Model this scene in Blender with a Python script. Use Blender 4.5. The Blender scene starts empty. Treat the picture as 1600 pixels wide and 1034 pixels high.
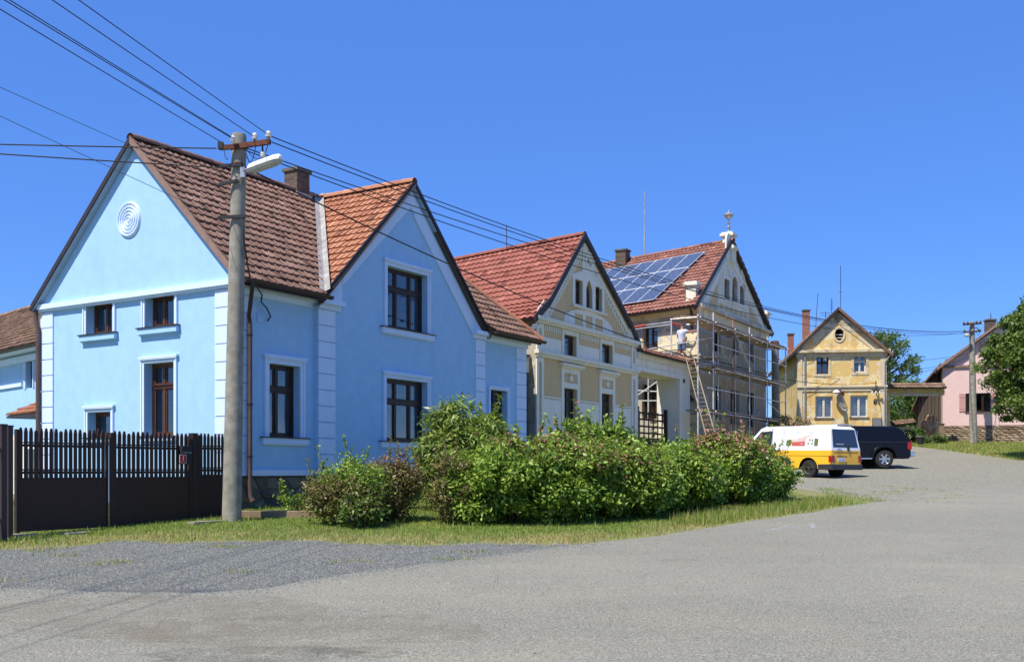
import bpy, bmesh, math, random
import numpy as np
from mathutils import Vector, Matrix
from mathutils.geometry import tessellate_polygon
random.seed(7)
S = bpy.context.scene
COL = S.collection
R = math.radians
# ---------------------------------------------------------------- camera, sky, sun, exposure
FPX, CXP, HZ, EYE = 1610.0, 800.0, 733.0, 1.6
cd = bpy.data.cameras.new('camera'); cam = bpy.data.objects.new('camera', cd); COL.objects.link(cam)
cam.location = (0, 0, EYE); cam.rotation_euler = (R(90), 0, 0)
cd.sensor_width = 36; cd.lens = 36*FPX/1600; cd.shift_y = (HZ-517)/1600
cd.clip_start = .1; cd.clip_end = 2000
S.camera = cam
SUN_AZ = (-.70, -.714); SUN_EL = R(57)
w = bpy.data.worlds.new('World'); S.world = w; w.use_nodes = True
nt = w.node_tree; nt.nodes.clear()
sky = nt.nodes.new('ShaderNodeTexSky'); sky.sky_type = 'NISHITA'; sky.sun_disc = False
sky.sun_elevation = SUN_EL; sky.sun_rotation = math.atan2(SUN_AZ[0], SUN_AZ[1])
sky.altitude = 300; sky.air_density = .7; sky.dust_density = 0; sky.ozone_density = 6
hsv = nt.nodes.new('ShaderNodeHueSaturation'); hsv.inputs['Saturation'].default_value = 1.15
mxs = nt.nodes.new('ShaderNodeMix'); mxs.data_type = 'RGBA'; mxs.inputs[0].default_value = .55; mxs.inputs[7].default_value = (.60, 1.54, 5.1, 1)
bg = nt.nodes.new('ShaderNodeBackground'); bg.inputs['Strength'].default_value = .15
wo = nt.nodes.new('ShaderNodeOutputWorld')
nt.links.new(sky.outputs[0], hsv.inputs['Color']); nt.links.new(hsv.outputs[0], mxs.inputs[6]); nt.links.new(mxs.outputs[2], bg.inputs[0]); nt.links.new(bg.outputs[0], wo.inputs[0])
sl = bpy.data.lights.new('sun', 'SUN'); sl.energy = 5.0; sl.angle = R(.53); sl.color = (1, .94, .83)
sun = bpy.data.objects.new('sun', sl); COL.objects.link(sun)
SUNV = Vector((SUN_AZ[0]*math.cos(SUN_EL), SUN_AZ[1]*math.cos(SUN_EL), math.sin(SUN_EL))).normalized()
sun.rotation_euler = SUNV.to_track_quat('Z', 'Y').to_euler(); sun.location = (-20, -20, 40)
S.view_settings.view_transform = 'Standard'; S.view_settings.look = 'None'
S.view_settings.gamma = 1; S.view_settings.use_curve_mapping = False
S.view_settings.exposure = .4
S.render.engine = 'CYCLES'
# ---------------------------------------------------------------- surveying helpers
def g(y, x=0):                                   # height of the ground, it climbs away from the viewer
    def sp(v, k): return v if v*k > 30 else math.log1p(math.exp(v*k))/k
    return .043*(sp(y-8.5, 3)) + .035*sp(y-40, 1.2) - .078*sp(y-72, .6)
def ray(px, py): return Vector(((px-CXP)/FPX, 1.0, (HZ-py)/FPX))
E = Vector((0, 0, EYE))
def hit(px, py, P0, N):
    d = ray(px, py); P0 = Vector(P0); N = Vector(N)
    return E + d*((P0-E).dot(N)/d.dot(N))
def gh(px, py):                                  # where that sight line meets the ground
    d = ray(px, py); y = 2.0
    while y < 90:
        if EYE + d.z*y < g(y): break
        y += .02
    return Vector((d.x*y, y, g(y)))
def atY(px, py, Y): d = ray(px, py); return E + d*Y

# ---------------------------------------------------------------- materials
MATS = {}
class NT:
    def __init__(s, name):
        m = bpy.data.materials.new(name); m.use_nodes = True; s.m = m; s.t = m.node_tree
        s.b = s.t.nodes['Principled BSDF']; s.out = s.t.nodes['Material Output']; MATS[name] = m
        s.tc = None
    def n(s, typ, **kw):
        nd = s.t.nodes.new(typ)
        for k, v in kw.items():
            if k.startswith('i_'):
                k = k[2:]; k = int(k) if k.isdigit() else k.replace('_', ' ')
                if hasattr(v, 'is_output') or isinstance(v, bpy.types.NodeSocket): s.t.links.new(v, nd.inputs[k])
                else: nd.inputs[k].default_value = v
            else: setattr(nd, k, v)
        return nd
    def L(s, a, b): s.t.links.new(a, b)
    def pos(s):
        return s.n('ShaderNodeNewGeometry').outputs['Position']
    def noise(s, scale, detail=4, rough=.55, vec=None, stretch=None):
        v = vec or s.pos()
        if stretch:
            mp = s.n('ShaderNodeMapping', i_Vector=v); mp.inputs['Scale'].default_value = stretch; v = mp.outputs[0]
        return s.n('ShaderNodeTexNoise', i_Vector=v, i_Scale=scale, i_Detail=detail, i_Roughness=rough).outputs['Fac']
    def ramp(s, fac, stops):
        r = s.n('ShaderNodeValToRGB', i_Fac=fac); cr = r.color_ramp
        while len(cr.elements) < len(stops): cr.elements.new(.5)
        for e, (p, c) in zip(cr.elements, stops):
            e.position = p; e.color = tuple(c)+(1,) if len(c) == 3 else c
        return r.outputs[0]
    def mix(s, fac, a, b, bt='MIX'):
        nd = s.n('ShaderNodeMix', data_type='RGBA', blend_type=bt)
        for k, v in ((0, fac), (6, a), (7, b)):
            if isinstance(v, bpy.types.NodeSocket): s.L(v, nd.inputs[k])
            else: nd.inputs[k].default_value = v if k == 0 else (tuple(v)+(1,) if len(v) == 3 else v)
        return nd.outputs[2]
    def math(s, op, a, b=0.0, c=None):
        nd = s.n('ShaderNodeMath', operation=op)
        for k, v in enumerate((a, b) if c is None else (a, b, c)):
            if isinstance(v, bpy.types.NodeSocket): s.L(v, nd.inputs[k])
            else: nd.inputs[k].default_value = v
        return nd.outputs[0]
    def bump(s, h, strength=.3, dist=.02):
        bp = s.n('ShaderNodeBump', i_Height=h, i_Strength=strength, i_Distance=dist)
        s.L(bp.outputs[0], s.b.inputs['Normal'])
    def rnd(s):                                  # value that differs from piece to piece
        a = s.n('ShaderNodeAttribute', attribute_name='rnd').outputs['Fac']
        o = s.n('ShaderNodeObjectInfo').outputs['Random']
        return s.math('FRACT', s.math('ADD', a, o))
    def col(s, c): 
        if isinstance(c, bpy.types.NodeSocket): s.L(c, s.b.inputs['Base Color'])
        else: s.b.inputs['Base Color'].default_value = tuple(c)+(1,)
    def set(s, **kw):
        for k, v in kw.items(): s.b.inputs[k.replace('_', ' ')].default_value = v
        return s

def sc(c, k): return tuple(min(1, x*k) for x in c)
def plain(name, c, rough=.6, metal=0, spec=.4, vary=.12, scale=3.0, bump=0):
    if name in MATS: return MATS[name]
    s = NT(name); n = s.noise(scale, 5)
    s.col(s.ramp(n, [(.3, sc(c, 1-vary)), (.7, sc(c, 1+vary))])); s.set(Roughness=rough, Metallic=metal)
    s.b.inputs['Specular IOR Level'].default_value = spec
    if bump: s.bump(s.noise(scale*8, 4), bump, .01)
    return s.m
def plaster(name, c, stain=None, amt=.1, grime=.25, grain=.25):
    s = NT(name)
    big = s.noise(.55, 4); mid = s.noise(3.5, 5); streak = s.noise(2.2, 4, stretch=(1, 1, .16))
    base = s.mix(s.math('MULTIPLY', big, amt*2), c, sc(c, .82))
    base = s.mix(s.ramp(mid, [(.4, (0, 0, 0)), (.75, (1, 1, 1))]), base, sc(c, 1.05))
    st = stain or (.3, .28, .25)
    base = s.mix(s.math('MULTIPLY', s.ramp(streak, [(.55, (0, 0, 0)), (.8, (1, 1, 1))]), grime), base, st)
    s.col(base); s.set(Roughness=.9); s.b.inputs['Specular IOR Level'].default_value = .15
    s.bump(s.math('ADD', s.noise(70, 3, .7), s.math('MULTIPLY', s.noise(5, 4, .6), 1.5)), grain, .008)
    return s.m
def patchy(name, cols, scale=1.1, thr=.5, grain=.5):
    """old render: paint fallen off in sharp-edged patches of several colours"""
    s = NT(name)
    base = s.mix(s.noise(.8, 3), cols[0], sc(cols[0], .86))
    for i, c in enumerate(cols[1:]):
        v = s.n('ShaderNodeMapping', i_Vector=s.pos()); v.inputs['Location'].default_value = (i*7.3, i*3.1, i*5.7)
        n = s.noise(scale*(1+.45*i), 9, .68, vec=v.outputs[0])
        base = s.mix(s.ramp(n, [(thr+.04*i, (0, 0, 0)), (thr+.04*i+.025, (1, 1, 1))]), base, c)
    st = s.noise(2.6, 5, stretch=(1, 1, .14))
    base = s.mix(s.math('MULTIPLY', s.ramp(st, [(.52, (0, 0, 0)), (.75, (1, 1, 1))]), .4), base, (.2, .16, .11))
    s.col(base); s.set(Roughness=.95); s.b.inputs['Specular IOR Level'].default_value = .1
    s.bump(s.noise(14, 7, .7), grain, .02)
    return s.m
def tilemat(name, c1, c2, moss=.25, mosscol=(.10, .085, .055)):
    s = NT(name)
    rn = s.rnd(); base = s.mix(rn, c1, c2)
    base = s.mix(s.math('GREATER_THAN', rn, .95), base, sc(c1, .55)); base = s.mix(s.math('LESS_THAN', rn, .035), base, sc(c2, 1.25))
    li = s.noise(7, 5, .75); base = s.mix(s.ramp(li, [(.60, (0, 0, 0)), (.68, (moss, moss, moss))]), base, (.30, .27, .20))
    n = s.noise(1.3, 6, .7)
    base = s.mix(s.math('MULTIPLY', s.ramp(n, [(.45, (0, 0, 0)), (.68, (1, 1, 1))]), moss), base, mosscol)
    sp = s.noise(30, 3, .7); base = s.mix(s.math('MULTIPLY', sp, .35), base, sc(c1, .6))
    s.col(base); s.set(Roughness=.8); s.b.inputs['Specular IOR Level'].default_value = .25
    s.bump(sp, .3, .004)
    return s.m
def woodmat(name, c1, c2, rough=.6, stretch=(6, 6, .5)):
    s = NT(name); n = s.noise(4, 6, .65, stretch=stretch)
    base = s.mix(n, c1, c2); base = s.mix(s.math('MULTIPLY', s.rnd(), .35), base, sc(c1, .6))
    s.col(base); s.set(Roughness=rough); s.bump(n, .3, .004); s.b.inputs['Specular IOR Level'].default_value = .3
    return s.m
def brickmat(name, c1, c2, mortar, bw=.25, bh=.075, sw=False):
    s = NT(name)
    # brick courses run with the height; the horizontal coordinate is x+y so both faces of a corner get them
    sep = s.n('ShaderNodeSeparateXYZ', i_0=s.pos())
    h = s.math('ADD', sep.outputs[0], sep.outputs[1]) 
    cmb = s.n('ShaderNodeCombineXYZ', i_0=h, i_1=sep.outputs[2])
    b = s.n('ShaderNodeTexBrick', i_Vector=cmb.outputs[0], i_Scale=1.0)
    b.inputs['Brick Width'].default_value = bw; b.inputs['Row Height'].default_value = bh
    b.inputs['Mortar Size'].default_value = .008; b.inputs['Mortar Smooth'].default_value = .3
    b.inputs['Color1'].default_value = tuple(c1)+(1,); b.inputs['Color2'].default_value = tuple(c2)+(1,)
    b.inputs['Mortar'].default_value = tuple(mortar)+(1,)
    n = s.noise(5, 5); s.col(s.mix(s.math('MULTIPLY', n, .4), b.outputs[0], sc(c1, .5)))
    s.set(Roughness=.9); s.bump(s.math('ADD', s.math('MULTIPLY', b.outputs['Fac'], -1), s.math('MULTIPLY', n, .5)), .5, .01)
    return s.m
def leafmat(name, cols, trans=.24, rough=.45):
    s = NT(name)
    r = s.rnd(); n = s.noise(1.1, 3)
    k = s.math('ADD', s.math('MULTIPLY', r, .75), s.math('MULTIPLY', n, .25))
    c = s.ramp(k, [(i/(len(cols)-1), x) for i, x in enumerate(cols)])
    s.col(c); s.set(Roughness=rough); s.b.inputs['Specular IOR Level'].default_value = .35
    tr = s.n('ShaderNodeBsdfTranslucent', i_Color=s.mix(.5, c, (.35, .5, .05)))
    mx = s.n('ShaderNodeMixShader', i_0=trans); s.L(s.b.outputs[0], mx.inputs[1]); s.L(tr.outputs[0], mx.inputs[2])
    s.L(mx.outputs[0], s.out.inputs[0])
    return s.m
def glassmat(name, tint=(.55, .6, .6), refl=.12, dark=.0):
    s = NT(name)
    lw = s.n('ShaderNodeLayerWeight', i_Blend=.35)
    wob = s.n('ShaderNodeBump', i_Height=s.noise(1.7, 2), i_Strength=.12, i_Distance=.05)
    gl = s.n('ShaderNodeBsdfGlossy', i_Roughness=.02); s.L(wob.outputs[0], gl.inputs['Normal'])
    tr = s.n('ShaderNodeBsdfTransparent', i_Color=tuple(tint)+(1,))
    f = s.math('ADD', s.math('MULTIPLY', lw.outputs['Fresnel'], .8), refl)
    mx = s.n('ShaderNodeMixShader', i_0=f); s.L(tr.outputs[0], mx.inputs[1]); s.L(gl.outputs[0], mx.inputs[2])
    s.L(mx.outputs[0], s.out.inputs[0])
    return s.m

plaster('blue_plaster', (.35, .56, .77), stain=(.25, .42, .62), amt=.17, grime=.32)
plaster('pale_plaster', (.60, .72, .88), stain=(.42, .5, .6), amt=.1, grime=.15)
plaster('cream_plaster', (.73, .69, .55), stain=(.3, .28, .22), amt=.2, grime=.35)
plaster('white_plaster', (.76, .73, .62), stain=(.3, .29, .26), amt=.2, grime=.35)
plaster('beige_plaster', (.61, .45, .24), stain=(.25, .2, .12), amt=.15, grime=.2)
plaster('pink_plaster', (.70, .50, .46), stain=(.45, .3, .27), amt=.2, grime=.3)
patchy('grey_render', [(.46, .41, .32), (.62, .55, .41), (.34, .30, .24), (.52, .39, .26)], .9, .55)
patchy('raw_cream_render', [(.78, .68, .46), (.52, .48, .41), (.68, .58, .40)], .7, .55)
patchy('ochre_render', [(.70, .49, .19), (.72, .60, .34), (.66, .57, .40), (.48, .31, .14)], 1.1, .525)
patchy('pale_ochre_render', [(.66, .56, .38), (.62, .44, .2), (.42, .32, .2)], 1.2, .55)
plain('concrete', (.27, .25, .20), .95, vary=.25, scale=5, bump=.6)
plain('concrete_dark', (.12, .11, .09), .95, vary=.3, scale=5, bump=.6)
plain('rust_steel', (.11, .036, .02), .85, vary=.4, scale=14)
plain('dark_iron', (.02, .02, .022), .6)
plain('gutter_metal', (.05, .03, .024), .45, metal=.3, vary=.2)
plain('pipe_brown', (.095, .058, .046), .5, vary=.25)
plain('galvanised', (.45, .46, .47), .45, metal=.7, vary=.2)
plain('tube_steel', (.60, .59, .56), .5, metal=.35, vary=.3, scale=6)
plain('red_tube', (.45, .06, .04), .55, vary=.2)
plain('wire_black', (.015, .015, .015), .6)
plain('wire_metal', (.09, .09, .095), .5, metal=.4)
plain('porcelain', (.7, .68, .62), .25)
plain('lamp_white', (.75, .76, .76), .4, vary=.04)
plain('lamp_plastic', (.42, .42, .38), .25, vary=.08)
plain('sill_metal', (.035, .03, .03), .4, metal=.3)
plain('flashing', (.33, .31, .28), .6, metal=.1, vary=.3, scale=4)
plain('curtain_white', (.75, .74, .70), .9, vary=.15, scale=6)
plain('curtain_blue', (.34, .40, .52), .9, vary=.2, scale=6)
plain('curtain_red', (.45, .12, .10), .9, vary=.3, scale=5)
plain('soffit', (.30, .40, .52), .8, vary=.1)
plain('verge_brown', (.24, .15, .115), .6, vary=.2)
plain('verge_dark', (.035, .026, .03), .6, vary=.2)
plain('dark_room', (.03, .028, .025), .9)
woodmat('window_wood', (.032, .014, .008), (.06, .026, .014), .35)
woodmat('orange_wood', (.075, .03, .015), (.13, .05, .024), .4)
woodmat('gate_wood', (.034, .018, .013), (.062, .032, .022), .6)
woodmat('plank_wood', (.38, .30, .21), (.52, .43, .31), .85, (3, 3, 3))
woodmat('old_wood', (.07, .06, .05), (.15, .125, .10), .9)
woodmat('shutter_wood', (.52, .28, .25), (.6, .35, .31), .8)
woodmat('timber_beam', (.22, .15, .09), (.38, .28, .18), .9, (2, 2, 6))
woodmat('ladder_wood', (.27, .215, .145), (.38, .32, .23), .8)
tilemat('tile_brown', (.19, .105, .075), (.33, .20, .15), .35, (.085, .06, .045))
tilemat('tile_orange', (.38, .155, .085), (.52, .25, .14), .3, (.24, .12, .07))
tilemat('tile_red', (.27, .085, .06), (.34, .125, .09), .12, (.2, .07, .05))
tilemat('tile_rust', (.24, .10, .07), (.38, .175, .13), .25, (.15, .075, .05))
tilemat('tile_old', (.19, .12, .08), (.33, .21, .14), .5, (.08, .06, .045))
brickmat('chimney_brick', (.07, .05, .04), (.19, .12, .075), (.10, .09, .08))
brickmat('red_brick', (.30, .085, .05), (.40, .15, .09), (.32, .27, .22))
glassmat('glass')
glassmat('glass_bright', (.85, .87, .87), .03)
s = NT('stone'); b_ = s.mix(s.rnd(), (.075, .062, .05), (.23, .19, .145)); n_ = s.noise(9, 6)
s.col(s.mix(s.math('MULTIPLY', n_, .5), b_, (.06, .055, .05))); s.set(Roughness=.95); s.bump(n_, .6, .02)
s = NT('sandstone'); b_ = s.mix(s.rnd(), (.22, .14, .085), (.50, .39, .26)); n_ = s.noise(9, 6)
s.col(s.mix(s.math('MULTIPLY', n_, .5), b_, (.12, .08, .05))); s.set(Roughness=.95); s.bump(n_, .6, .02)
# ground materials
s = NT('asphalt')
sp = s.noise(48, 4, .8); sp2 = s.noise(150, 2, .6); big = s.noise(.22, 5, .6); med = s.noise(1.6, 6, .65); stre = s.noise(.5, 5, .6, stretch=(.8, 1.1, 1))
c = s.ramp(big, [(.3, (.172, .157, .113)), (.7, (.222, .204, .150))])
c = s.mix(s.math('MULTIPLY', s.ramp(med, [(.35, (1, 1, 1)), (.5, (0, 0, 0))]), .45), c, (.155, .143, .105))
c = s.mix(s.math('MULTIPLY', s.ramp(stre, [(.5, (0, 0, 0)), (.60, (1, 1, 1))]), .3), c, (.285, .25, .165))
pt = s.n('ShaderNodeTexVoronoi', i_Vector=s.n('ShaderNodeMapping', i_Vector=s.pos(), i_Scale=(.16, .42, 1)).outputs[0], i_Scale=1.0); bw_ = s.n('ShaderNodeRGBToBW', i_Color=pt.outputs['Color']); c = s.mix(.16, c, bw_.outputs[0], 'SOFT_LIGHT')
wv_ = s.noise(1.2, 5, .7); ck = s.n('ShaderNodeTexVoronoi', i_Vector=s.mix(.35, s.pos(), s.n('ShaderNodeTexNoise', i_Vector=s.pos(), i_Scale=.9, i_Detail=5).outputs['Color'], 'ADD'), i_Scale=.22, feature='DISTANCE_TO_EDGE')
ckm = s.math('MULTIPLY', s.ramp(ck.outputs['Distance'], [(.0022, (1, 1, 1)), (.0040, (0, 0, 0))]), s.ramp(wv_, [(.54, (0, 0, 0)), (.6, (.6, .6, .6))])); c = s.mix(ckm, c, (.05, .046, .04))
c = s.mix(s.ramp(sp, [(.40, (.9, .9, .9)), (.49, (0, 0, 0))]), c, (.07, .066, .054))
c = s.mix(s.ramp(sp, [(.52, (0, 0, 0)), (.62, (.85, .85, .85))]), c, (.42, .41, .33))
c = s.mix(s.math('MULTIPLY', s.ramp(sp2, [(.4, (0, 0, 0)), (.7, (1, 1, 1))]), .35), c, (.34, .33, .25))
vor = s.n('ShaderNodeTexVoronoi', i_Vector=s.pos(), i_Scale=1.7, i_Randomness=1.0)
c = s.mix(s.ramp(vor.outputs['Distance'], [(.022, (1, 1, 1)), (.034, (0, 0, 0))]), c, (.03, .028, .026))
s.col(c); s.set(Roughness=.88); s.bump(s.math('ADD', sp, s.math('MULTIPLY', med, .5)), .55, .012)
s = NT('gravel_bed')
v1 = s.n('ShaderNodeTexVoronoi', i_Vector=s.pos(), i_Scale=42.0, i_Randomness=1.0); v2 = s.n('ShaderNodeTexVoronoi', i_Vector=s.pos(), i_Scale=60.0)
big = s.noise(.5, 4)
c = s.mix(v1.outputs['Color'], (.076, .083, .074), (.19, .205, .18)); 
hs = s.n('ShaderNodeHueSaturation', i_Saturation=.12, i_Color=c); c = hs.outputs[0]
c = s.mix(s.math('MULTIPLY', s.ramp(v1.outputs['Distance'], [(.35, (0, 0, 0)), (.7, (1, 1, 1))]), .7), c, (.08, .075, .068))
c = s.mix(s.math('MULTIPLY', s.ramp(big, [(.5, (0, 0, 0)), (.7, (1, 1, 1))]), .35), c, (.27, .225, .14))
s.col(c); s.set(Roughness=.95); s.bump(s.math('SUBTRACT', 1.0, v1.outputs['Distance']), 1.0, .03)
s = NT('parking_gravel')
v1 = s.n('ShaderNodeTexVoronoi', i_Vector=s.pos(), i_Scale=22.0); big = s.noise(.35, 5, .6)
c = s.mix(s.math('MULTIPLY', v1.outputs['Distance'], .9), (.30, .28, .205), (.17, .155, .115))
c = s.mix(s.ramp(big, [(.35, (0, 0, 0)), (.7, (.8, .8, .8))]), c, (.25, .23, .17))
gn = s.noise(1.1, 6, .7)
c = s.mix(s.ramp(gn, [(.62, (0, 0, 0)), (.72, (.65, .65, .65))]), c, (.16, .155, .06))
s.col(c); s.set(Roughness=.95); s.bump(s.math('SUBTRACT', 1.0, v1.outputs['Distance']), .8, .03)
s = NT('turf')
a_ = s.noise(.45, 5, .6); b_ = s.noise(9, 6, .75); d_ = s.noise(1.8, 5, .7)
c = s.mix(b_, (.08, .115, .022), (.19, .23, .055))
c = s.mix(s.ramp(a_, [(.42, (0, 0, 0)), (.62, (.85, .85, .85))]), c, (.25, .215, .085))
c = s.mix(s.ramp(d_, [(.60, (0, 0, 0)), (.72, (.8, .8, .8))]), c, (.25, .21, .155))
s.col(c); s.set(Roughness=.95); s.bump(b_, .8, .03)
leafmat('leaf_hedge', [(.05, .105, .012), (.125, .215, .022), (.24, .35, .04), (.40, .50, .10)])
leafmat('leaf_tip', [(.22, .07, .05), (.30, .12, .08), (.20, .16, .05)])
leafmat('leaf_pink', [(.55, .16, .16), (.5, .25, .2), (.3, .2, .08)])
leafmat('leaf_rhodo', [(.06, .10, .015), (.14, .20, .035), (.24, .30, .06), (.30, .34, .10)], .2, .35)
leafmat('leaf_dry', [(.10, .11, .03), (.18, .16, .05), (.20, .13, .06), (.16, .20, .045)])
leafmat('leaf_linden', [(.035, .07, .012), (.075, .13, .02), (.13, .20, .035), (.25, .32, .09)])
leafmat('leaf_far', [(.04, .085, .02), (.075, .14, .03), (.12, .20, .05)])
leafmat('leaf_pine', [(.05, .09, .035), (.08, .14, .055), (.14, .20, .08)])
leafmat('grass_green', [(.11, .18, .022), (.19, .28, .035), (.30, .37, .08)], .4, .6)
leafmat('grass_dry', [(.40, .32, .12), (.55, .43, .19), (.32, .30, .09)], .4, .7)
plain('bark', (.10, .075, .05), .95, vary=.3, scale=8, bump=.6)
plain('twig', (.11, .065, .04), .9, vary=.3)

# ---------------------------------------------------------------- objects
def tag(o, label=None, cat=None, group=None, kind=None):
    if label: o['label'] = label
    if cat: o['category'] = cat
    if group: o['group'] = group
    if kind: o['kind'] = kind
    return o
def thing(name, loc, label, cat, group=None, parent=None):
    o = bpy.data.objects.new(name, None); COL.objects.link(o); o.location = loc; o.empty_display_size = .3
    tag(o, label, cat, group); return o
def wloc(p):
    v = Vector((0, 0, 0))
    while p is not None: v += p.location; p = p.parent
    return v
def link(name, me, parent=None, loc=(0, 0, 0)):
    o = bpy.data.objects.new(name, me); COL.objects.link(o); o.parent = parent; o.location = loc
    return o
class MB:
    def __init__(s): s.v = []; s.f = []; s.m = []; s.r = []; s.k = 0
    def add(s, vs, fs, m=0, r=None):
        b = len(s.v); s.v += [tuple(x) for x in vs]
        s.f += [tuple(i+b for i in f) for f in fs]; s.m += [m]*len(fs); s.r += [random.random() if r is None else r]*len(fs)
    def hexa(s, p, m=0):                         # 8 corners: 0-3 one face, 4-7 the opposite one
        s.add(p, [(0, 3, 2, 1), (4, 5, 6, 7), (0, 1, 5, 4), (1, 2, 6, 5), (2, 3, 7, 6), (3, 0, 4, 7)], m)
    def box(s, c, sz, rz=0, m=0, R3=None):
        c = Vector(c); M = R3 or Matrix.Rotation(rz, 3, 'Z'); x, y, z = [k/2 for k in sz]
        s.hexa([c+M@Vector(q) for q in ((-x, -y, -z), (x, -y, -z), (x, y, -z), (-x, y, -z), (-x, -y, z), (x, -y, z), (x, y, z), (-x, y, z))], m)
    def beam(s, a, b, w, h, m=0, up=(0, 0, 1)):
        a, b = Vector(a), Vector(b); d = (b-a).normalized(); u = Vector(up)
        x = d.cross(u); x = x.normalized() if x.length > 1e-4 else Vector((1, 0, 0)); y = x.cross(d)
        q = [x*i*w/2+y*j*h/2 for i, j in ((-1, -1), (1, -1), (1, 1), (-1, 1))]
        s.hexa([a+k for k in q]+[b+k for k in q], m)
    def tube(s, pts, r, n=8, m=0, caps=True):
        pts = [Vector(p) for p in pts]; rs = r if isinstance(r, (list, tuple)) else [r]*len(pts)
        vs = []; fs = []; px = None
        for i, p in enumerate(pts):
            d = (pts[min(i+1, len(pts)-1)]-pts[max(i-1, 0)]).normalized()
            if px is None:
                px = d.cross(Vector((0, 0, 1)))
                if px.length < 1e-3: px = Vector((1, 0, 0))
            px = (px-d*px.dot(d)).normalized(); py = d.cross(px)
            for k in range(n):
                a = 2*math.pi*k/n; vs.append(p+(px*math.cos(a)+py*math.sin(a))*rs[i])
        for i in range(len(pts)-1):
            for k in range(n): fs.append((i*n+k, i*n+(k+1) % n, (i+1)*n+(k+1) % n, (i+1)*n+k))
        if caps: fs.append(tuple(range(n))[::-1]); fs.append(tuple((len(pts)-1)*n+k for k in range(n)))
        s.add(vs, fs, m)
    def lathe(s, prof, c, axis=(0, 0, 1), n=16, m=0, caps=True):      # prof: (radius, height along axis)
        c = Vector(c); ax = Vector(axis).normalized(); x = ax.orthogonal().normalized(); y = ax.cross(x)
        vs = []; fs = []
        for r, h in prof:
            for k in range(n):
                a = 2*math.pi*k/n; vs.append(c+ax*h+(x*math.cos(a)+y*math.sin(a))*r)
        for i in range(len(prof)-1):
            for k in range(n): fs.append((i*n+k, i*n+(k+1) % n, (i+1)*n+(k+1) % n, (i+1)*n+k))
        if caps: fs.append(tuple(range(n))[::-1]); fs.append(tuple((len(prof)-1)*n+k for k in range(n)))
        s.add(vs, fs, m)
    def poly(s, pts, m=0, holes=()):
        loops = [[Vector(p) for p in pts]]+[[Vector(p) for p in h] for h in holes]
        if not holes and len(pts) <= 4: s.add(pts, [tuple(range(len(pts)))], m); return
        flat = [p for l in loops for p in l]; s.add(flat, [tuple(t) for t in tessellate_polygon(loops)], m)
    def prism(s, pts, off, m=0, holes=()):       # pts: 3D loop; off: thickness vector
        off = Vector(off); pts = [Vector(p) for p in pts]
        s.poly(pts, m, holes); s.poly([p+off for p in pts], m, [[Vector(q)+off for q in h] for h in holes])
        for l in [pts]+[[Vector(q) for q in h] for h in holes]:
            for i in range(len(l)): a, b = l[i], l[(i+1) % len(l)]; s.add([a, b, b+off, a+off], [(0, 1, 2, 3)], m)
    def build(s, name, mats, parent=None, smooth=False, bevel=0, **kw):
        if isinstance(mats, str): mats = [mats]
        o0 = wloc(parent); me = bpy.data.meshes.new(name)
        me.from_pydata([(x-o0.x, y-o0.y, z-o0.z) for x, y, z in s.v], [], s.f)
        for k in mats: me.materials.append(MATS[k])
        if s.f:
            me.polygons.foreach_set('material_index', s.m)
            at = me.attributes.new('rnd', 'FLOAT', 'FACE'); at.data.foreach_set('value', s.r)
        bm = bmesh.new(); bm.from_mesh(me); bmesh.ops.remove_doubles(bm, verts=bm.verts, dist=1e-5)
        bmesh.ops.recalc_face_normals(bm, faces=bm.faces); bm.to_mesh(me); bm.free()
        if smooth:
            me.polygons.foreach_set('use_smooth', [True]*len(me.polygons))
            try: me.set_sharp_from_angle(angle=R(40))
            except Exception: pass
        o = link(name, me, parent)
        if bevel:
            md = o.modifiers.new('b', 'BEVEL'); md.width = bevel; md.segments = 2; md.limit_method = 'ANGLE'; md.angle_limit = R(40)
        tag(o, **kw) if kw else None
        return o

def npmesh(name, V, F, mats, parent=None, rnd=None, mi=None, smooth=False):
    """V (n,3) numpy world coordinates, F (m,k) equal sided faces"""
    o0 = wloc(parent); V = np.asarray(V, dtype=np.float32)-np.array(o0, dtype=np.float32); F = np.asarray(F, dtype=np.int32)
    me = bpy.data.meshes.new(name); me.vertices.add(len(V)); me.vertices.foreach_set('co', V.ravel())
    m, k = F.shape; me.loops.add(m*k); me.loops.foreach_set('vertex_index', F.ravel())
    me.polygons.add(m); me.polygons.foreach_set('loop_start', np.arange(m, dtype=np.int32)*k)
    try: me.polygons.foreach_set('loop_total', np.full(m, k, dtype=np.int32))
    except Exception: pass
    for q in ([mats] if isinstance(mats, str) else mats): me.materials.append(MATS[q])
    if mi is not None: me.polygons.foreach_set('material_index', np.asarray(mi, dtype=np.int32))
    me.update(calc_edges=True)
    if rnd is not None:
        at = me.attributes.new('rnd', 'FLOAT', 'FACE'); at.data.foreach_set('value', np.asarray(rnd, dtype=np.float32))
    if smooth: me.polygons.foreach_set('use_smooth', [True]*m)
    return link(name, me, parent)

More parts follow.
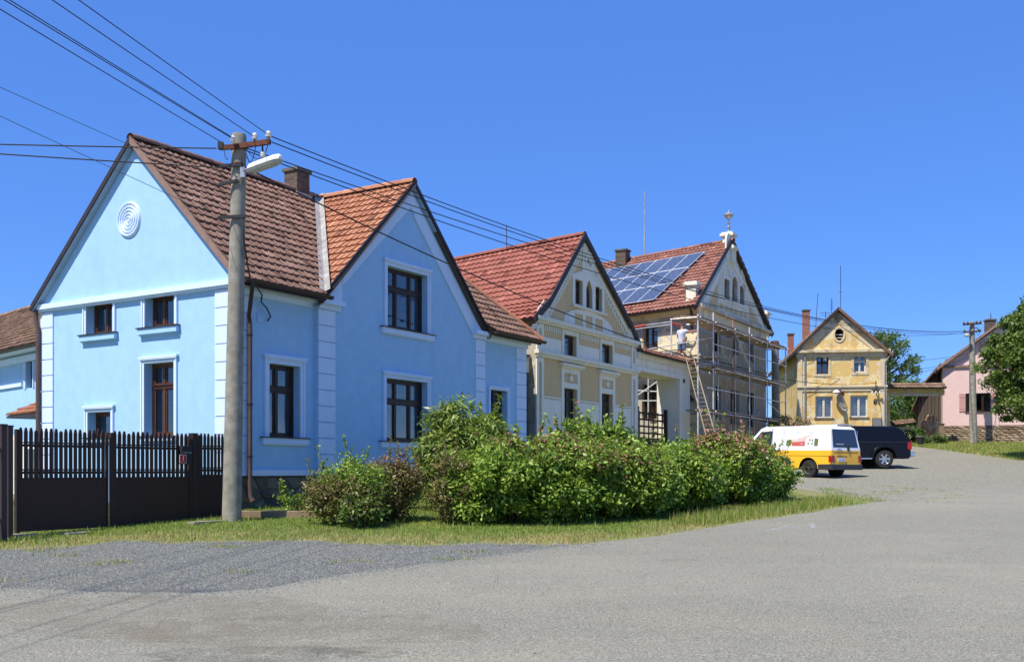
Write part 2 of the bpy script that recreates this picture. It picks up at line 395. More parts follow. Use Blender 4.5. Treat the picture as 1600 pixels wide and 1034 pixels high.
class Frame:
    """a wall plane: t metres along it, z up, off metres out of it"""
    def __init__(s, o, u, n=None):
        s.o = Vector((o[0], o[1], 0)); s.u = Vector((u[0], u[1], 0)).normalized()
        if n is None: n = (s.u.y, -s.u.x)
        s.n = Vector((n[0], n[1], 0)).normalized()
        if s.n.dot(-s.o) < 0 and False: s.n = -s.n
    def P(s, t, z, off=0.0): p = s.o+s.u*t+s.n*off; return Vector((p.x, p.y, z))
    def pix(s, px, py, off=0.0):                 # -> (t, z) on the plane
        q = hit(px, py, s.o+s.n*off, s.n); return ((q-s.o).dot(s.u), q.z)
    def t(s, px, off=0.0): return s.pix(px, 700, off)[0]
    def box(s, mb, t0, t1, z0, z1, o0, o1, m=0):
        mb.hexa([s.P(t0, z0, o0), s.P(t1, z0, o0), s.P(t1, z0, o1), s.P(t0, z0, o1), s.P(t0, z1, o0), s.P(t1, z1, o0), s.P(t1, z1, o1), s.P(t0, z1, o1)], m)
    def prism(s, mb, pts, o0, o1, m=0, holes=()):
        mb.prism([s.P(t, z, o0) for t, z in pts], s.n*(o1-o0), m, [[s.P(t, z, o0) for t, z in h] for h in holes])
    def strip(s, mb, pts, width, o0, o1, m=0):   # band of given width along an open polyline, on the lower/inner side
        for (a, b) in zip(pts[:-1], pts[1:]):
            d = Vector((b[0]-a[0], b[1]-a[1])).normalized(); nn = Vector((d.y, -d.x))*width
            s.prism(mb, [a, b, (b[0]+nn.x, b[1]+nn.y), (a[0]+nn.x, a[1]+nn.y)], o0, o1, m)
def rect(t0, t1, z0, z1): return [(t0, z0), (t1, z0), (t1, z1), (t0, z1)]
def arch(t0, t1, z0, z1, n=10, pointed=False):
    w = (t1-t0)/2; c = (t0+t1)/2; h = w*(1.5 if pointed else 1); pts = [(t0, z0), (t1, z0)]
    for k in range(n+1):
        a = math.pi*k/n; x = math.cos(a)*w; y = math.sin(a)**(.8 if pointed else 1)*h if not pointed else (1-abs(math.cos(a))**1.6)*h
        pts.append((c+x, z1-h+y))
    return pts
def circ(t, z, r, n=20): return [(t+r*math.cos(2*math.pi*k/n), z+r*math.sin(2*math.pi*k/n)) for k in range(n)]
def wall(F, outline, holes, reveal, mat, parent, name='wall', off=0.0):
    mb = MB(); mb.poly([F.P(t, z, off) for t, z in outline], 0, [[F.P(t, z, off) for t, z in h] for h in holes])
    for h in holes:
        for i in range(len(h)):
            a, b = h[i], h[(i+1) % len(h)]
            mb.add([F.P(*a, off), F.P(*b, off), F.P(*b, off-reveal), F.P(*a, off-reveal)], [(0, 1, 2, 3)])
    return mb.build(name, mat, parent)
def window(F, t0, t1, z0, z1, parent, recess=.16, cols=(.5,), transom=None, wood='window_wood', fw=.06, off=0.0, curtain=None, glass='glass', name='window', glaze=1, label=None, cw=.3):
    """casement window: outer frame, mullions, transom, panes behind them"""
    o = off-recess; mb = MB()
    F.box(mb, t0, t1, z0, z0+fw, o-.05, o); F.box(mb, t0, t1, z1-fw, z1, o-.05, o)
    F.box(mb, t0, t0+fw, z0+fw, z1-fw, o-.05, o); F.box(mb, t1-fw, t1, z0+fw, z1-fw, o-.05, o)
    zs = [z0+fw, z1-fw]
    if transom is not None:
        zt = z0+(z1-z0)*transom; zs = [z0+fw, zt, z1-fw]
        F.box(mb, t0+fw, t1-fw, zt-fw*.55, zt+fw*.55, o-.05, o+.015)
        F.box(mb, t0+fw*.6, t1-fw*.6, zt+fw*.55, zt+fw*.55+.018, o-.05, o+.045)
    ts = [t0+fw]+[t0+(t1-t0)*c for c in cols]+[t1-fw]
    for c in ts[1:-1]:
        for a, b in zip(zs[:-1], zs[1:]):
            a2 = a+(fw*.55 if a != zs[0] else 0)+(.018 if a != zs[0] else 0); b2 = b-(fw*.55 if b != zs[-1] else 0)
            F.box(mb, c-fw*.5, c+fw*.5, a2, b2, o-.05, o+.008)
    sf = fw*.6; cells = []                       # sashes inside each opening
    for i in range(len(ts)-1):
        for j in range(len(zs)-1):
            a = ts[i]+(fw*.5 if i else 0); b = ts[i+1]-(fw*.5 if i < len(ts)-2 else 0)
            c = zs[j]+(fw*.55+.018 if j else 0); d = zs[j+1]-(fw*.55 if j < len(zs)-2 else 0)
            F.box(mb, a, a+sf, c, d, o-.045, o-.012); F.box(mb, b-sf, b, c, d, o-.045, o-.012)
            F.box(mb, a+sf, b-sf, c, c+sf, o-.045, o-.012); F.box(mb, a+sf, b-sf, d-sf, d, o-.045, o-.012)
            cells.append((a+sf, b-sf, c+sf, d-sf))
    wo_ = mb.build(name, wood, parent)
    if label: wo_['label'] = label
    for a, b, c, d in cells:
        pm = MB(); F.box(pm, a, b, c, d, o-.034, o-.028); pm.build('pane', glass, wo_)
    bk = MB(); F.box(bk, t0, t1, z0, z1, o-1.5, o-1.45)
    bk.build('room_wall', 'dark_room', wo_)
    if curtain:
        for (a, b) in ((t0+fw, t0+(t1-t0)*cw), (t1-(t1-t0)*cw, t1-fw)):
            cm = MB(); n = 10; vs = []; fs = []
            for k in range(n+1):
                t = a+(b-a)*k/n; q = .02*math.sin(k*2.1)
                vs += [F.P(t, z0+.05, o-.13+q), F.P(t, z1-.05, o-.13+q)]
            for k in range(n): fs.append((2*k, 2*k+2, 2*k+3, 2*k+1))
            cm.add(vs, fs); cm.build('curtain', curtain, wo_)
    return wo_
def surround(F, t0, t1, z0, z1, parent, mat, w=.13, d=.035, head=.0, off=0.0, name='window_surround', foot=0.0, steps=True):
    """moulded band round an opening, open at the sill"""
    mb = MB()
    F.box(mb, t0-w, t0, z0-foot, z1, off, off+d); F.box(mb, t1, t1+w, z0-foot, z1, off, off+d)
    F.box(mb, t0-w, t1+w, z1, z1+w, off, off+d)
    if steps:
        F.box(mb, t0-w-.03, t0-w*.6, z0-foot, z1+w+.03, off, off+d+.02) if 0 else None
        F.box(mb, t0-w, t0-w*.62, z0-foot, z1+w*.62, off+d, off+d+.022); F.box(mb, t1+w*.62, t1+w, z0-foot, z1+w*.62, off+d, off+d+.022)
        F.box(mb, t0-w, t1+w, z1+w*.62, z1+w, off+d, off+d+.022)
    if head:
        F.box(mb, t0-w-.05, t1+w+.05, z1+w, z1+w+head, off, off+d+.05)
        F.box(mb, t0-w-.02, t1+w+.02, z1+w-.03, z1+w, off+d+.022, off+d+.045)
    return mb.build(name, mat, parent)
def sill(F, t0, t1, z, parent, mat, over=.15, d=.12, h=.15, off=0.0, top='sill_metal'):
    mb = MB(); F.box(mb, t0-over+.03, t1+over-.03, z-h, z-.02, off, off+d-.03); F.box(mb, t0-over+.06, t1+over-.06, z-h-.03, z-h, off, off+d-.06)
    s_ = mb.build('sill', mat, parent)
    mb = MB(); F.box(mb, t0-over, t1+over, z-.02, z+.006, off-.1, off+d); mb.build('sill_cover', top, s_)
    return s_

# roof covering -------------------------------------------------------------
def prof(kind):
    if kind == 'pan':   return [(0, .0), (.05, .028), (.14, .034), (.22, .008), (.55, .0), (.9, .004), (1, .0)]
    if kind == 'wave':  return [(k/8, .022*(1-math.cos(2*math.pi*k/8))) for k in range(9)]
    return [(0, .0), (.12, .03), (.25, .0), (.62, -.004), (1, .0)]
def slope(parent, O, A, B, poly, mat, tw=.205, th=.295, kind='pan', name='tile_field', lift=.05, single=0, deck=True, overlap=.04, jit=.009):
    """tiles on the plane through O spanned by the unit vectors A (along the eave) and B (up the slope);
       poly: convex outline in (a, b) metres. single: how many of the tiles nearest the viewer become parts of their own"""
    O, A, B = Vector(O), Vector(A).normalized(), Vector(B).normalized(); N = A.cross(B).normalized()
    if N.z < 0: N = -N
    def inter(b):
        xs = []
        for i in range(len(poly)):
            p, q = poly[i], poly[(i+1) % len(poly)]
            if abs(p[1]-q[1]) < 1e-9: continue
            if min(p[1], q[1])-1e-6 <= b <= max(p[1], q[1])+1e-6: xs.append(p[0]+(q[0]-p[0])*(b-p[1])/(q[1]-p[1]))
        return (min(xs), max(xs)) if len(xs) >= 2 else None
    b0 = min(p[1] for p in poly); b1 = max(p[1] for p in poly); rows = max(1, round((b1-b0)/th)); th = (b1-b0)/rows
    pr = prof(kind); rng = random.Random(hash(name) % 1000 + int(O.x*10)); mb = MB(); full = []
    def tile(mb, tA, tB, lo, hi, b, bt, rr, dz, dx):
        pts = []
        cl = lambda x, iv: min(max(x, iv[0]), iv[1])
        lowp = []; highp = []
        for sx, h in pr:
            x = tA+(tB-tA)*sx
            lowp.append(O+A*(cl(x, lo)+dx)+B*b+N*(h+lift+dz)); highp.append(O+A*(cl(x, hi)+dx)+B*bt+N*(h*.7+dz*.5))
        n = len(pr); und = [O+A*cl(tA+(tB-tA)*sx, lo)+B*(b+.004)+N*(h+lift+dz-.05) for sx, h in pr]
        fs = [(i, i+1, n+i+1, n+i) for i in range(n-1)]+[(2*n+i, 2*n+i+1, i+1, i) for i in range(n-1)]
        mb.add(lowp+highp+und, fs, 0, rr)
    for r in range(rows):
        b = b0+r*th; bt = min(b+th+overlap, b1) if kind != 'wave' else b+th
        lo = inter(b+1e-4); hi = inter(min(bt, b1)-1e-4)
        if not lo or not hi: continue
        x0 = min(lo[0], hi[0]); x1 = max(lo[1], hi[1]); sh = (r % 2)*.0
        c0 = math.floor(x0/tw); c1 = math.ceil(x1/tw)
        for c in range(c0, c1):
            tA, tB = c*tw, (c+1)*tw
            isfull = tA >= max(lo[0], hi[0]) and tB <= min(lo[1], hi[1])
            rr = rng.random(); dz = rng.uniform(-jit, jit) if kind != 'wave' else 0
            if isfull and single: full.append((tA, b, rr, dz))
            else: tile(mb, tA, tB, lo, hi, b, bt, rr, dz, 0)
    if single and full:
        full.sort(key=lambda q: ((O+A*q[0]+B*q[1])-E).length)
        o0 = wloc(parent); ms = []
        for k in range(5):
            m1 = MB(); O_, A_, B_, N_ = O, A, B, N
            n = len(pr); lw = [(tw*sx, 0, h+lift) for sx, h in pr]; hg = [(tw*sx, th+overlap, h*.7) for sx, h in pr]; un = [(tw*sx, .004, h+lift-.05) for sx, h in pr]
            me = bpy.data.meshes.new('roof_tile'); me.from_pydata(lw+hg+un, [], [(i, i+1, n+i+1, n+i) for i in range(n-1)]+[(2*n+i, 2*n+i+1, i+1, i) for i in range(n-1)])
            me.materials.append(MATS[mat]); ms.append(me)
        M = Matrix((A, B, N)).transposed().to_4x4()
        for tA, b, rr, dz in full[:single]:
            o = link('roof_tile', ms[int(rr*5) % 5], parent); M2 = M.copy(); M2.translation = O+A*tA+B*b+N*dz-o0; o.matrix_local = M2
        for tA, b, rr, dz in full[single:]:
            tile(mb, tA, tA+tw, (-1e9, 1e9), (-1e9, 1e9), b, min(b+th+overlap, b1), rr, dz, 0)
    o = mb.build(name, mat, parent); o['kind'] = 'stuff'
    if deck:
        d = MB(); d.prism([O+A*a+B*b-N*.02 for a, b in poly], -N*.05); d.build('roof_deck', 'old_wood', parent)
    return o
def ridge(parent, a, b, mat, r=.11, step=.36, name='ridge_tile'):
    """half-round ridge tiles, one object each, sharing a mesh"""
    a, b = Vector(a), Vector(b); L = (b-a).length; n = max(1, round(L/step)); d = (b-a)/L; st = L/n; o0 = wloc(parent)
    x = d.cross(Vector((0, 0, 1))).normalized(); y = x.cross(d)
    vs = []; fs = []; K = 6
    for j, (h, rr) in enumerate(((-.02, r*.92), (st+.03, r*1.08))):
        for k in range(K+1): t = math.pi*(k/K)*1.1-.05*math.pi; vs.append((math.cos(t)*rr, h, math.sin(t)*rr*.9-.03))
    for k in range(K): fs.append((k, k+1, K+2+k, K+1+k))
    fs.append(tuple(range(K+1, 2*K+2)))
    me = bpy.data.meshes.new(name); me.from_pydata(vs, [], fs); me.materials.append(MATS[mat])
    M = Matrix((x, d, y)).transposed().to_4x4()
    for i in range(n):
        o = link(name, me, parent); M2 = M.copy(); M2.translation = a+d*(i*st)-o0; o.matrix_local = M2
def board(parent, a, b, w, h, mat, name, up=(0, 0, 1)):
    mb = MB(); mb.beam(a, b, w, h, 0, up); return mb.build(name, mat, parent)
# ================================================================ GROUND
def terrain():
    xs = np.concatenate([np.linspace(-400, -60, 12)[:-1], np.arange(-60, 100, 1.0), np.linspace(100, 400, 10)])
    ys = np.concatenate([np.linspace(-200, -10, 8)[:-1], np.arange(-10, 100, 1.0), np.linspace(100, 500, 12)])
    G = np.array([g(y) for y in ys]); X, Y = np.meshgrid(xs, ys); Z = np.repeat(G[:, None], len(xs), 1)
    V = np.stack([X, Y, Z], -1).reshape(-1, 3); n, m = len(ys), len(xs)
    i = np.arange(n-1)[:, None]*m+np.arange(m-1)[None]; F = np.stack([i, i+1, i+m+1, i+m], -1).reshape(-1, 4)
    o = npmesh('ground', V, F, 'turf', smooth=True); tag(o, 'sunlit turf and bare earth around the houses', kind='structure')
terrain()
def interp(pts):
    xs = [p[0] for p in pts]; ys = [p[1] for p in pts]
    return lambda x: float(np.interp(x, xs, ys))
def wob(x, a=1.0, s=0): return a*(.5*math.sin(x*1.7+s)+.3*math.sin(x*4.3+s*2)+.2*math.sin(x*9.1+s*3))
AP = [(-60, 12.8), (-20, 12.7)]+[(gh(px, py).x, gh(px, py).y) for px, py in ((0, 920), (300, 928), (420, 920), (560, 895), (850, 858), (1000, 841), (1100, 826), (1220, 808), (1340, 789), (1600, 752))]+[(30, 40), (70, 50), (100, 52)]
_A = interp(AP); A_ = lambda x: _A(x)+wob(x, .10)
GP = [(-60, 16.6)]+[(gh(px, py).x, gh(px, py).y) for px, py in ((0, 862), (100, 856), (190, 846), (330, 848), (500, 847), (620, 852), (760, 852), (930, 852))]
_G = interp(GP); G_ = lambda x: max(_G(x)+wob(x, .28, 2), A_(x)+.02)
def sheet(name, x0, x1, dx, lo, hi, lift, mat, label, dy=.7):
    xs = np.arange(x0, x1+dx, dx); V = []; n = None
    N = 60
    for x in xs:
        a, b = lo(x), hi(x)
        for k in range(N+1): y = a+(b-a)*k/N; V.append((x, y, g(y)+lift))
    m = N+1; i = np.arange(len(xs)-1)[:, None]*m+np.arange(N)[None]; F = np.stack([i, i+m, i+m+1, i+1], -1).reshape(-1, 4)
    o = npmesh(name, V, F, mat, smooth=True); return tag(o, label, kind='structure')
sheet('gravel_verge', -60, 1.8, .15, lambda x: A_(x)-.3, G_, .004, 'gravel_bed', 'grey crushed gravel strip between road and grass on the left')
sheet('road', -60, 100, .15, lambda x: -40 if x > -200 else 0, A_, .012, 'asphalt', 'worn pale grey asphalt road crossing the foreground')
def PL(x):
    base = A_(x)-.3
    if x < 8.6: return base
    return base
LB = interp([(7.6, 30), (8.4, 25), (9.0, 25)])
def TP(x):
    if x < 23.3: return 61.0
    if x < 24.6: return 61-(x-23.3)/1.3*9
    return max(52-(x-24.6)*.9, A_(x)+.1, 46+wob(x, .3))
sheet('parking_area', 8.7, 90, .25, lambda x: A_(x)-.2+max(0, (9.6-x))*7.5, TP, .004, 'parking_gravel', 'open gravel yard where the van and pickup stand')

# ================================================================ BLUE HOUSE
d1 = Vector((1000/FPX, 1, 0)).normalized(); d2 = Vector((-d1.y, d1.x, 0))
C0 = Vector((( 363-CXP)/FPX*23.5, 23.5, 0))
FL = Frame(C0, d2, -d1); FS = Frame(C0, d1)
def T4(F, xl, xr, yt, yb, off=0):
    a, zt = F.pix(xl, yt, off); _, zb = F.pix(xl, yb, off); b = F.t(xr, off); return min(a, b), max(a, b), zb, zt
blue = thing('blue_house', FS.P(6, g(28), -3.5), 'sky blue corner house with two steep gables and brown tile roof', 'house')
TB = .55; ZE = 5.9; ZR = 9.65; WR = 3.3; WW = 7.15; PT = 1.47
W1 = T4(FL, 135.5, 177, 472.5, 524); W2 = T4(FL, 227.2, 273.3, 461.8, 513); W3 = T4(FL, 226.3, 272.7, 568, 682); W4 = T4(FL, 138, 174, 644, 684)
zroof = lambda w: ZE+(w+.45)*(ZR-ZE)/(WR+.45) if w < WR else ZR-(w-WR)*(ZR-5.9)/(WW+.12-WR)
wall(FL, [(0, TB), (0, zroof(0)-.12), (WR, ZR-.1), (WW, zroof(WW)-.06), (WW, TB)], [rect(*q) for q in (W1, W2, W3, W4)], .3, 'blue_plaster', blue)
for q, kw in ((W1, dict(cols=(.5,), curtain='curtain_white', cw=.48)), (W2, dict(cols=(.6,), curtain='curtain_white', cw=.5)), (W3, dict(cols=(.58,), transom=.68, curtain='curtain_white', cw=.5)), (W4, dict(cols=(), curtain='curtain_white', cw=.5))):
    wd = window(FL, *q, blue, recess=.22, wood='orange_wood', glass='glass', fw=.07, **kw)
    surround(FL, *q, wd, 'pale_plaster', w=.11, d=.03, head=.05 if q in (W3, W4) else 0)
    if q in (W1, W2): sill(FL, q[0], q[1], q[2], wd, 'blue_plaster', over=.2, d=.14, h=.16)
    else: sill(FL, q[0], q[1], q[2], wd, 'pale_plaster', over=.12, d=.1, h=.1)
# gable plaster above the cornice is a shade lighter and a little proud
mb = MB(); FL.prism(mb, [(.02, 5.92), (.02, zroof(0)-.16), (WR, ZR-.14), (WW-.02, zroof(WW)-.1), (WW-.02, 5.92)], .002, .04); mb.build('gable_field', 'blue_plaster', blue)
mb = MB(); FL.box(mb, -.05, WW+.06, 5.80, 5.93, .0, .13); FL.box(mb, -.03, WW+.03, 5.74, 5.80, .0, .08); mb.build('cornice', 'pale_plaster', blue)
# round medallion of turned rings
ct, cz = FL.pix(204.5, 343.6)
mb = MB(); P = FL.P(ct, cz, .04); prof_ = [(.44, 0)]
for k in range(5): r = .43-.085*k; prof_ += [(r, .02), (r-.02, .055), (r-.045, .055), (r-.06, .015)]
prof_ += [(.03, .015), (.02, .04), (.001, .045)]
mb.lathe(prof_, P, FL.n, 36); mb.build('gable_medallion', 'pale_plaster', blue, smooth=False)
# quoins: one block each
def quoins(F, t0, t1, z0, z1, n, off, mat, parent, d=.035):
    h = (z1-z0)/n
    for k in range(n):
        m = MB(); F.box(m, t0, t1, z0+k*h+.012, z0+(k+1)*h-.012, off, off+d); m.build('quoin_block', mat, parent)
tq = FL.t(337.4); quoins(FL, 0, tq, PT+.1, 5.73, 10, .0, 'pale_plaster', blue)
quoins(FL, FL.t(84), WW, PT+.1, 5.73, 10, .0, 'pale_plaster', blue)
tqs = FS.t(391); quoins(FS, .0, tqs, PT+.1, 5.62, 10, .0, 'pale_plaster', blue)
# long facade
WA = T4(FS, 419.5, 468, 567, 682.5)
tq1a, tq1b = FS.t(491), FS.t(517); tg1 = FS.t(752)
TE = 12.95
WD = T4(FS, 765.5, 792, 608, 690)
wall(FS, rect(0, tq1a+.05, PT-.02, ZE+.3), [rect(*WA)], .3, 'blue_plaster', blue, 'long_wall')
wall(FS, rect(tg1-.05, TE, PT-.02, ZE+.3), [rect(*WD)], .3, 'blue_plaster', blue, 'long_wall')
wa = window(FS, *WA, blue, recess=.2, cols=(.42,), transom=.66, curtain='curtain_white', cw=.35, fw=.075); surround(FS, *WA, wa, 'pale_plaster', w=.15, head=.06); sill(FS, WA[0], WA[1], WA[2], wa, 'pale_plaster', over=.28, h=.16)
wd = window(FS, *WD, blue, recess=.2, cols=(.5,), transom=.72); surround(FS, *WD, wd, 'pale_plaster', w=.12)
OW = .12
WB = T4(FS, 604.3, 667, 414.5, 511, OW); WC = T4(FS, 602.8, 667, 590, 689, OW)
TA = FS.t(652, OW+.25); ZA = FS.pix(652, 284, OW+.25)[1]
TL0 = 2.62; ZF = 5.78; TR0 = TA+(TA-TL0)
zw = lambda t: ZF+(min(t, 2*TA-t)-TL0)*(ZA-ZF)/(TA-TL0)
gw = [(tq1a, PT-.02), (tg1, PT-.02), (tg1, 5.85), (TR0-.12, 5.85), (TA, ZA-.1), (tq1a, zw(tq1a)-.06)]
wall(FS, gw, [rect(*WB), rect(*WC)], .32, 'blue_plaster', blue, 'gable_wall', OW)
mb = MB(); FS.box(mb, tq1a, tq1a+.02, TB, 5.8, 0, OW-.003); FS.box(mb, tg1-.02, tg1, TB, 5.85, 0, OW-.003); mb.build('wall_return', 'blue_plaster', blue)
for q, tr in ((WB, .66), (WC, .64)):
    wn = window(FS, *q, blue, recess=.18, cols=(.33, .68), transom=tr, fw=.075, off=OW, curtain='curtain_white' if q is WC else None, cw=.14)
    surround(FS, *q, wn, 'pale_plaster', w=.13, head=.05, off=OW); sill(FS, q[0], q[1], q[2], wn, 'pale_plaster', over=.3, h=.16, off=OW)
quoins(FS, tq1a, tq1b, PT+.1, 5.62, 10, OW, 'pale_plaster', blue)
quoins(FS, FS.t(737), tg1, PT+.1, 5.62, 10, OW, 'pale_plaster', blue)
quoins(FS, FS.t(806), TE, PT+.1, 5.62, 10, 0, 'pale_plaster', blue)
# moulded cornices under the gutters
for t0_, t1_, o_, z1_ in ((-.02, tq1a-.045, 0, 5.84), (tq1a-.04, tq1b+.2, OW, 5.86), (FS.t(737)-.2, TR0-.005, OW, 5.86), (TR0+.0, TE+.04, 0, 5.84)):
    mb = MB(); FS.box(mb, t0_, t1_, 5.74, z1_, o_, o_+.2); FS.box(mb, t0_+.02, (t1_ if o_ == 0 else min(t1_-.04, tg1+.1)), 5.62, 5.74, o_, o_+.08); mb.build('eave_cornice', 'pale_plaster', blue)
mb = MB()
FS.prism(mb, [(tq1a+.02, 5.87), (tq1b+.26, 5.87), (tq1b+.26, zw(tq1b+.26)-.2), (tq1a+.02, zw(tq1a+.02)-.12)], OW, OW+.035)
a_ = FS.t(742, OW); FS.prism(mb, [(a_, 5.87), (TR0-.2, 5.87), (a_, zw(a_)-.2)], OW, OW+.035)
sl_ = (ZA-ZF)/(TA-TL0); bw = .42
FS.prism(mb, [(tq1b+.28, zw(tq1b+.28)-.2), (TA, ZA-.22), (TA, ZA-.22-bw*1.1), (tq1b+.28+.0, zw(tq1b+.28)-.2-bw*.6)], OW, OW+.03)
FS.prism(mb, [(TA, ZA-.22), (a_-.02, zw(a_)-.2), (a_-.02, zw(a_)-.2-bw*1.1), (TA, ZA-.22-bw*1.1)], OW, OW+.03)
FS.prism(mb, [(TA+.2, ZA-.22-bw*1.1-.2), (a_-.02, zw(a_)-.2-bw*1.1), (a_-.02, zw(a_)-.26-bw*1.25), (TA+.1, ZA-.36-bw*1.25)], OW, OW+.05)
mb.build('gable_rake_band', 'pale_plaster', blue)
# pale skirting and rubble stone base, stone by stone
mb = MB(); FS.box(mb, -.03, tq1a, PT-.02, PT+.12, 0, .05); FS.box(mb, tq1a-.03, tg1+.03, PT-.02, PT+.12, OW, OW+.05); FS.box(mb, tg1+.03, TE+.02, PT-.02, PT+.12, 0, .05); mb.build('skirting', 'pale_plaster', blue)
def stones(F, t0, t1, z0, z1, off, parent, mat, hs=(.16, .26), ws=(.22, .5), d=.05, seed=1, zf=None, backing='concrete_dark'):
    """rubble: cells of a shaken grid, each stone a mesh of its own with the joint recessed"""
    rg = random.Random(seed); m = MB(); F.box(m, t0, t1, z0, z1, off-.12, off-.0); m.build('mortar_bed', backing, parent)
    nr = max(1, round((z1-z0)/((hs[0]+hs[1])/2))); wa_ = (ws[0]+ws[1])/2; nc = max(1, round((t1-t0)/wa_))
    H = (z1-z0)/nr; W_ = (t1-t0)/nc; V = {}
    for r in range(nr+1):
        for c in range(-1, nc+2):
            jx = rg.uniform(-.33, .33)*W_+(r % 2)*W_*.5; jz = rg.uniform(-.28, .28)*H if 0 < r < nr else 0
            V[r, c] = (min(max(t0+c*W_+jx, t0), t1), z0+r*H+jz)
    for r in range(nr):
        for c in range(-1, nc+1):
            a, b, c2, e2 = V[r, c], V[r, c+1], V[r+1, c+1], V[r+1, c]
            if r % 2 == 0 and (r+1) % 2 == 1: c2, e2 = V[r+1, c], V[r+1, c-1] if c-1 >= -1 else V[r+1, c]
            mid = lambda p, q, k=.5: (p[0]+(q[0]-p[0])*k, p[1]+(q[1]-p[1])*k)
            q = [a, mid(a, b), b, mid(b, c2, rg.uniform(.4, .6)), c2, mid(c2, e2), e2, mid(e2, a, rg.uniform(.4, .6))]
            if max(p[0] for p in q)-min(p[0] for p in q) < .1: continue
            cx_ = sum(p[0] for p in q)/8; cz_ = sum(p[1] for p in q)/8
            sh = lambda p, k: (p[0]+(cx_-p[0])*k, p[1]+(cz_-p[1])*k*1.3)
            dd = d*rg.uniform(.6, 1.3); m = MB(); cr = .12
            bk = [F.P(*sh(p, .08+(.07 if i % 2 == 0 else 0)), off) for i, p in enumerate(q)]; fr = [F.P(*sh(p, .16+(.1 if i % 2 == 0 else 0)), off+dd*rg.uniform(.75, 1)) for i, p in enumerate(q)]
            m.add(bk+fr+[F.P(cx_, cz_, off+dd*1.1)], [(i, (i+1) % 8, 8+(i+1) % 8, 8+i) for i in range(8)]+[(8+i, 8+(i+1) % 8, 16) for i in range(8)])
            m.build('stone', mat, parent)
plinth = MB(); FS.box(plinth, -.02, tq1a, TB, PT-.025, -.1, -.05); plinth = plinth.build('stone_plinth', 'stone', blue)
stones(FS, 0, tq1a-.01, TB, PT-.03, -.03, plinth, 'stone', seed=3, hs=(.2, .34), ws=(.3, .5), d=.035)
stones(FS, tq1a, tg1, TB+.2, PT-.03, OW-.03, plinth, 'stone', seed=4, hs=(.25, .4), ws=(.4, .7), d=.035)
# unseen sides close the building
mb = MB()
mb.poly([FS.P(TE, TB, 0), FS.P(TE, TB, -WW), FS.P(TE, 5.95, -WW), FS.P(TE, 6.2, 0)]); mb.poly([FS.P(0, TB, -WW), FS.P(TE, TB, -WW), FS.P(TE, 5.95, -WW), FS.P(0, 5.95, -WW)])
mb.build('rear_wall', 'blue_plaster', blue)
# roofs
def slope_pts(parent, e0, e1, pts, mat, **kw):
    """e0, e1: two points on the eave; pts: outline in world space"""
    e0, e1 = Vector(e0), Vector(e1); A = (e1-e0).normalized(); far = max(pts, key=lambda p: (Vector(p)-e0).cross(A).length)
    N = A.cross(Vector(far)-e0).normalized(); N = N if N.z > 0 else -N; B = N.cross(A); B = B if B.z > 0 else -B
    return slope(parent, e0, A, B, [((Vector(p)-e0).dot(A), (Vector(p)-e0).dot(B)) for p in pts], mat, **kw)
EO = .45; TV = -.2
e = lambda t, z=ZE, o=EO: FS.P(t, z, o)
VT = FS.P(TA, ZR, -WR)
roof = MB(); roof.beam(e(TV, ZR-.16, -WR), FS.P(9.6, ZR-.16, -WR), .12, .14); roof = roof.build('roof', 'old_wood', blue)
slope_pts(roof, e(TV), e(5), [e(TV), e(TL0), VT, FS.P(TV, ZR, -WR)], 'tile_brown', name='tile_field', single=230)
slope_pts(roof, e(TR0), e(TE+.35), [e(TR0), e(TE+.35), FS.P(9.75, ZR, -WR), VT], 'tile_brown', name='tile_field')
wb = WW+.12
slope_pts(roof, FS.P(TE+.35, 5.9, -wb), FS.P(TV, 5.9, -wb), [FS.P(TE+.35, 5.9, -wb), FS.P(TV, 5.9, -wb), FS.P(TV, ZR, -WR), FS.P(9.75, ZR, -WR)], 'tile_brown', tw=.46, name='tile_field')
slope_pts(roof, FS.P(TE+.35, 5.9, EO), FS.P(TE+.35, 5.9, -wb), [FS.P(TE+.35, 5.9, EO), FS.P(TE+.35, 5.9, -wb), FS.P(9.75, ZR, -WR)], 'tile_orange', name='tile_field')
# wing
GO = OW+.15
wf = lambda t, z, o: FS.P(t, z, o)
slope_pts(roof, wf(TL0, ZF, GO), wf(TL0, ZF, -3), [wf(TL0, ZF, GO), wf(TL0, ZF, EO-.1), wf(TA, ZA, -WR), wf(TA, ZA, GO)], 'tile_orange', name='tile_field', single=60)
slope_pts(roof, wf(TR0, ZF, GO), wf(TR0, ZF, -3), [wf(TR0, ZF, GO), wf(TR0, ZF, EO-.1), wf(TA, ZA, -WR), wf(TA, ZA, GO)], 'tile_orange', tw=.3, name='tile_field')
ridge(roof, FS.P(TV, ZR+.05, -WR), FS.P(9.75, ZR+.05, -WR), 'tile_brown', .13)
ridge(roof, wf(TA, ZA+.05, GO), wf(TA, ZA+.05, -WR), 'tile_orange', .13)
ridge(roof, e(TE+.35, ZE+.05), FS.P(9.75, ZR+.05, -WR), 'tile_orange', .12)
# valley flashing
mb = MB(); a, b = e(TL0-.02, ZE+.10), VT+Vector((0, 0, .13))
dv = (b-a).normalized(); nrm = Vector((0, 0, 1)); sd = dv.cross(nrm).normalized()
for s_ in (-1, 1):
    mb.add([a, b, b+sd*s_*.13+Vector((0, 0, .07)), a+sd*s_*.13+Vector((0, 0, .07))], [(0, 1, 2, 3)])
mb.build('valley_flashing', 'flashing', roof)
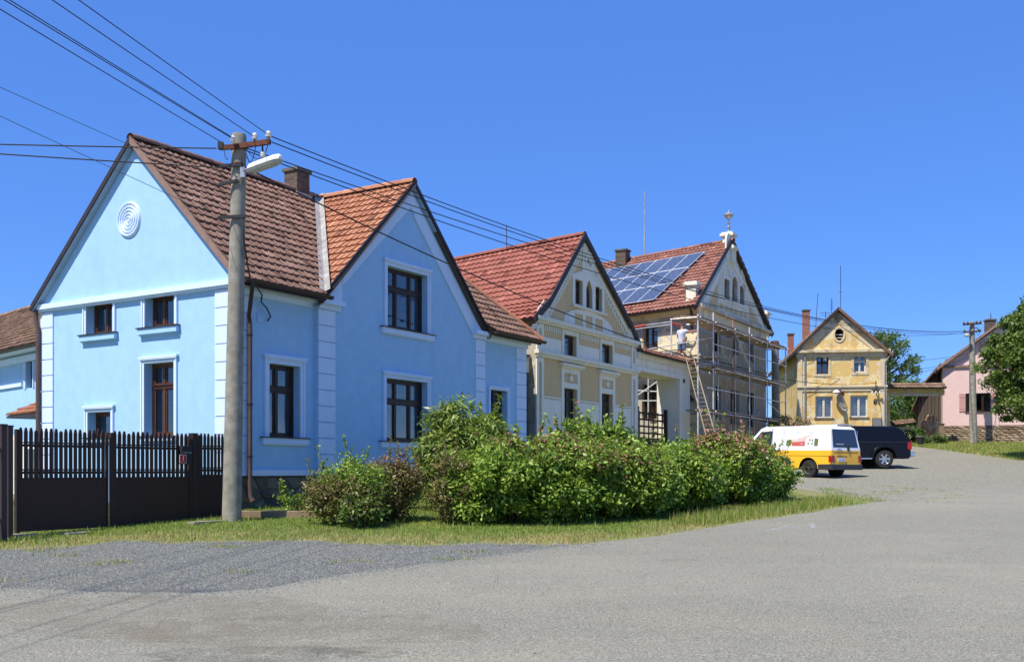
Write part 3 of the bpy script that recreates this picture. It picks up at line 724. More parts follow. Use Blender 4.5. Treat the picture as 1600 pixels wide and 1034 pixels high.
# verge boards, lit gable
def verge(F, pts, off, h, th, mat, soff, parent, wallw=None):
    """boards along a gable slope: face board of height h, underside plate back to the wall"""
    for a, b in zip(pts[:-1], pts[1:]):
        mb = MB(); F.prism(mb, [a, b, (b[0], b[1]-h), (a[0], a[1]-h)], off, off+th); mb.build('verge_board', mat, parent)
        if soff:
            mb = MB(); F.prism(mb, [(a[0], a[1]-h-.002), (b[0], b[1]-h-.002), (b[0], b[1]-h-.03), (a[0], a[1]-h-.03)], 0.045, off-.002); mb.build('soffit', soff, parent)
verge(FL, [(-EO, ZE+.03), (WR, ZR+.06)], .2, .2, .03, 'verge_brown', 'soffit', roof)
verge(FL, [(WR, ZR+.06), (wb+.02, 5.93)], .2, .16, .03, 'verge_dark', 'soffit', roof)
verge(FS, [(TL0-.05, ZF+.05), (TA, ZA+.06)], GO, .17, .03, 'verge_dark', 'soffit', roof)
verge(FS, [(TA, ZA+.06), (TR0+.05, ZF+.05)], GO, .14, .03, 'verge_dark', 'soffit', roof)
mb = MB(); FS.prism(mb, [(TL0, ZF-.06), (TA, ZA-.08), (TA, ZA-.13), (TL0, ZF-.11)], GO+.03, GO+.05); mb.build('verge_trim', 'verge_brown', roof)
# gutters and downpipes
def gutter(parent, a, b, r=.075, mat='gutter_metal'):
    a, b = Vector(a), Vector(b); d = (b-a).normalized(); x = d.cross(Vector((0, 0, 1))).normalized(); vs = []; fs = []; K = 8
    for p in (a, b):
        for rr in (r, r-.008):
            for k in range(K+1): t = math.pi*k/K; vs.append(p+x*math.cos(t)*rr-Vector((0, 0, 1))*math.sin(t)*rr)
    m = K+1
    for k in range(K): fs += [(k, k+1, 2*m+k+1, 2*m+k), (m+k, 3*m+k, 3*m+k+1, m+k+1), (k, m+k, m+k+1, k+1), (2*m+k, 2*m+k+1, 3*m+k+1, 3*m+k)]
    mb = MB(); mb.add(vs, fs); mb.add([a+x*math.cos(math.pi*k/K)*r-Vector((0, 0, math.sin(math.pi*k/K)*r)) for k in range(K+1)], [tuple(range(K+1))]); mb.add([b+x*math.cos(math.pi*k/K)*r-Vector((0, 0, math.sin(math.pi*k/K)*r)) for k in range(K+1)], [tuple(range(K+1))])
    return mb.build('gutter', mat, parent)
gt = gutter(blue, e(-.12, ZE-.02, EO+.07), e(TL0+.15, ZE-.02, EO+.07), .085)
mb = MB(); FS.box(mb, -.12, TL0+.0, ZE-.14, ZE+.0, EO-.06, EO-.01); mb.build('fascia_board', 'gutter_metal', blue)
gutter(blue, e(TR0-.05, ZE-.02, EO+.07), e(TE+.4, ZE-.02, EO+.07), .085)
mb = MB(); FS.box(mb, TR0+.1, TE+.3, ZE-.14, ZE, EO-.06, EO-.01); mb.build('fascia_board', 'gutter_metal', blue)
def pipe(parent, pts, r, mat, name='downpipe'):
    mb = MB(); mb.tube(pts, r, 10); o = mb.build(name, mat, parent, smooth=True); return o
tp = FS.t(390.5, .12); zb = .82
pp = pipe(blue, [FS.P(.1, ZE-.05, EO+.07), FS.P(.1, ZE-.25, EO+.07), FS.P(tp-.05, ZE-.75, .14), FS.P(tp, ZE-.95, .12)], .05, 'gutter_metal')
pipe(blue, [FS.P(tp, ZE-.9, .12), FS.P(tp, 1.35, .12)], .055, 'pipe_brown'); pipe(blue, [FS.P(tp, 1.36, .12), FS.P(tp, .98, .12), FS.P(tp+.02, .86, .2)], .065, 'pipe_brown', 'downpipe_shoe')
mb = MB()
for z in (4.7, 3.1, 1.9): mb.lathe([(.066, -.02), (.066, .02)], FS.P(tp, z, .12), n=10)
mb.build('pipe_clamp', 'gutter_metal', blue)
tl = WW-.02
mb = MB(); mb.tube([FL.P(WW+.08, 5.85, .12), FL.P(WW+.08, 5.5, .1), FL.P(WW+.0, 5.3, .1), FL.P(WW+.0, g(27)+.2, .1)], .06, 10); mb.build('downpipe', 'pipe_brown', blue, smooth=True)
gutter(blue, FL.P(WW+.16, 5.85, .22), FL.P(WW+.16, 5.85, -3), .075)
# chimney
def chimney(parent, c, sz, h, mat, cap=True, name='chimney', flash=False, capmat='concrete_dark', rz=0):
    mb = MB(); mb.box((c[0], c[1], c[2]+h/2), (sz[0], sz[1], h), rz)
    o = mb.build(name, mat, parent)
    if cap: mb = MB(); mb.box((c[0], c[1], c[2]+h+.04), (sz[0]+.1, sz[1]+.1, .09), rz); mb.build('chimney_cap', capmat, o)
    if flash: mb = MB(); mb.box((c[0], c[1], c[2]+flash), (sz[0]+.12, sz[1]+.12, .16), rz); mb.build('chimney_flashing', 'flashing', o)
    return o
rzb = math.atan2(d1.y, d1.x)
cc = hit(464, 309, FS.P(0, 0, -WR-.1), FS.n); chimney(roof, (cc.x, cc.y, ZR-.9), (.52, .5), 1.5, 'chimney_brick', cap=True, flash=.78, rz=rzb)
# telephone cable on the facade
# ---- low rear wing of the blue house at the far left
rear = thing('outbuilding', (-22, 40, g(40)), 'low blue outbuilding with old tile roof left of the tall gable', 'house')
uo = Vector((-( 800+800)/FPX, 1, 0)).normalized(); FO = Frame(Vector(((60-CXP)/FPX*33.0, 33.0, 0)), uo, -Vector((uo.y, -uo.x, 0)))
z_e = FO.pix(20, 556)[1]; z_w = FO.pix(45, 612)
tt = FO.t(0)
ow = (FO.t(52), FO.t(41), FO.pix(46, 606)[1], FO.pix(46, 562)[1])
wall(FO, [(-2, .8), (14, .8), (14, z_e), (-2, z_e)], [rect(*ow)], .25, 'blue_plaster', rear)
wn = window(FO, *ow, rear, recess=.15); surround(FO, *ow, wn, 'pale_plaster', w=.12)
zb2 = FO.pix(20, 603)[1]; mb = MB(); FO.box(mb, ow[1]+.3, 14, zb2-.06, zb2+.06, 0, .06); FO.box(mb, -1.9, 14, z_e-.3, z_e-.1, 0, .12); mb.build('wall_band', 'pale_plaster', rear)
rt = FO.P(0, z_e+.1, .5); rr_ = FO.P(0, z_e+2.75, -3.2)
slope_pts(rear, FO.P(-2, z_e+.1, .5), FO.P(14, z_e+.1, .5), [FO.P(-2, z_e+.1, .5), FO.P(14, z_e+.1, .5), FO.P(14, z_e+2.75, -3.2), FO.P(-2, z_e+2.75, -3.2)], 'tile_old', name='roof')
slope_pts(rear, FO.P(-2, z_e+.1, -6.9), FO.P(14, z_e+.1, -6.9), [FO.P(-2, z_e+.1, -6.9), FO.P(14, z_e+.1, -6.9), FO.P(14, z_e+2.75, -3.2), FO.P(-2, z_e+2.75, -3.2)], 'tile_old', tw=.46, name='roof')
ridge(rear, FO.P(-2, z_e+2.8, -3.2), FO.P(14, z_e+2.8, -3.2), 'tile_old', .13)
gutter(rear, FO.P(-2, z_e+.05, .58), FO.P(14, z_e+.05, .58)); mb = MB(); FO.box(mb, -2, 14, z_e-.02, z_e+.0, 0, .5); mb.build('soffit', 'pale_plaster', rear)
# small porch roof + white wall seen over the gate
porch = thing('porch', (-14, 30, g(30)), 'small tiled porch roof on a white wall behind the brown gate', 'porch')
FQ = Frame(Vector(((60-CXP)/FPX*29.5, 29.5, 0)), uo, -Vector((uo.y, -uo.x, 0)))
a0 = FQ.pix(10, 647); a1 = FQ.pix(53, 645); 
slope_pts(porch, FQ.P(a1[0]-.6, a1[1], 0), FQ.P(a0[0], a1[1], 0), [FQ.P(a1[0]-.6, a1[1], 0), FQ.P(a0[0], a1[1], 0), FQ.P(a0[0]-.3, a1[1]+.45, -.9), FQ.P(a1[0]-.6, a1[1]+.45, -.9)], 'tile_orange', name='roof')
mb = MB(); FQ.box(mb, a1[0]-.6, a0[0], a1[1]-.08, a1[1]-.02, -.9, 0); mb.build('roof_board', 'verge_dark', porch)
mb = MB(); FQ.box(mb, a1[0]-.6, a1[0]+.0, .9, a1[1]-.08, -.7, -.3); FQ.box(mb, a1[0]+.0, a1[0]+.16, a1[1]-.55, a1[1]-.08, -.5, -.3); mb.build('porch_post', 'window_wood', porch)
zt_, = (FQ.pix(30, 668, .6)[1],)
gw_ = thing('garden_wall', FQ.P(2, g(29), .6), 'curved white garden wall behind the brown gate', 'wall')
mb = MB(); pts = [(a1[0]-1, .7)]+[(7, .7), (7, zt_+.03)]+[(a1[0]+.4+k*.25, zt_-.02-.22*(1-k/8)**2) for k in range(8, -1, -1)]+[(a1[0]-1, zt_-.6)]
FQ.prism(mb, pts, .3, .55); mb.build('wall', 'white_plaster', gw_)

# ================================================================ BEIGE HOUSE
dh = Vector((950/FPX, 1, 0)).normalized(); FB = Frame(Vector(((837-CXP)/FPX*36, 36, 0)), dh)
vb = Vector((-1817/FPX*.96, 1, 0)).normalized()
bh = thing('beige_house', FB.P(4.3, g(40), -4), 'beige and white rendered house with red metal tile roof and pointed attic window', 'house')
tR = FB.t(993); tAp, zAp = FB.pix(920, 366, .3); cz1 = FB.pix(834, 496)[1]; cz2 = FB.pix(837, 550)[1]
TBB = 1.3
w2 = dict(a=T4(FB, 880.3, 899.6, 521.5, 556.3), b=T4(FB, 939.3, 956, 536, 569))
w1 = dict(a=T4(FB, 880, 900.8, 605.5, 667), b=T4(FB, 938.8, 956.4, 613.8, 672))
wg = dict(a=T4(FB, 898, 909.7, 435.4, 474.2), b=T4(FB, 929.6, 940.2, 446.7, 484.3)); wc = T4(FB, 915.1, 924.8, 436, 480)
ro = FB.pix(919.4, 408.4); zEv = FB.pix(829, 493, .3)[1]
vg = [(-.35, zEv), (.8, zEv+.78), (tAp, zAp), (tR-.75, zEv+.78), (tR+.25, zEv)]   # flared feet
out = [(0, TBB), (tR, TBB), (tR, zEv+.08), (tR-.75, zEv+.68), (tAp, zAp-.1), (.8, zEv+.68), (0, zEv+.12)]
arch_c = arch(wc[0], wc[1], wc[2], wc[3]+.0, pointed=True)
wall(FB, out, [rect(*w2['a']), rect(*w2['b']), rect(*w1['a']), rect(*w1['b']), rect(*wg['a']), rect(*wg['b']), arch_c], .22, 'beige_plaster', bh, 'front_wall')
for q in (w1['a'], w1['b']): window(FB, *q, bh, recess=.14, cols=(.5,), transom=.72, wood='verge_dark', fw=.06)
for q in (w2['a'], w2['b']): window(FB, *q, bh, recess=.12, cols=(), wood='verge_dark', fw=.07, curtain='curtain_red' if q is w2['a'] else None, cw=.3)
for q in (wg['a'], wg['b'], wc):
    wn = window(FB, q[0], q[1], q[2], q[3]-(.35 if q is wc else 0), bh, recess=.12, cols=(), transom=.62, wood='verge_dark', fw=.06)
mb = MB(); FB.prism(mb, arch_c, -.14, -.12); mb.build('arch_pane', 'verge_dark', bh)
# white bands (proud of the beige field)
def band(pts, o0=.0, o1=.03, mat='cream_plaster', name='wall_band', holes=()):
    mb = MB(); FB.prism(mb, pts, o0, o1, 0, holes); return mb.build(name, mat, bh)
mb = MB(); FB.box(mb, -.12, tR+.12, cz1-.06, cz1+.08, 0, .2); FB.box(mb, -.05, tR+.05, cz1-.14, cz1-.06, 0, .12); mb.build('upper_cornice', 'cream_plaster', bh)
mb = MB(); FB.box(mb, -.1, tR+.1, cz2-.04, cz2+.08, 0, .18); FB.box(mb, -.05, tR+.05, cz2-.14, cz2-.04, 0, .1); mb.build('lower_cornice', 'cream_plaster', bh)
pw = FB.t(848)
for a, b in ((0, pw), (tR-pw, tR)):
    for z0, z1 in ((cz2+.1, cz1-.15), (TBB, cz2-.15)):
        m = (a+b)/2; band(rect(a+.005, b, z0, z1), 0, .05, 'white_plaster', 'corner_pilaster', holes=[arch(m-.1, m+.1, z0+.25, z1-.15)])
# white zones: lower half of each storey, pierced by the windows
def zone(z0, z1, ws, name, mat='white_plaster', o1=.02):
    t = pw+.02
    for q in ws+[None]:
        e_ = q[0]-.19 if q else tR-pw-.02
        band(rect(t, e_, z0, z1), 0, o1, mat, name)
        if q: t = q[1]+.19
zb1 = FB.pix(849, 622)[1]
zone(cz2+.1, cz2+.1+(cz1-cz2)*.42, [w2['a'], w2['b']], 'white_dado'); zone(TBB, zb1, [w1['a'], w1['b']], 'white_dado')
zone(zb1+.03, zb1+.09, [w1['a'], w1['b']], 'dado_rail', o1=.04)
for q in (w2['a'], w2['b']):
    band(rect(q[0]-.17, q[1]+.17, min(q[2]-.06, cz2+.1), q[3]+.17), .0, .045, 'cream_plaster', 'window_surround', holes=[rect(q[0], q[1], q[2], q[3])])
for q in (w1['a'], w1['b']):
    hh = q[3]; band(rect(q[0]-.2, q[1]+.2, TBB+.3, hh+.75), 0, .05, 'white_plaster', 'window_surround', holes=[rect(q[0], q[1], q[2], hh), rect(q[0], q[1], hh+.2, hh+.55)])
    mb = MB(); FB.box(mb, q[0]-.36, q[1]+.36, hh+.78, hh+.88, 0, .2); FB.box(mb, q[0]-.28, q[1]+.28, hh+.72, hh+.78, 0, .12); mb.build('window_hood', 'cream_plaster', bh)
    c_ = (q[0]+q[1])/2; mb = MB(); FB.prism(mb, circ(c_, hh+.375, .12, 12), 0, .07); mb.build('rosette', 'white_plaster', bh)
# gable ornament: central white field, lunette, three sunk panels, rake border with dentils
lun0, lun1 = FB.pix(880, 504)[0], FB.pix(957, 525)[0]; lz = cz1+.1; lc = (lun0+lun1)/2; lr = (lun1-lun0)/2; lh = FB.pix(905, 482)[1]-lz
lt = [(lc+lr*math.cos(math.pi*k/18), lz+lh*math.sin(math.pi*k/18)**.8) for k in range(19)]
sq = []
for xl, xr, yt, yb in ((897.7, 909.9, 488.6, 507), (914.1, 924.8, 492.5, 511), (929, 940.8, 497, 516)):
    q = T4(FB, xl, xr, yt, yb); sq.append(rect(*q))
band(lt, .0, .03, 'white_plaster', 'lunette_field', holes=sq)
cl, cr = wg['a'][0]-.2, wg['b'][1]+.2; zt = ro[1]+.1
fld = [(cl, lz+lh*.99), (cr, lz+lh*.99), (cr, wg['a'][3]+.15), (ro[0]+.55, zt-.55), (ro[0]+.5, zt+.45), (ro[0], zt+.75), (ro[0]-.5, zt+.45), (ro[0]-.55, zt-.55), (cl, wg['a'][3]+.15)]
band(fld, .0, .028, 'white_plaster', 'gable_panel', holes=[rect(*wg['a']), rect(*wg['b']), arch_c, circ(ro[0], ro[1], .2, 14)])
mb = MB(); FB.prism(mb, circ(ro[0], ro[1], .36, 20), .0, .06, 0, [circ(ro[0], ro[1], .2, 20)]); mb.build('oculus_frame', 'cream_plaster', bh)
mb = MB(); FB.prism(mb, circ(ro[0], ro[1], .2, 14), .001, .004); mb.build('oculus_pane', 'verge_dark', bh)
mb = MB(); FB.box(mb, cl-.08, cr+.08, lz+lh-.0, lz+lh+.08, .03, .12); mb.build('panel_ledge', 'cream_plaster', bh)
rk = [(p[0], p[1]-.3) for p in vg]
mb = MB(); FB.strip(mb, [rk[0], rk[1], rk[2]], .16, 0, .05); FB.strip(mb, [rk[2], rk[3], rk[4]], .16, 0, .05); mb.build('rake_border', 'cream_plaster', bh)
mb = MB()
for a, b in ((rk[1], rk[2]), (rk[2], rk[3])):
    n = 22
    for k in range(1, n):
        t = a[0]+(b[0]-a[0])*k/n; z = a[1]+(b[1]-a[1])*k/n-.26
        FB.box(mb, t-.05, t+.05, z-.22, z, 0, .04)
o = mb.build('dentil_row', 'cream_plaster', bh); o['kind'] = 'stuff'
for s0, s1 in ((.08, 1.05), (tR-1.0, tR-.08)):
    h_ = .95; pts = [(s0, lz), (s1, lz)]+([(s1-(s1-s0)*.12*k, lz+h_*.16*k) for k in range(1, 5)]+[(s0, lz+.2)] if s0 < 1 else [(s1, lz+.2)]+[(s0+(s1-s0)*.12*k, lz+h_*.16*k) for k in range(4, 0, -1)])
    band(pts, 0, .03, 'white_plaster', 'gable_foot')
mb = MB()
for zq, qq in ((cz1-.16, [w2['a'], w2['b']]),):
    t = pw+.1
    while t < tR-pw-.1:
        if not any(q[0]-.25 < t < q[1]+.25 for q in qq): FB.box(mb, t, t+.07, zq-.2, zq, 0, .04)
        t += .14
o = mb.build('frieze_dentils', 'cream_plaster', bh); o['kind'] = 'stuff'
# body behind
LB_ = 15.0
def Pv(F, t, z, off, v, s): return F.P(t, z, off)+v*s
mb = MB()
mb.poly([Pv(FB, 0, TBB, 0, vb, 0), Pv(FB, 0, TBB, 0, vb, LB_), Pv(FB, 0, zEv, 0, vb, LB_), Pv(FB, 0, zEv, 0, vb, 0)])
mb.build('side_wall', 'grey_render', bh)
mb = MB(); mb.poly([Pv(FB, tR, TBB, 0, vb, 0), Pv(FB, tR, TBB, 0, vb, LB_), Pv(FB, tR, zEv, 0, vb, LB_), Pv(FB, tR, zEv, 0, vb, 0)])
mb.poly([Pv(FB, 0, TBB, 0, vb, LB_), Pv(FB, tR, TBB, 0, vb, LB_), Pv(FB, tR, zEv, 0, vb, LB_), Pv(FB, tAp, zAp-.3, 0, vb, LB_), Pv(FB, 0, zEv, 0, vb, LB_)]); mb.build('rear_wall', 'grey_render', bh)
broof = MB(); broof.beam(Pv(FB, tAp, zAp-.2, 0, vb, .1), Pv(FB, tAp, zAp-.2, 0, vb, LB_), .1, .12); broof = broof.build('roof', 'old_wood', bh)
rv = .13
def vslope(F, a, b, v, s0, s1, off, parent, mat, **kw):
    P0, P1, P2, P3 = [F.P(t, z, off)+v*s for (t, z), s in ((a, s0), (a, s1), (b, s1), (b, s0))]
    return slope_pts(parent, P0, P1, [P0, P1, P2, P3], mat, **kw)
for a, b in ((vg[0], vg[1]), (vg[1], vg[2]), (vg[4], vg[3]), (vg[3], vg[2])):
    vslope(FB, a, b, vb, 0, LB_, rv, broof, 'tile_red', kind='wave', tw=.28, th=.34, lift=.045, name='tile_field', single=100 if a is vg[1] else 0)
ridge(broof, FB.P(tAp, zAp+.05, rv), FB.P(tAp, zAp+.05, rv)+vb*LB_, 'tile_red', .13)
for a, b in ((vg[0], vg[1]), (vg[1], vg[2])): verge(FB, [(a[0], a[1]+.10), (b[0], b[1]+.10)], rv, .3, .04, 'verge_dark', None, broof)
for a, b in ((vg[2], vg[3]), (vg[3], vg[4])): verge(FB, [(a[0], a[1]+.10), (b[0], b[1]+.10)], rv, .22, .04, 'verge_dark', None, broof)
gutter(broof, FB.P(-.45, zEv-.02, rv), FB.P(-.45, zEv-.02, rv)+vb*8)
# pale chimney-like stub and dark gap next to the blue house
stub = thing('side_pier', FB.P(-.5, g(36), -.5), 'narrow grey wall pier in the gap between blue and beige houses', 'wall')
mb = MB(); FB.box(mb, -.62, -.02, TBB, FB.pix(828, 580)[1], -.8, -.3); mb.build('pier_base', 'concrete_dark', stub)
mb = MB(); FB.box(mb, -.62, -.02, FB.pix(828, 580)[1], FB.pix(828, 556)[1], -.8, -.25); mb.build('pier_block', 'raw_cream_render', stub)
mb = MB(); FB.box(mb, -.66, -.0, FB.pix(828, 556)[1], FB.pix(828, 552)[1], -.85, -.2); mb.build('pier_cap', 'concrete_dark', stub)
# lightning rod on the beige roof
ar = hit(791.5, 388, FB.P(tAp, 0, 0), Vector((vb.y, -vb.x, 0))); rod = thing('lightning_rod', (ar.x, ar.y, zAp), 'thin rod standing on the ridge of the red roof of the beige house', 'antenna')
mb = MB(); mb.tube([(ar.x, ar.y, zAp), (ar.x, ar.y, EYE+(HZ-352)/FPX*ar.y)], .018, 6); mb.build('rod', 'wire_metal', rod)

# ================================================================ GATEWAY (beige arch)
gate = thing('gateway', FB.P(tR+3, g(46), 0), 'beige rendered gateway with tile coping between beige house and scaffolded house', 'gateway')
gL, gR = tR+.02, FB.t(1078); oL, oR = FB.t(997), FB.t(1061); zo = FB.pix(1061, 592)[1]; ztL = FB.pix(991, 550, 0)[1]; ztR = FB.pix(1078, 570, 0)[1]; zz = (ztL+ztR)/2
gt_ = 1.1
mb = MB(); FB.prism(mb, [(gL, TBB), (oL, TBB), (oL, zo), (oR, zo), (oR, TBB), (gR, TBB), (gR, zz), (gL, zz)], -gt_, 0); mb.build('wall', 'cream_plaster', gate)
mb = MB(); FB.box(mb, oR+.002, FB.t(1066), TBB, zo+.95, .0, .035); FB.box(mb, gL+.0, oR, zo+.25, zo+.95, .0, .02); FB.box(mb, gL, oR+.0, zo+.001, zo+.2, .0, .04); mb.build('white_panel', 'white_plaster', gate)
mb = MB(); FB.box(mb, gL, gR+.1, zz-.25, zz-.1, 0, .12); FB.box(mb, gL, gR+.15, zz-.1, zz, 0, .25); mb.build('cornice', 'cream_plaster', gate)
slope_pts(gate, FB.P(gL, zz-.02, .4), FB.P(gR+.2, zz-.02, .4), [FB.P(gL, zz-.02, .4), FB.P(gR+.2, zz-.02, .4), FB.P(gR+.2, zz+.35, -.4), FB.P(gL, zz+.35, -.4)], 'tile_rust', kind='wave', tw=.28, th=.4, name='coping_tiles')
slope_pts(gate, FB.P(gL, zz-.02, -1.2), FB.P(gR+.2, zz-.02, -1.2), [FB.P(gL, zz-.02, -1.2), FB.P(gR+.2, zz-.02, -1.2), FB.P(gR+.2, zz+.35, -.4), FB.P(gL, zz+.35, -.4)], 'tile_rust', kind='wave', tw=.28, th=.4, name='coping_tiles')
mb = MB(); FB.box(mb, FB.t(1067), FB.t(1069.5), *sorted((FB.pix(1068, 598)[1], FB.pix(1068, 592)[1])), 0, .03); mb.build('house_number_plate', 'verge_dark', gate)
# wooden gate with a lattice top
wg_ = thing('wooden_gate', FB.P(oL+1.5, g(46), -.5), 'dark wooden gate with lattice top inside the beige gateway', 'gate')
zg = FB.pix(1020, 646, -.5)[1]; q0, q1 = oL+.05, FB.t(1044, -.5)
mb = MB(); FB.box(mb, q0, q1, TBB+.1, zg-1.1, -.55, -.5); mb.build('board_panel', 'gate_wood', wg_)
for a in (q0, q0+1.0, q1-.3): mb = MB(); FB.box(mb, a, a+.16, TBB+.1, zg+.25, -.6, -.47); mb.build('post', 'gate_wood', wg_)
for k in range(9): t = q0+.2+(q1-q0-.4)*k/8; mb = MB(); FB.box(mb, t-.04, t+.04, zg-1.1, zg+.05, -.52, -.49); mb.build('slat', 'gate_wood', wg_)
for z in (zg-.9, zg-.6, zg-.3, zg-.02): mb = MB(); FB.box(mb, q0, q1, z-.04, z+.04, -.55, -.525); mb.build('rail', 'gate_wood', wg_)
# low side door bay right of the gateway
bay = thing('side_door_bay', FB.P(gR+.6, g(49), -.6), 'low cream wall with arched door at the foot of the ladder', 'wall')
b0, b1 = gR+.0, FB.t(1091); zb_ = FB.pix(1083, 628, -.6)[1]; dd_ = arch(b0+.15, b1-.25, TBB+.2, FB.pix(1083, 655, -.6)[1])
wall(FB, [(b0, TBB), (b1, TBB), (b1, zb_), (b0, zb_)], [dd_], .25, 'raw_cream_render', bay, 'wall', off=-.6)
mb = MB(); FB.prism(mb, dd_, -.83, -.80); mb.build('door', 'gate_wood', bay)
mb = MB(); FB.prism(mb, [(b0, zb_+.35), (b1+.1, zb_), (b1+.1, zb_+.08), (b0, zb_+.45)], -1.2, -.2); mb.build('roof_slab', 'old_wood', bay)
# ================================================================ HOUSE UNDER REPAIR
o3 = FB.P(FB.t(1091), 0, 0); FG = Frame(o3, dh)
v3 = Vector((-1587/FPX, 1, 0)).normalized(); FD = Frame(o3, v3, Vector((-v3.y, v3.x, 0))*1.0)
if FD.n.dot(-o3) < 0: FD.n = -FD.n
rh = thing('renovated_house', FG.P(5, g(54), -5), 'two storey house under repair with solar panels on a rust red tile roof', 'house')
tR3 = FG.t(1197); TB3 = 1.7; tA3, zA3 = FG.pix(1146.5, 376, .25)
ze3 = FG.pix(1092, 476)[1]; vg3 = [(-.25, ze3+.2), (tA3, zA3), (tR3+.35, ze3+.2)]
ze3b = vg3[0][1]
win3 = [T4(FG, *q) for q in ((1115, 1126, 505, 548), (1146, 1154, 517, 554), (1169.4, 1178.5, 527.6, 564), (1118, 1126.5, 603, 655), (1141.5, 1155, 608, 662), (1168, 1180, 612, 666))]
gw3 = [T4(FG, *q) for q in ((1130.3, 1138.8, 434.3, 465.2), (1154.7, 1162, 446, 474.5))]; gc3 = T4(FG, 1142.7, 1151.5, 430, 469.8)
ga3 = arch(gc3[0], gc3[1], gc3[2], gc3[3])
sl_3 = (zA3-ze3b)/(tA3+.25); ez3 = ze3b-.45*sl_3+.7*sl_3; er3 = ze3b-.45*sl_3+.7*(zA3-ze3b+.45*sl_3)/(tR3+.7-tA3)
out3 = [(0, TB3), (tR3, TB3), (tR3, er3-.08), (tA3, zA3-.08), (0, ez3-.08)]
wall(FG, out3, [rect(*q) for q in win3+gw3]+[ga3], .25, 'grey_render', rh, 'gable_wall')
for i, q in enumerate(win3): window(FG, *q, rh, recess=.18, cols=(.5,), transom=.7, wood='window_wood' if i < 3 else 'verge_dark')
for q in gw3: window(FG, *q, rh, recess=.18, cols=(.5,), transom=.65, wood='window_wood')
window(FG, gc3[0], gc3[1], gc3[2], gc3[3]-.45, rh, recess=.18, cols=(.5,), wood='window_wood')
def panel(F, pts, mat, name, par, o0=0, o1=.025, holes=()):
    mb = MB(); F.prism(mb, pts, o0, o1, 0, holes); return mb.build(name, mat, par)
zc3 = ze3-.0
mb = MB(); FG.box(mb, -.25, tR3+.3, zc3-.75, zc3-.62, 0, .12); FG.box(mb, -.25, tR3+.3, zc3-.16, zc3, 0, .3); mb.build('gable_cornice', 'grey_render', rh)
panel(FG, rect(-.02, tR3+.02, zc3-.62, zc3-.16), 'raw_cream_render', 'frieze', rh, 0, .06)
zg0 = zc3+.05; rf3 = lambda t: (ze3b-.15)+(zA3-.3-ze3b+.15)*(t/tA3 if t < tA3 else (tR3-t)/(tR3-tA3))
cA, cB = gw3[0][0]-.75, gw3[1][1]+.75; zlow = zg0+.1
panel(FG, [(.05, zg0), (tR3-.05, zg0), (tR3-.05, er3-.12), (tA3, zA3-.14), (.05, ez3-.12)], 'cream_plaster', 'gable_plaster', rh, 0, .012, [rect(*q) for q in gw3]+[ga3])
panel(FG, [(1.4, zlow), (cA-.15, zlow), (cA-.15, rf3(cA-.15)-.75)], 'beige_plaster', 'gable_field', rh)
panel(FG, [(cB+.15, zlow), (tR3-1.4, zlow), (cB+.15, rf3(cB+.15)-.75)], 'beige_plaster', 'gable_field', rh)
t_ = cA
for k in range(6):
    w_ = (cB-cA)/6; panel(FG, rect(cA+w_*k+.1, cA+w_*(k+1)-.1, zlow+.1, gw3[0][2]-.35), 'beige_plaster', 'gable_field', rh)
for q in gw3:
    m = MB(); FG.prism(m, rect(q[0]-.16, q[1]+.16, q[2]-.16, q[3]+.16), 0, .06, 0, [rect(*q)]); m.build('window_surround', 'white_plaster', rh)
    c_ = (q[0]+q[1])/2; w_ = (q[1]-q[0])/2+.2; m = MB(); FG.strip(m, [(c_-w_, q[3]+.2), (c_, q[3]+1.1), (c_+w_, q[3]+.2)], .13, 0, .07); m.build('window_pediment', 'white_plaster', rh)
m = MB(); FG.prism(m, arch(gc3[0]-.16, gc3[1]+.16, gc3[2]-.1, gc3[3]+.18), 0, .06, 0, [ga3]); m.build('window_surround', 'white_plaster', rh)
m = MB(); FG.prism(m, arch(tA3-.65, tA3+.35, gc3[3]+.7, gc3[3]+2.1), 0, .08); m.build('niche', 'white_plaster', rh)
m = MB(); FG.strip(m, [(.3, rf3(.3)-.2), (tA3, rf3(tA3)-.25), (tR3-.3, rf3(tR3-.3)-.2)], .3, 0, .06); m.build('rake_border', 'white_plaster', rh)
for z in (win3[0][2]-.35,): m = MB(); FG.box(m, -.05, tR3+.05, z-.12, z, 0, .12); m.build('string_course', 'grey_render', rh)
# side wall, part lit
LS = 16.5
def T4D(xl, xr, yt, yb): a, zt = FD.pix(xr, yt); _, zb = FD.pix(xl, yb); b = FD.t(xl); return min(a, b), max(a, b), FD.pix((xl+xr)/2, yb)[1], FD.pix((xl+xr)/2, yt)[1]
ws = T4D(1005.3, 1027.5, 510, 547); wl = T4D(1003, 1030, 600, 655)
wall(FD, [(0, TB3), (LS, TB3), (LS, ze3b), (0, ze3b)], [rect(*ws), rect(*wl)], .25, 'grey_render', rh, 'side_wall')
window(FD, *ws, rh, recess=.2, cols=(.5,), wood='orange_wood'); window(FD, *wl, rh, recess=.2, cols=(.5,), transom=.7)
zA_, zB_ = FD.pix(1060, 560)[1], FD.pix(1060, 517)[1]
panel(FD, rect(.03, ws[0]-.05, zA_+.45, zB_), 'raw_cream_render', 'plaster_patch', rh, 0, .03)
panel(FD, rect(ws[1]+.05, LS-3, zA_+.45, zB_-.1), 'raw_cream_render', 'plaster_patch', rh, 0, .03)
for k in range(9):
    z0 = TB3+1.6+k*.55; panel(FD, rect(.02, .5+.35*(k % 2), z0, z0+.4), 'raw_cream_render', 'corner_block', rh, 0, .05)
mb = MB(); FD.box(mb, -.2, LS, ze3b-.45, ze3b-.1, 0, .25); FD.box(mb, -.1, LS, ze3b-.62, ze3b-.45, 0, .1); mb.build('eave_cornice', 'raw_cream_render', rh)
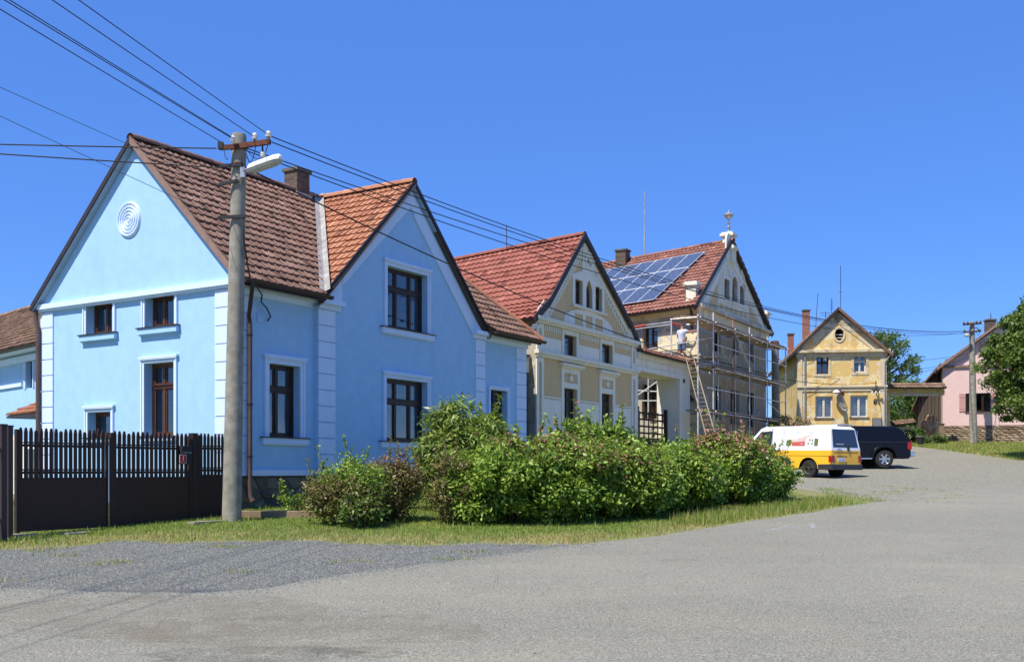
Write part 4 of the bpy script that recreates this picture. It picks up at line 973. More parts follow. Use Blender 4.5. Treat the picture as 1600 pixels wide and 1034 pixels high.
mb = MB(); q = lambda t, z, s: FG.P(t, z)+v3*s
mb.poly([q(tR3, TB3, 0), q(tR3, TB3, LS), q(tR3, ze3b, LS), q(tR3, ze3b, 0)]); mb.poly([q(0, TB3, LS), q(tR3, TB3, LS), q(tR3, ze3b, LS), q(tA3, zA3-.3, LS), q(0, ze3b, LS)]); mb.build('rear_wall', 'grey_render', rh)
r3 = MB(); r3.beam(FG.P(tA3, zA3-.2, .1), FG.P(tA3, zA3-.2, 0)+v3*LS, .1, .1); r3 = r3.build('roof', 'old_wood', rh)
sl3 = (zA3-ze3b)/(tA3+.25); E0 = (-.7, ze3b-.45*sl3)
vslope(FG, E0, (tA3, zA3), v3, 0, LS, .12, r3, 'tile_rust', kind='wave', tw=.26, th=.32, lift=.045, name='tile_field')
vslope(FG, (tR3+.7, ze3b-.45*sl3), (tA3, zA3), v3, 0, LS, .25, r3, 'tile_rust', kind='wave', tw=.6, th=.5, name='tile_field')
ridge(r3, FG.P(tA3, zA3+.05, .25), FG.P(tA3, zA3+.05, .25)+v3*LS, 'tile_rust', .14, .4)
verge(FG, [(-.7, E0[1]+.12), (tA3, zA3+.14)], .12, .30, .05, 'verge_dark', 'verge_dark', r3); verge(FG, [(tA3, zA3+.14), (tR3+.7, E0[1]+.12)], .12, .28, .05, 'verge_dark', None, r3)
ev = FG.P(-.78, E0[1]-.02, .25); gutter(r3, ev, ev+v3*LS, .09)
mb = MB(); mb.tube([FD.P(.25, ze3b-.1, .3), FD.P(.3, ze3b-.8, .12), FD.P(.3, ze3b-1.4, .12)], .06, 8); mb.build('downpipe', 'verge_dark', rh)
# gable parapet blocks and finial
def block(c, sx, h, name, par, mat='cream_plaster', rz=0):
    mb = MB(); mb.box((c[0], c[1], c[2]+h/2), (sx, sx, h), rz); mb.box((c[0], c[1], c[2]+h+.06), (sx+.22, sx+.22, .12), rz); mb.box((c[0], c[1], c[2]+h+.16), (sx+.1, sx+.1, .08), rz); return mb.build(name, mat, par)
rzh = math.atan2(dh.y, dh.x)
bL = FG.P(.05, 0, 0)+v3*.35; zt_ = EYE+(HZ-440)/FPX*bL.y; block((bL.x, bL.y, zt_-1.0), .5, .78, 'parapet_block', rh, rz=rzh)
bR = FG.P(tR3-.0, 0, 0)+v3*.2; zt_ = EYE+(HZ-487)/FPX*bR.y; block((bR.x, bR.y, zt_-1.5), .55, 1.3, 'parapet_block', rh, rz=rzh)
bT = FG.P(tA3-.15, 0, .0)+v3*.5; bT = hit(1138.5, 400, bT, Vector((0, 1, 0))); zt_ = EYE+(HZ-364)/FPX*bT.y; block((bT.x, bT.y, zt_-.75), .5, .55, 'finial_base', rh, 'cream_plaster', rz=rzh)
fb = block((bT.x, bT.y, zt_-1.6), .62, .7, 'finial_plinth', rh, 'cream_plaster', rz=rzh)
H_ = 36/FPX*bT.y
mb = MB(); mb.lathe([(.16, 0), (.16, .04*H_), (.07, .08*H_), (.06, .2*H_), (.13, .23*H_), (.13, .25*H_), (.06, .28*H_), (.05, .40*H_), (.12, .43*H_), (.12, .45*H_), (.05, .48*H_), (.05, .58*H_), (.1, .62*H_), (.24, .72*H_), (.27, .78*H_), (.2, .84*H_), (.12, .87*H_), (.13, .88*H_), (.03, .92*H_), (.005, 1.02*H_)], (bT.x, bT.y, zt_), n=14)
mb.build('finial', 'galvanised', rh, smooth=True)
cq = hit(973, 412, FG.P(tA3-.4, 0, 0), Vector((v3.y, -v3.x, 0))); chimney(r3, (cq.x, cq.y, zA3-1.2), (.62, .62), EYE+(HZ-393)/FPX*cq.y-(zA3-1.2), 'chimney_brick', rz=rzh)
ar = hit(1007, 396, FG.P(tA3, 0, 0), Vector((v3.y, -v3.x, 0))); mast = thing('mast', (ar.x, ar.y, zA3), 'tall thin mast on the ridge above the solar panels', 'antenna')
mb = MB(); mb.tube([(ar.x, ar.y, zA3-.1), (ar.x, ar.y, EYE+(HZ-360)/FPX*ar.y)], .05, 8); mb.tube([(ar.x, ar.y, EYE+(HZ-360)/FPX*ar.y), (ar.x, ar.y, EYE+(HZ-299)/FPX*ar.y)], .028, 8); mb.build('pole', 'galvanised', mast)
# solar array laid on the left slope, module by module
Np = (v3.cross(FG.P(tA3, zA3)-FG.P(E0[0], E0[1]))).normalized(); Np = Np if Np.z > 0 else -Np
P0 = FG.P(tA3, zA3, .25)+Np*.2
TRc, BRc = hit(1102, 392.5, P0, Np), hit(1021, 468, P0, Np); BLc = hit(970.5, 475.5, P0, Np)
ux = (BLc-BRc); uy = (TRc-BRc)
s = NT('solar_cell')
tc = s.n('ShaderNodeTexCoord').outputs['Generated']; mp = s.n('ShaderNodeMapping', i_Vector=tc); 
sep = s.n('ShaderNodeSeparateXYZ', i_0=tc)
lx = s.math('LESS_THAN', s.math('FRACT', s.math('MULTIPLY', sep.outputs[0], 6.0)), .06); ly = s.math('LESS_THAN', s.math('FRACT', s.math('MULTIPLY', sep.outputs[1], 10.0)), .06)
s.col(s.mix(s.math('MAXIMUM', lx, ly), s.mix(s.noise(.5, 3), (.05, .07, .12), (.075, .10, .16)), (.10, .125, .18))); s.set(Roughness=.18, Metallic=.0); s.b.inputs['Specular IOR Level'].default_value = .7
plain('panel_frame', (.62, .63, .65), .5)
arr = thing('solar_array', (BRc+BLc)/2, 'blue solar panels in three rows on the rust red roof', 'solar panels')
up_n = uy/3; nu = round(ux.length/ (uy.length/3*.62)); wv = ux/ux.length*(uy.length/3*.60)
cols_in_row = [6, 8, 10]
wv = ux.normalized()*((hit(996, 471, P0, Np)-BRc).length)
for r in range(3):
    for c in range(7):
        a = BRc+up_n*r+wv*c; b = a+wv; c4 = b+up_n; d4 = a+up_n; g_ = .02
        ce = (a+b+c4+d4)/4; sh = lambda p, k: ce+(p-ce)*(1-k)
        mb = MB(); mb.hexa([sh(p, .012)-Np*.03 for p in (a, b, c4, d4)]+[sh(p, .012)+Np*.0 for p in (a, b, c4, d4)]); pn = mb.build('solar_panel', 'panel_frame', arr)
        mb = MB(); mb.add([sh(p, .055)+Np*.004 for p in (a, b, c4, d4)], [(0, 1, 2, 3)]); mb.build('cell_face', 'solar_cell', pn)
for r in range(7):
    a = BRc+uy*(r*.155+.035); mb = MB(); mb.beam(a-wv.normalized()*.12-Np*.06, a+wv*7-Np*.06, .04, .05); mb.build('mounting_rail', 'galvanised', arr)

# ================================================================ SCAFFOLD
scf = thing('scaffold', FG.P(4, g(54), .8), 'tube scaffold with plank decks around the grey gable under repair', 'scaffold')
def rod(par, a, b, r=.03, mat='tube_steel', name='tube'):
    mb = MB(); mb.tube([a, b], r, 6); return mb.build(name, mat, par)
OA, OB = 1.45, .45; plain('rust_tube', (.30, .17, .13), .6, vary=.3)
zg = g(54)
tops = [(1090.5, 490, OA, .0), (1114.5, 488, OA, 0), (1145, 500, OA, 0), (1171, 511, OA, 0), (1199, 526, OA, 0), (1227.5, 537, OA, 0)]
posts = []
for px, py, o, _ in tops:
    t, z = FG.pix(px, py, o); posts.append((t, z)); rod(scf, FG.P(t, zg-.2, o), FG.P(t, z, o), .035, 'tube_steel' if px != 1145 else 'rust_tube')
for px, py in ((1122, 506), (1149, 514), (1178.5, 529)):
    t, z = FG.pix(px, py, OB); rod(scf, FG.P(t, zg-.2, OB), FG.P(t, z, OB), .03)
decks = []
for (xa, ya, xb, yb) in ((1090.5, 495, 1227, 540), (1118, 569, 1227, 600), (1108, 640, 1227, 655)):
    ta, za = FG.pix(xa, ya, OA); tb, zb3 = FG.pix(xb, yb, OA); z = (za+zb3)/2; decks.append((ta, tb, z))
    n = 5; L = (tb-ta)/n
    for k in range(n):
        for j in range(4):
            mb = MB(); o0 = OB-.15+j*.3; dz = random.uniform(-.02, .02); FG.box(mb, ta+L*k+.01, ta+L*(k+1)+.15, z-.045+dz, z+dz, o0, o0+.27); mb.build('plank', 'plank_wood' if (k+j) % 3 else 'timber_beam', scf)
    for t, _ in posts:
        if ta-.1 <= t <= tb+.1: rod(scf, FG.P(t, z-.09, OB-.3), FG.P(t, z-.09, OA+.15), .028, name='transom_tube')
    for h in ((.95,) if z < decks[0][2] else (.0,)):
        if h: rod(scf, FG.P(ta-.3, z+h, OA+.04), FG.P(tb+.2, z+h, OA+.04), .024, name='guard_rail')
    rod(scf, FG.P(ta-.3, z-.14, OA+.04), FG.P(tb+.2, z-.14, OA+.04), .026, name='ledger_tube')
t2, t3 = posts[2][0], posts[3][0]; rod(scf, FG.P(t2, decks[0][2], OA), FG.P(t3+.6, decks[1][2], OA), .024, 'tube_steel', 'brace')
rod(scf, FG.P(posts[4][0], decks[0][2], OA), FG.P(posts[5][0], decks[0][2]-1.2, OA), .024, 'tube_steel', 'brace'); rod(scf, FG.P(posts[4][0], decks[1][2]-1.2, OA), FG.P(posts[5][0], decks[1][2]-2.0, OA), .024, 'tube_steel', 'brace')
for t, _ in posts:                               # couplers
    for _, _, z in decks:
        mb = MB(); mb.box(FG.P(t, z-.11, OA+.02), (.12, .12, .1)); mb.build('coupler', 'rust_steel', scf)
# scaffold on the lit side wall, carrying the painter
sc2 = thing('side_scaffold', FD.P(2, g(50), .8), 'light tube scaffold on the sunlit wall where the painter stands', 'scaffold')
DO = .9
zdk = FD.pix(1065, 562, DO)[1]
tp1 = FD.t(1049, DO); tp0 = FD.t(1090, DO)
rod(sc2, FD.P(tp1, g(50), DO), FD.P(tp1, FD.pix(1049, 498, DO)[1], DO), .035)
tw_ = FD.t(1067, DO); tf = FD.t(975, DO)
for a, b in (((1049, 503), (975, 513)), ((1049, 507), (975, 517))):
    pa, pb = hit(*a, FD.P(0, 0, DO), FD.n), hit(*b, FD.P(0, 0, DO), FD.n); rod(sc2, pa, pb, .04, 'galvanised', 'guard_rail')
rod(sc2, hit(1049, 505, FD.P(0, 0, DO), FD.n), hit(1066, 508, FD.P(0, 0, DO-.5), FD.n), .05, 'red_tube', 'red_tube')
rod(sc2, hit(985, 512, FD.P(0, 0, DO+.02), FD.n), hit(1010, 508, FD.P(0, 0, DO+.02), FD.n), .055, 'red_tube', 'red_tube')
rod(sc2, hit(1115, 527, FD.P(0, 0, DO), FD.n), hit(1000, 548, FD.P(0, 0, DO), FD.n), .03, name='guard_rail')
rod(sc2, hit(1118, 568, FG.P(0, 0, OA), FG.n), hit(1049, 573, FD.P(0, 0, DO), FD.n), .03, name='ledger_tube')
for j in range(3):
    mb = MB(); FD.box(mb, tp0-1.2, tf, zdk-.05, zdk, .25+j*.3, .53+j*.3); mb.build('plank', 'plank_wood', sc2)
rod(sc2, FD.P(tp0-.3, zdk-.1, .1), FD.P(tp0-.3, zdk-.1, 1.4), .03); rod(sc2, FD.P(tp1, zdk-.1, .1), FD.P(tp1, zdk-.1, 1.4), .03)
for px in (1013, 1036):
    t_ = FD.t(px, 1.0); rod(sc2, FD.P(t_, g(50), 1.0), FD.P(t_, zdk, 1.0), .035)
rod(sc2, hit(997, 626, FD.P(0, 0, 1), FD.n), hit(1034, 626, FD.P(0, 0, 1), FD.n), .03); rod(sc2, hit(997, 610, FD.P(0, 0, 1), FD.n), hit(1034, 612, FD.P(0, 0, 1), FD.n), .03)
rod(sc2, hit(997, 617, FD.P(0, 0, 1.1), FD.n), hit(1030, 594, FD.P(0, 0, 1.1), FD.n), .03, 'lamp_white', 'brace')
# dust sheets hanging at the corner
ds = thing('dust_sheet', FG.P(-.3, 5, .4), 'crumpled cream dust sheet hanging at the scaffold corner beside the ladder', 'sheet')
vs = []; fs = []; NX, NZ = 7, 26
rg = random.Random(5)
zt5, zb5 = EYE+(HZ-545)/FPX*o3.y, EYE+(HZ-593)/FPX*o3.y
for j in range(NZ+1):
    z = zt5+(zb5-zt5)*j/NZ; wd_ = .55+.25*math.sin(j*.55+1)+(.1*j/NZ)
    for i in range(NX+1):
        x = (i/NX-.5)*wd_; vs.append(FD.P(.35-x+.08*math.sin(j*.8), z, .5+.10*math.sin(i*1.9+j*.35)+.05*math.sin(j*1.3+i)))
for j in range(NZ):
    for i in range(NX): a = j*(NX+1)+i; fs.append((a, a+1, a+NX+2, a+NX+1))
plain('sheet_cloth', (.62, .55, .42), .9, vary=.25, scale=3)
mb = MB(); mb.add(vs, fs); ob = mb.build('sheet', 'sheet_cloth', ds, smooth=True); md = ob.modifiers.new('s', 'SOLIDIFY'); md.thickness = .015
# ladder
la_t = hit(1079.5, 566, FG.P(0, 0, 1.0), FG.n); la_b = gh(1113, 700); la_b = hit(1113, 690, FG.P(0, 0, 3.2), FG.n)
lad = thing('ladder', la_b, 'long wooden ladder leaning against the scaffold corner', 'ladder')
dl = (la_t-la_b).normalized(); sx = dl.cross(Vector((0, -1, 0))).normalized()
for s_ in (-1, 1): mb = MB(); mb.beam(la_b+sx*s_*.20-dl*.9, la_t+sx*s_*.17+dl*.3, .035, .06); mb.build('rail', 'ladder_wood', lad)
Lh = (la_t-la_b).length
for k in range(int(Lh/.3)): p = la_b+dl*(.2+k*.3); rod(lad, p-sx*.18, p+sx*.18, .014, 'ladder_wood', 'rung')

# ================================================================ PAINTER on the planks
def skin(name, joints, edges, mat, par, sub=2, root=0):
    o0 = wloc(par); me = bpy.data.meshes.new(name); me.from_pydata([tuple(Vector(j[0])-o0) for j in joints], edges, []); me.materials.append(MATS[mat])
    o = link(name, me, par); sk = o.modifiers.new('skin', 'SKIN'); sk.use_smooth_shade = True
    for i, j in enumerate(joints): me.skin_vertices[0].data[i].radius = (j[1], j[2] if len(j) > 2 else j[1]); me.skin_vertices[0].data[i].use_root = (i == root)
    sb = o.modifiers.new('sub', 'SUBSURF'); sb.levels = sub; sb.render_levels = sub
    return o
plain('skin_tone', (.48, .22, .13), .6, vary=.1); plain('tshirt_cloth', (.52, .56, .66), .9, vary=.12, scale=8); plain('shorts_denim', (.08, .12, .20), .9, vary=.25, scale=10); plain('hair_brown', (.10, .075, .055), .9); plain('shoe', (.06, .05, .045), .8)
wp = hit(1065.5, 561, FD.P(0, 0, .55), FD.n); wp = FD.P((wp-FD.o).dot(FD.u), zdk, .55)
man = thing('person', wp, 'painter in white t-shirt and dark denim shorts, back turned, arm raised to the wall', 'person')
fx = -FD.u; fz = Vector((0, 0, 1)); fo = FD.n                     # fx: towards image right, fo: away from the wall
W = lambda x, z, o=0: wp+fx*x+fz*z+fo*o
bodyj = [(W(0, .98), .14, .12), (W(0, 1.2), .135, .10), (W(.0, 1.40), .16, .105), (W(0, 1.50), .07), (W(.0, 1.585, -.02), .065), (W(0, 1.68, -.02), .085, .095), (W(0, 1.75, -.02), .055),
         (W(-.19, 1.42), .06), (W(-.27, 1.2, -.03), .048), (W(-.24, .98, -.18), .036), (W(-.23, .90, -.22), .032),
         (W(.19, 1.42), .06), (W(.38, 1.36, -.12), .048), (W(.52, 1.42, -.3), .036), (W(.57, 1.45, -.36), .032),
         (W(-.10, .86), .105), (W(-.12, .5, -.0), .07), (W(-.13, .28, .02), .055), (W(-.13, .09, .03), .042), (W(-.14, .04, -.12), .04),
         (W(.10, .86), .105), (W(.13, .5, .0), .07), (W(.14, .28, .02), .055), (W(.14, .09, .03), .042), (W(.15, .04, -.12), .04)]
skin('body', bodyj, [(0, 1), (1, 2), (2, 3), (3, 4), (4, 5), (5, 6), (2, 7), (7, 8), (8, 9), (9, 10), (2, 11), (11, 12), (12, 13), (13, 14), (0, 15), (15, 16), (16, 17), (17, 18), (18, 19), (0, 20), (20, 21), (21, 22), (22, 23), (23, 24)], 'skin_tone', man)
skin('shirt', [(W(0, .80), .19, .165), (W(0, .92), .195, .165), (W(0, 1.2), .185, .145), (W(0, 1.41), .20, .145), (W(0, 1.475), .10), (W(-.19, 1.43), .09), (W(-.26, 1.24, -.02), .082), (W(.19, 1.43), .09), (W(.33, 1.39, -.08), .08)], [(0, 1), (1, 2), (2, 3), (3, 4), (3, 5), (5, 6), (3, 7), (7, 8)], 'tshirt_cloth', man)
skin('shorts', [(W(0, .95), .17, .15), (W(-.10, .84), .135), (W(-.125, .56), .115), (W(-.128, .48), .115), (W(.10, .84), .135), (W(.135, .56), .115), (W(.138, .48), .115)], [(0, 1), (1, 2), (2, 3), (0, 4), (4, 5), (5, 6)], 'shorts_denim', man)
skin('hair', [(W(0, 1.67, .005), .088, .088), (W(0, 1.73, .0), .088), (W(0, 1.775, -.02), .05)], [(0, 1), (1, 2)], 'hair_brown', man)
for s_ in (-1, 1):
    skin('shoe', [(W(s_*.13, .05, .06), .05), (W(s_*.14, .045, -.06), .05), (W(s_*.15, .04, -.17), .04)], [(0, 1), (1, 2)], 'shoe', man, 1)
    sd = 1 if s_ > 0 else -1; hb = W(.57, 1.45, -.36) if s_ > 0 else W(-.23, .90, -.22); hd = (Vector(bodyj[14][0])-Vector(bodyj[13][0])).normalized() if s_ > 0 else (Vector(bodyj[10][0])-Vector(bodyj[9][0])).normalized()
    lat = hd.cross(fo).normalized()
    J = [(hb-hd*.03, .03, .03), (hb+hd*.05, .036, .018)]; Eg = [(0, 1)]
    for k, l in enumerate((.075, .085, .08, .065)):
        b_ = hb+hd*.085+lat*(k-1.5)*.02; J += [(b_, .010), (b_+hd*l*.55-fo*.01, .009), (b_+hd*l-fo*.03, .008)]; n_ = len(J); Eg += [(1, n_-3), (n_-3, n_-2), (n_-2, n_-1)]
    b_ = hb+hd*.02+lat*.04; J += [(b_, .012), (b_+hd*.03+lat*.02, .010), (b_+hd*.055+lat*.02-fo*.02, .009)]; n_ = len(J); Eg += [(0, n_-3), (n_-3, n_-2), (n_-2, n_-1)]
    skin('hand', J, Eg, 'skin_tone', man, 1)

# ================================================================ YELLOW HOUSE
oy = Vector(((1246-CXP)/FPX*62, 62, 0)); vy = Vector((230/FPX, 1, 0)).normalized(); uy_ = Vector((vy.y, -vy.x, 0)); FY = Frame(oy, uy_); FYL = Frame(oy, vy, -uy_)
yh = thing('yellow_house', FY.P(2.7, g(62), -5), 'weathered ochre gabled house with peeling plaster and round attic opening', 'house')
tRy = FY.t(1385); TBy = g(62)-.4; tAy, zAy = FY.pix(1310.3, 482, .25); zEy = FY.pix(1242, 551)[1]; zEyR = FY.pix(1390, 544)[1]; zEy = (zEy+zEyR)/2
T4Y = lambda xl, xr, yt, yb: T4(FY, xl, xr, yt, yb)
wy = [T4Y(1275.7, 1294.5, 556, 584.3), T4Y(1334, 1353.4, 554, 582), T4Y(1274, 1301, 619, 653), T4Y(1328.5, 1356, 617.5, 652)]
oc = FY.pix(1311.3, 522.5); ocp = [(oc[0]+.26*math.cos(a), oc[1]+.36*math.sin(a)) for a in [2*math.pi*k/18 for k in range(18)]]
wall(FY, [(0, TBy), (tRy, TBy), (tRy, zEy), (tAy, zAy-.15), (0, zEy)], [rect(*q) for q in wy]+[ocp], .22, 'ochre_render', yh, 'front_wall')
plain('white_frame', (.6, .58, .52), .6)
for i, q in enumerate(wy):
    if i < 2: window(FY, *q, yh, recess=.15, cols=(.5,) , transom=.62, wood='verge_dark' if i == 0 else 'white_frame', fw=.05)
    else: window(FY, *q, yh, recess=.13, cols=(.5,), wood='white_frame', fw=.06, curtain='curtain_white', cw=.5, glass='glass_bright'); sill(FY, q[0], q[1], q[2], yh, 'pale_ochre_render', over=.08, d=.08, h=.06, top='rust_steel')
    if i < 2: m = MB(); FY.prism(m, rect(q[0]-.14, q[1]+.14, q[2]-.14, q[3]+.04), 0, .03, 0, [rect(*q)]); m.build('window_surround', 'pale_ochre_render', yh)
mb = MB(); FY.prism(mb, [(oc[0]+.36*math.cos(a), oc[1]+.47*math.sin(a)) for a in [2*math.pi*k/18 for k in range(18)]], 0, .05, 0, [ocp]); mb.build('oculus_frame', 'pale_ochre_render', yh)
mb = MB(); FY.box(mb, oc[0]-.3, oc[0]+.3, oc[1]-.02, oc[1]+.03, -.16, -.12); FY.box(mb, oc[0]-.3, oc[0]+.3, oc[1]-.2, oc[1]-.16, -.16, -.12); mb.build('oculus_bar', 'white_frame', yh)
zcy = FY.pix(1320, 549)[1]
mb = MB(); FY.box(mb, -.25, tRy+.2, zcy-.06, zcy+.1, 0, .26); FY.box(mb, -.1, tRy+.05, zcy-.34, zcy-.06, 0, .06); mb.build('gable_cornice', 'pale_ochre_render', yh)
zmy = FY.pix(1320, 605)[1]
mb = MB(); FY.box(mb, -.05, tRy+.05, zmy-.0, zmy+.1, 0, .14); FY.box(mb, -.02, tRy+.02, zmy-.22, zmy, 0, .06); mb.build('string_course', 'pale_ochre_render', yh)
mb = MB(); FY.strip(mb, [(.1, zcy+.2), (tAy, zAy-.2), (tRy-.1, zcy+.2)], .5, 0, .04); mb.build('rake_border', 'pale_ochre_render', yh)
mb = MB(); FY.box(mb, 0, .28, TBy, zcy-.34, 0, .05); FY.box(mb, tRy-.35, tRy, zmy+.1, zcy-.34, 0, .04); FY.box(mb, tRy-.3, tRy, TBy, zmy-.22, 0, .04); mb.build('corner_pilaster', 'pale_ochre_render', yh)
LY = 14
wall(FYL, [(0, TBy), (LY, TBy), (LY, zEy), (0, zEy)], [], .1, 'ochre_render', yh, 'side_wall')
mb = MB(); mb.poly([FY.P(tRy, TBy), FY.P(tRy, TBy)+vy*LY, FY.P(tRy, zEy)+vy*LY, FY.P(tRy, zEy)]); mb.poly([FY.P(0, TBy)+vy*LY, FY.P(tRy, TBy)+vy*LY, FY.P(tRy, zEy)+vy*LY, FY.P(tAy, zAy-.15)+vy*LY, FY.P(0, zEy)+vy*LY]); mb.build('rear_wall', 'ochre_render', yh)
yr = MB(); yr.beam(FY.P(tAy, zAy-.2), FY.P(tAy, zAy-.2)+vy*LY, .1, .1); yr = yr.build('roof', 'old_wood', yh)
sy = (zAy-zEy)/tAy
vslope(FY, (-.45, zEy-.3*sy), (tAy, zAy), vy, 0, LY, .3, yr, 'tile_old', name='tile_field', tw=.25); vslope(FY, (tRy+.3, zEy-.3*sy), (tAy, zAy), vy, 0, LY, .3, yr, 'tile_old', name='tile_field', tw=.25)
verge(FY, [(-.45, zEy-.3*sy+.08), (tAy, zAy+.1)], .28, .2, .05, 'verge_dark', None, yr); verge(FY, [(tAy, zAy+.1), (tRy+.3, zEy-.3*sy+.08)], .28, .2, .05, 'tile_brown', None, yr)
mb = MB(); mb.prism([FY.P(-.4, zEy-.32*sy, .2), FY.P(-.4, zEy-.32*sy, 0)+vy*LY, FY.P(0, zEy-.1, 0)+vy*LY, FY.P(0, zEy-.1, .2)], Vector((0, 0, -.05))); mb.build('eave_soffit', 'old_wood', yr)
gutter(yr, FY.P(-.5, zEy-.35*sy, .25), FY.P(-.5, zEy-.35*sy, .25)+vy*LY)
pipe(yh, [FY.P(.42, zcy-.3, .1), FY.P(.42, TBy, .1)], .045, 'galvanised'); pipe(yh, [FY.P(tRy+.35, zEy-.1, .2), FY.P(tRy-.12, zEy-.75, .1), FY.P(tRy-.12, TBy, .1)], .045, 'galvanised')
for px0, px1, yt, nm, mt in ((1253.5, 1265.5, 486, 'chimney', 'red_brick'), (1230.6, 1240.5, 523, 'chimney', 'red_brick')):
    D_ = 72 if px0 > 1250 else 70; xc = ((px0+px1)/2-CXP)/FPX*D_; ww = (px1-px0)/FPX*D_*.8; zt = EYE+(HZ-yt)/FPX*D_
    chimney(yr, (xc, D_, zt-4.5), (ww, ww), 4.5, mt, name=nm)
# satellite dish, wall lamp, number plate, meter box: things fixed to the house
dc = FY.P(FY.t(1309), 0, .55); dc.z = FY.pix(1309, 628, .55)[1]; dish = thing('satellite_dish', dc, 'oval satellite dish turned sideways between the lower windows of the yellow house', 'satellite dish')
ax = (Vector((.70, -.70, .22))).normalized(); mb = MB(); mb.lathe([(.001, 0), (.18, .012), (.34, .045), (.46, .09), (.47, .09), (.34, .03), (.18, -.004), (.001, -.015)], dc, ax, 24, 0, False)
for i_ in range(1): pass
plain('dish_grey', (.24, .23, .19), .5); mb.build('reflector', 'dish_grey', dish, smooth=True)
mb = MB(); mb.tube([dc-ax*.02, FY.P(FY.t(1311), dc.z+.35, .05)], .025, 6); mb.build('bracket', 'rust_steel', dish)
mb = MB(); mb.tube([dc-Vector((0, 0, .42))+ax*.05, dc+ax*.5-Vector((0, 0, .62))], .015, 6); mb.box(dc+ax*.5-Vector((0, 0, .6)), (.09, .09, .14)); mb.build('receiver_arm', 'galvanised', dish)
lq = FY.P(FY.t(1306), FY.pix(1306, 612, .4)[1], .0); wlmp = thing('wall_lamp', lq, 'old enamel street lamp on a rusty bracket above the satellite dish', 'lamp')
mb = MB(); mb.box(lq+FY.u*.3+Vector((0, 0, 0))-FY.n*-.03, (.35, .06, .3)); mb.tube([lq+FY.u*.3, lq+FY.u*.3+FY.n*.5], .03, 6); mb.build('bracket', 'rust_steel', wlmp)
mb = MB(); mb.lathe([(.05, .12), (.12, .08), (.22, -.02), (.23, -.04), (.12, -.05), (.10, -.11), (.01, -.14)], lq+FY.n*.5-FY.u*.05, n=16); mb.build('shade', 'lamp_white', wlmp, smooth=True)
lq2 = FY.P(FY.t(1367), FY.pix(1367, 610)[1], .0); el = thing('cable_bracket', lq2, 'dark iron cable bracket with insulators at the right corner of the yellow house', 'bracket')
mb = MB(); mb.beam(lq2, lq2+FY.n*.35, .06, .06); mb.beam(lq2+FY.n*.3-FY.u*.25, lq2+FY.n*.3+FY.u*.25, .06, .06); mb.tube([lq2+FY.n*.3+Vector((0, 0, .0)), lq2+FY.n*.3+Vector((0, 0, .55))], .03, 6); mb.build('arm', 'dark_iron', el)
for s_ in (-.22, 0, .22): mb = MB(); mb.lathe([(.03, 0), (.06, .02), (.06, .08), (.035, .1), (.05, .12), (.02, .16)], lq2+FY.n*.32+FY.u*s_+Vector((0, 0, -.2)), n=10); mb.build('insulator', 'porcelain', el)
def text(s_, name, F, t, z, off, size, mat, par, ext=.003):
    cu = bpy.data.curves.new(name, 'FONT'); cu.body = s_; cu.size = size; cu.align_x = 'CENTER'; cu.align_y = 'CENTER'; cu.extrude = ext; cu.resolution_u = 3; cu.materials.append(MATS[mat])
    tmp = bpy.data.objects.new(name, cu); me = bpy.data.meshes.new_from_object(tmp); bpy.data.objects.remove(tmp); me.name = name
    o = bpy.data.objects.new(name, me); COL.objects.link(o); o.parent = par
    y = Vector((0, 0, 1)); n = F.n; x = y.cross(n); M = Matrix((x, y, n)).transposed().to_4x4(); M.translation = F.P(t, z, off)-wloc(par); o.matrix_local = M; return o
plain('white_paint', (.78, .78, .76), .5, vary=.03)
def plate(label, F, px, py, w_, h_, txt, mat, tmat, size, name='house_number_plate', off=.0, grp=None):
    t, z = F.pix(px, py, off); th_ = thing(name, F.P(t, z, off), label, 'sign'); mb = MB(); F.box(mb, t-w_/2, t+w_/2, z-h_/2, z+h_/2, off+.002, off+.02); mb.build('plate', mat, th_)
    text(txt, 'numeral', F, t, z, off+.022, size, tmat, th_); return th_
plate('small black plate with a white seven on the yellow house', FY, 1367.6, 628, .2, .2, '7', 'dark_iron', 'white_paint', .2)
mbx = thing('meter_box', FY.P(FY.t(1369.5), FY.pix(1369, 661)[1], .02), 'grey electricity meter box low on the yellow house wall', 'meter box')
mb = MB(); FY.box(mb, FY.t(1362.5), FY.t(1377), FY.pix(1369, 675)[1], FY.pix(1369, 653)[1], .0, .12); mb.build('box', 'concrete_dark', mbx); mb = MB(); FY.box(mb, FY.t(1363.5), FY.t(1376), FY.pix(1369, 674)[1], FY.pix(1369, 654.5)[1], .122, .14); plain('meter_grey', (.17, .17, .18), .6); mb.build('door', 'meter_grey', mbx)
# aerials
def aerial(px, yt, yb, Y, label, bars=(), lean=0):
    a = atY(px, yb, Y); b = atY(px+lean, yt, Y); t_ = thing('tv_aerial', a, label, 'antenna'); mb = MB(); mb.tube([a, b], .022, 6); mb.build('pole', 'wire_metal', t_)
    if bars:
        mb = MB()
        for f_, w_ in bars: p = a+(b-a)*f_; mb.tube([p-Vector((w_, 0, 0)), p+Vector((w_, 0, 0))], .014, 5)
        mb.build('elements', 'wire_metal', t_)
aerial(1313.5, 415, 484, 64, 'tallest aerial rod above the yellow gable', [(.62, .06), (.4, .12)]); aerial(1299.5, 466, 490, 65, 'short aerial with stacked bars beside the yellow gable peak', [(.3, .12), (.45, .12), (.6, .12), (.75, .1)])
aerial(1274, 458, 520, 68, 'thin leaning aerial behind the left slope of the yellow house', lean=4)
aerial(1290, 487, 505, 66, 'small spread aerial low on the left slope of the yellow roof', [(.9, .35), (.7, .25)])
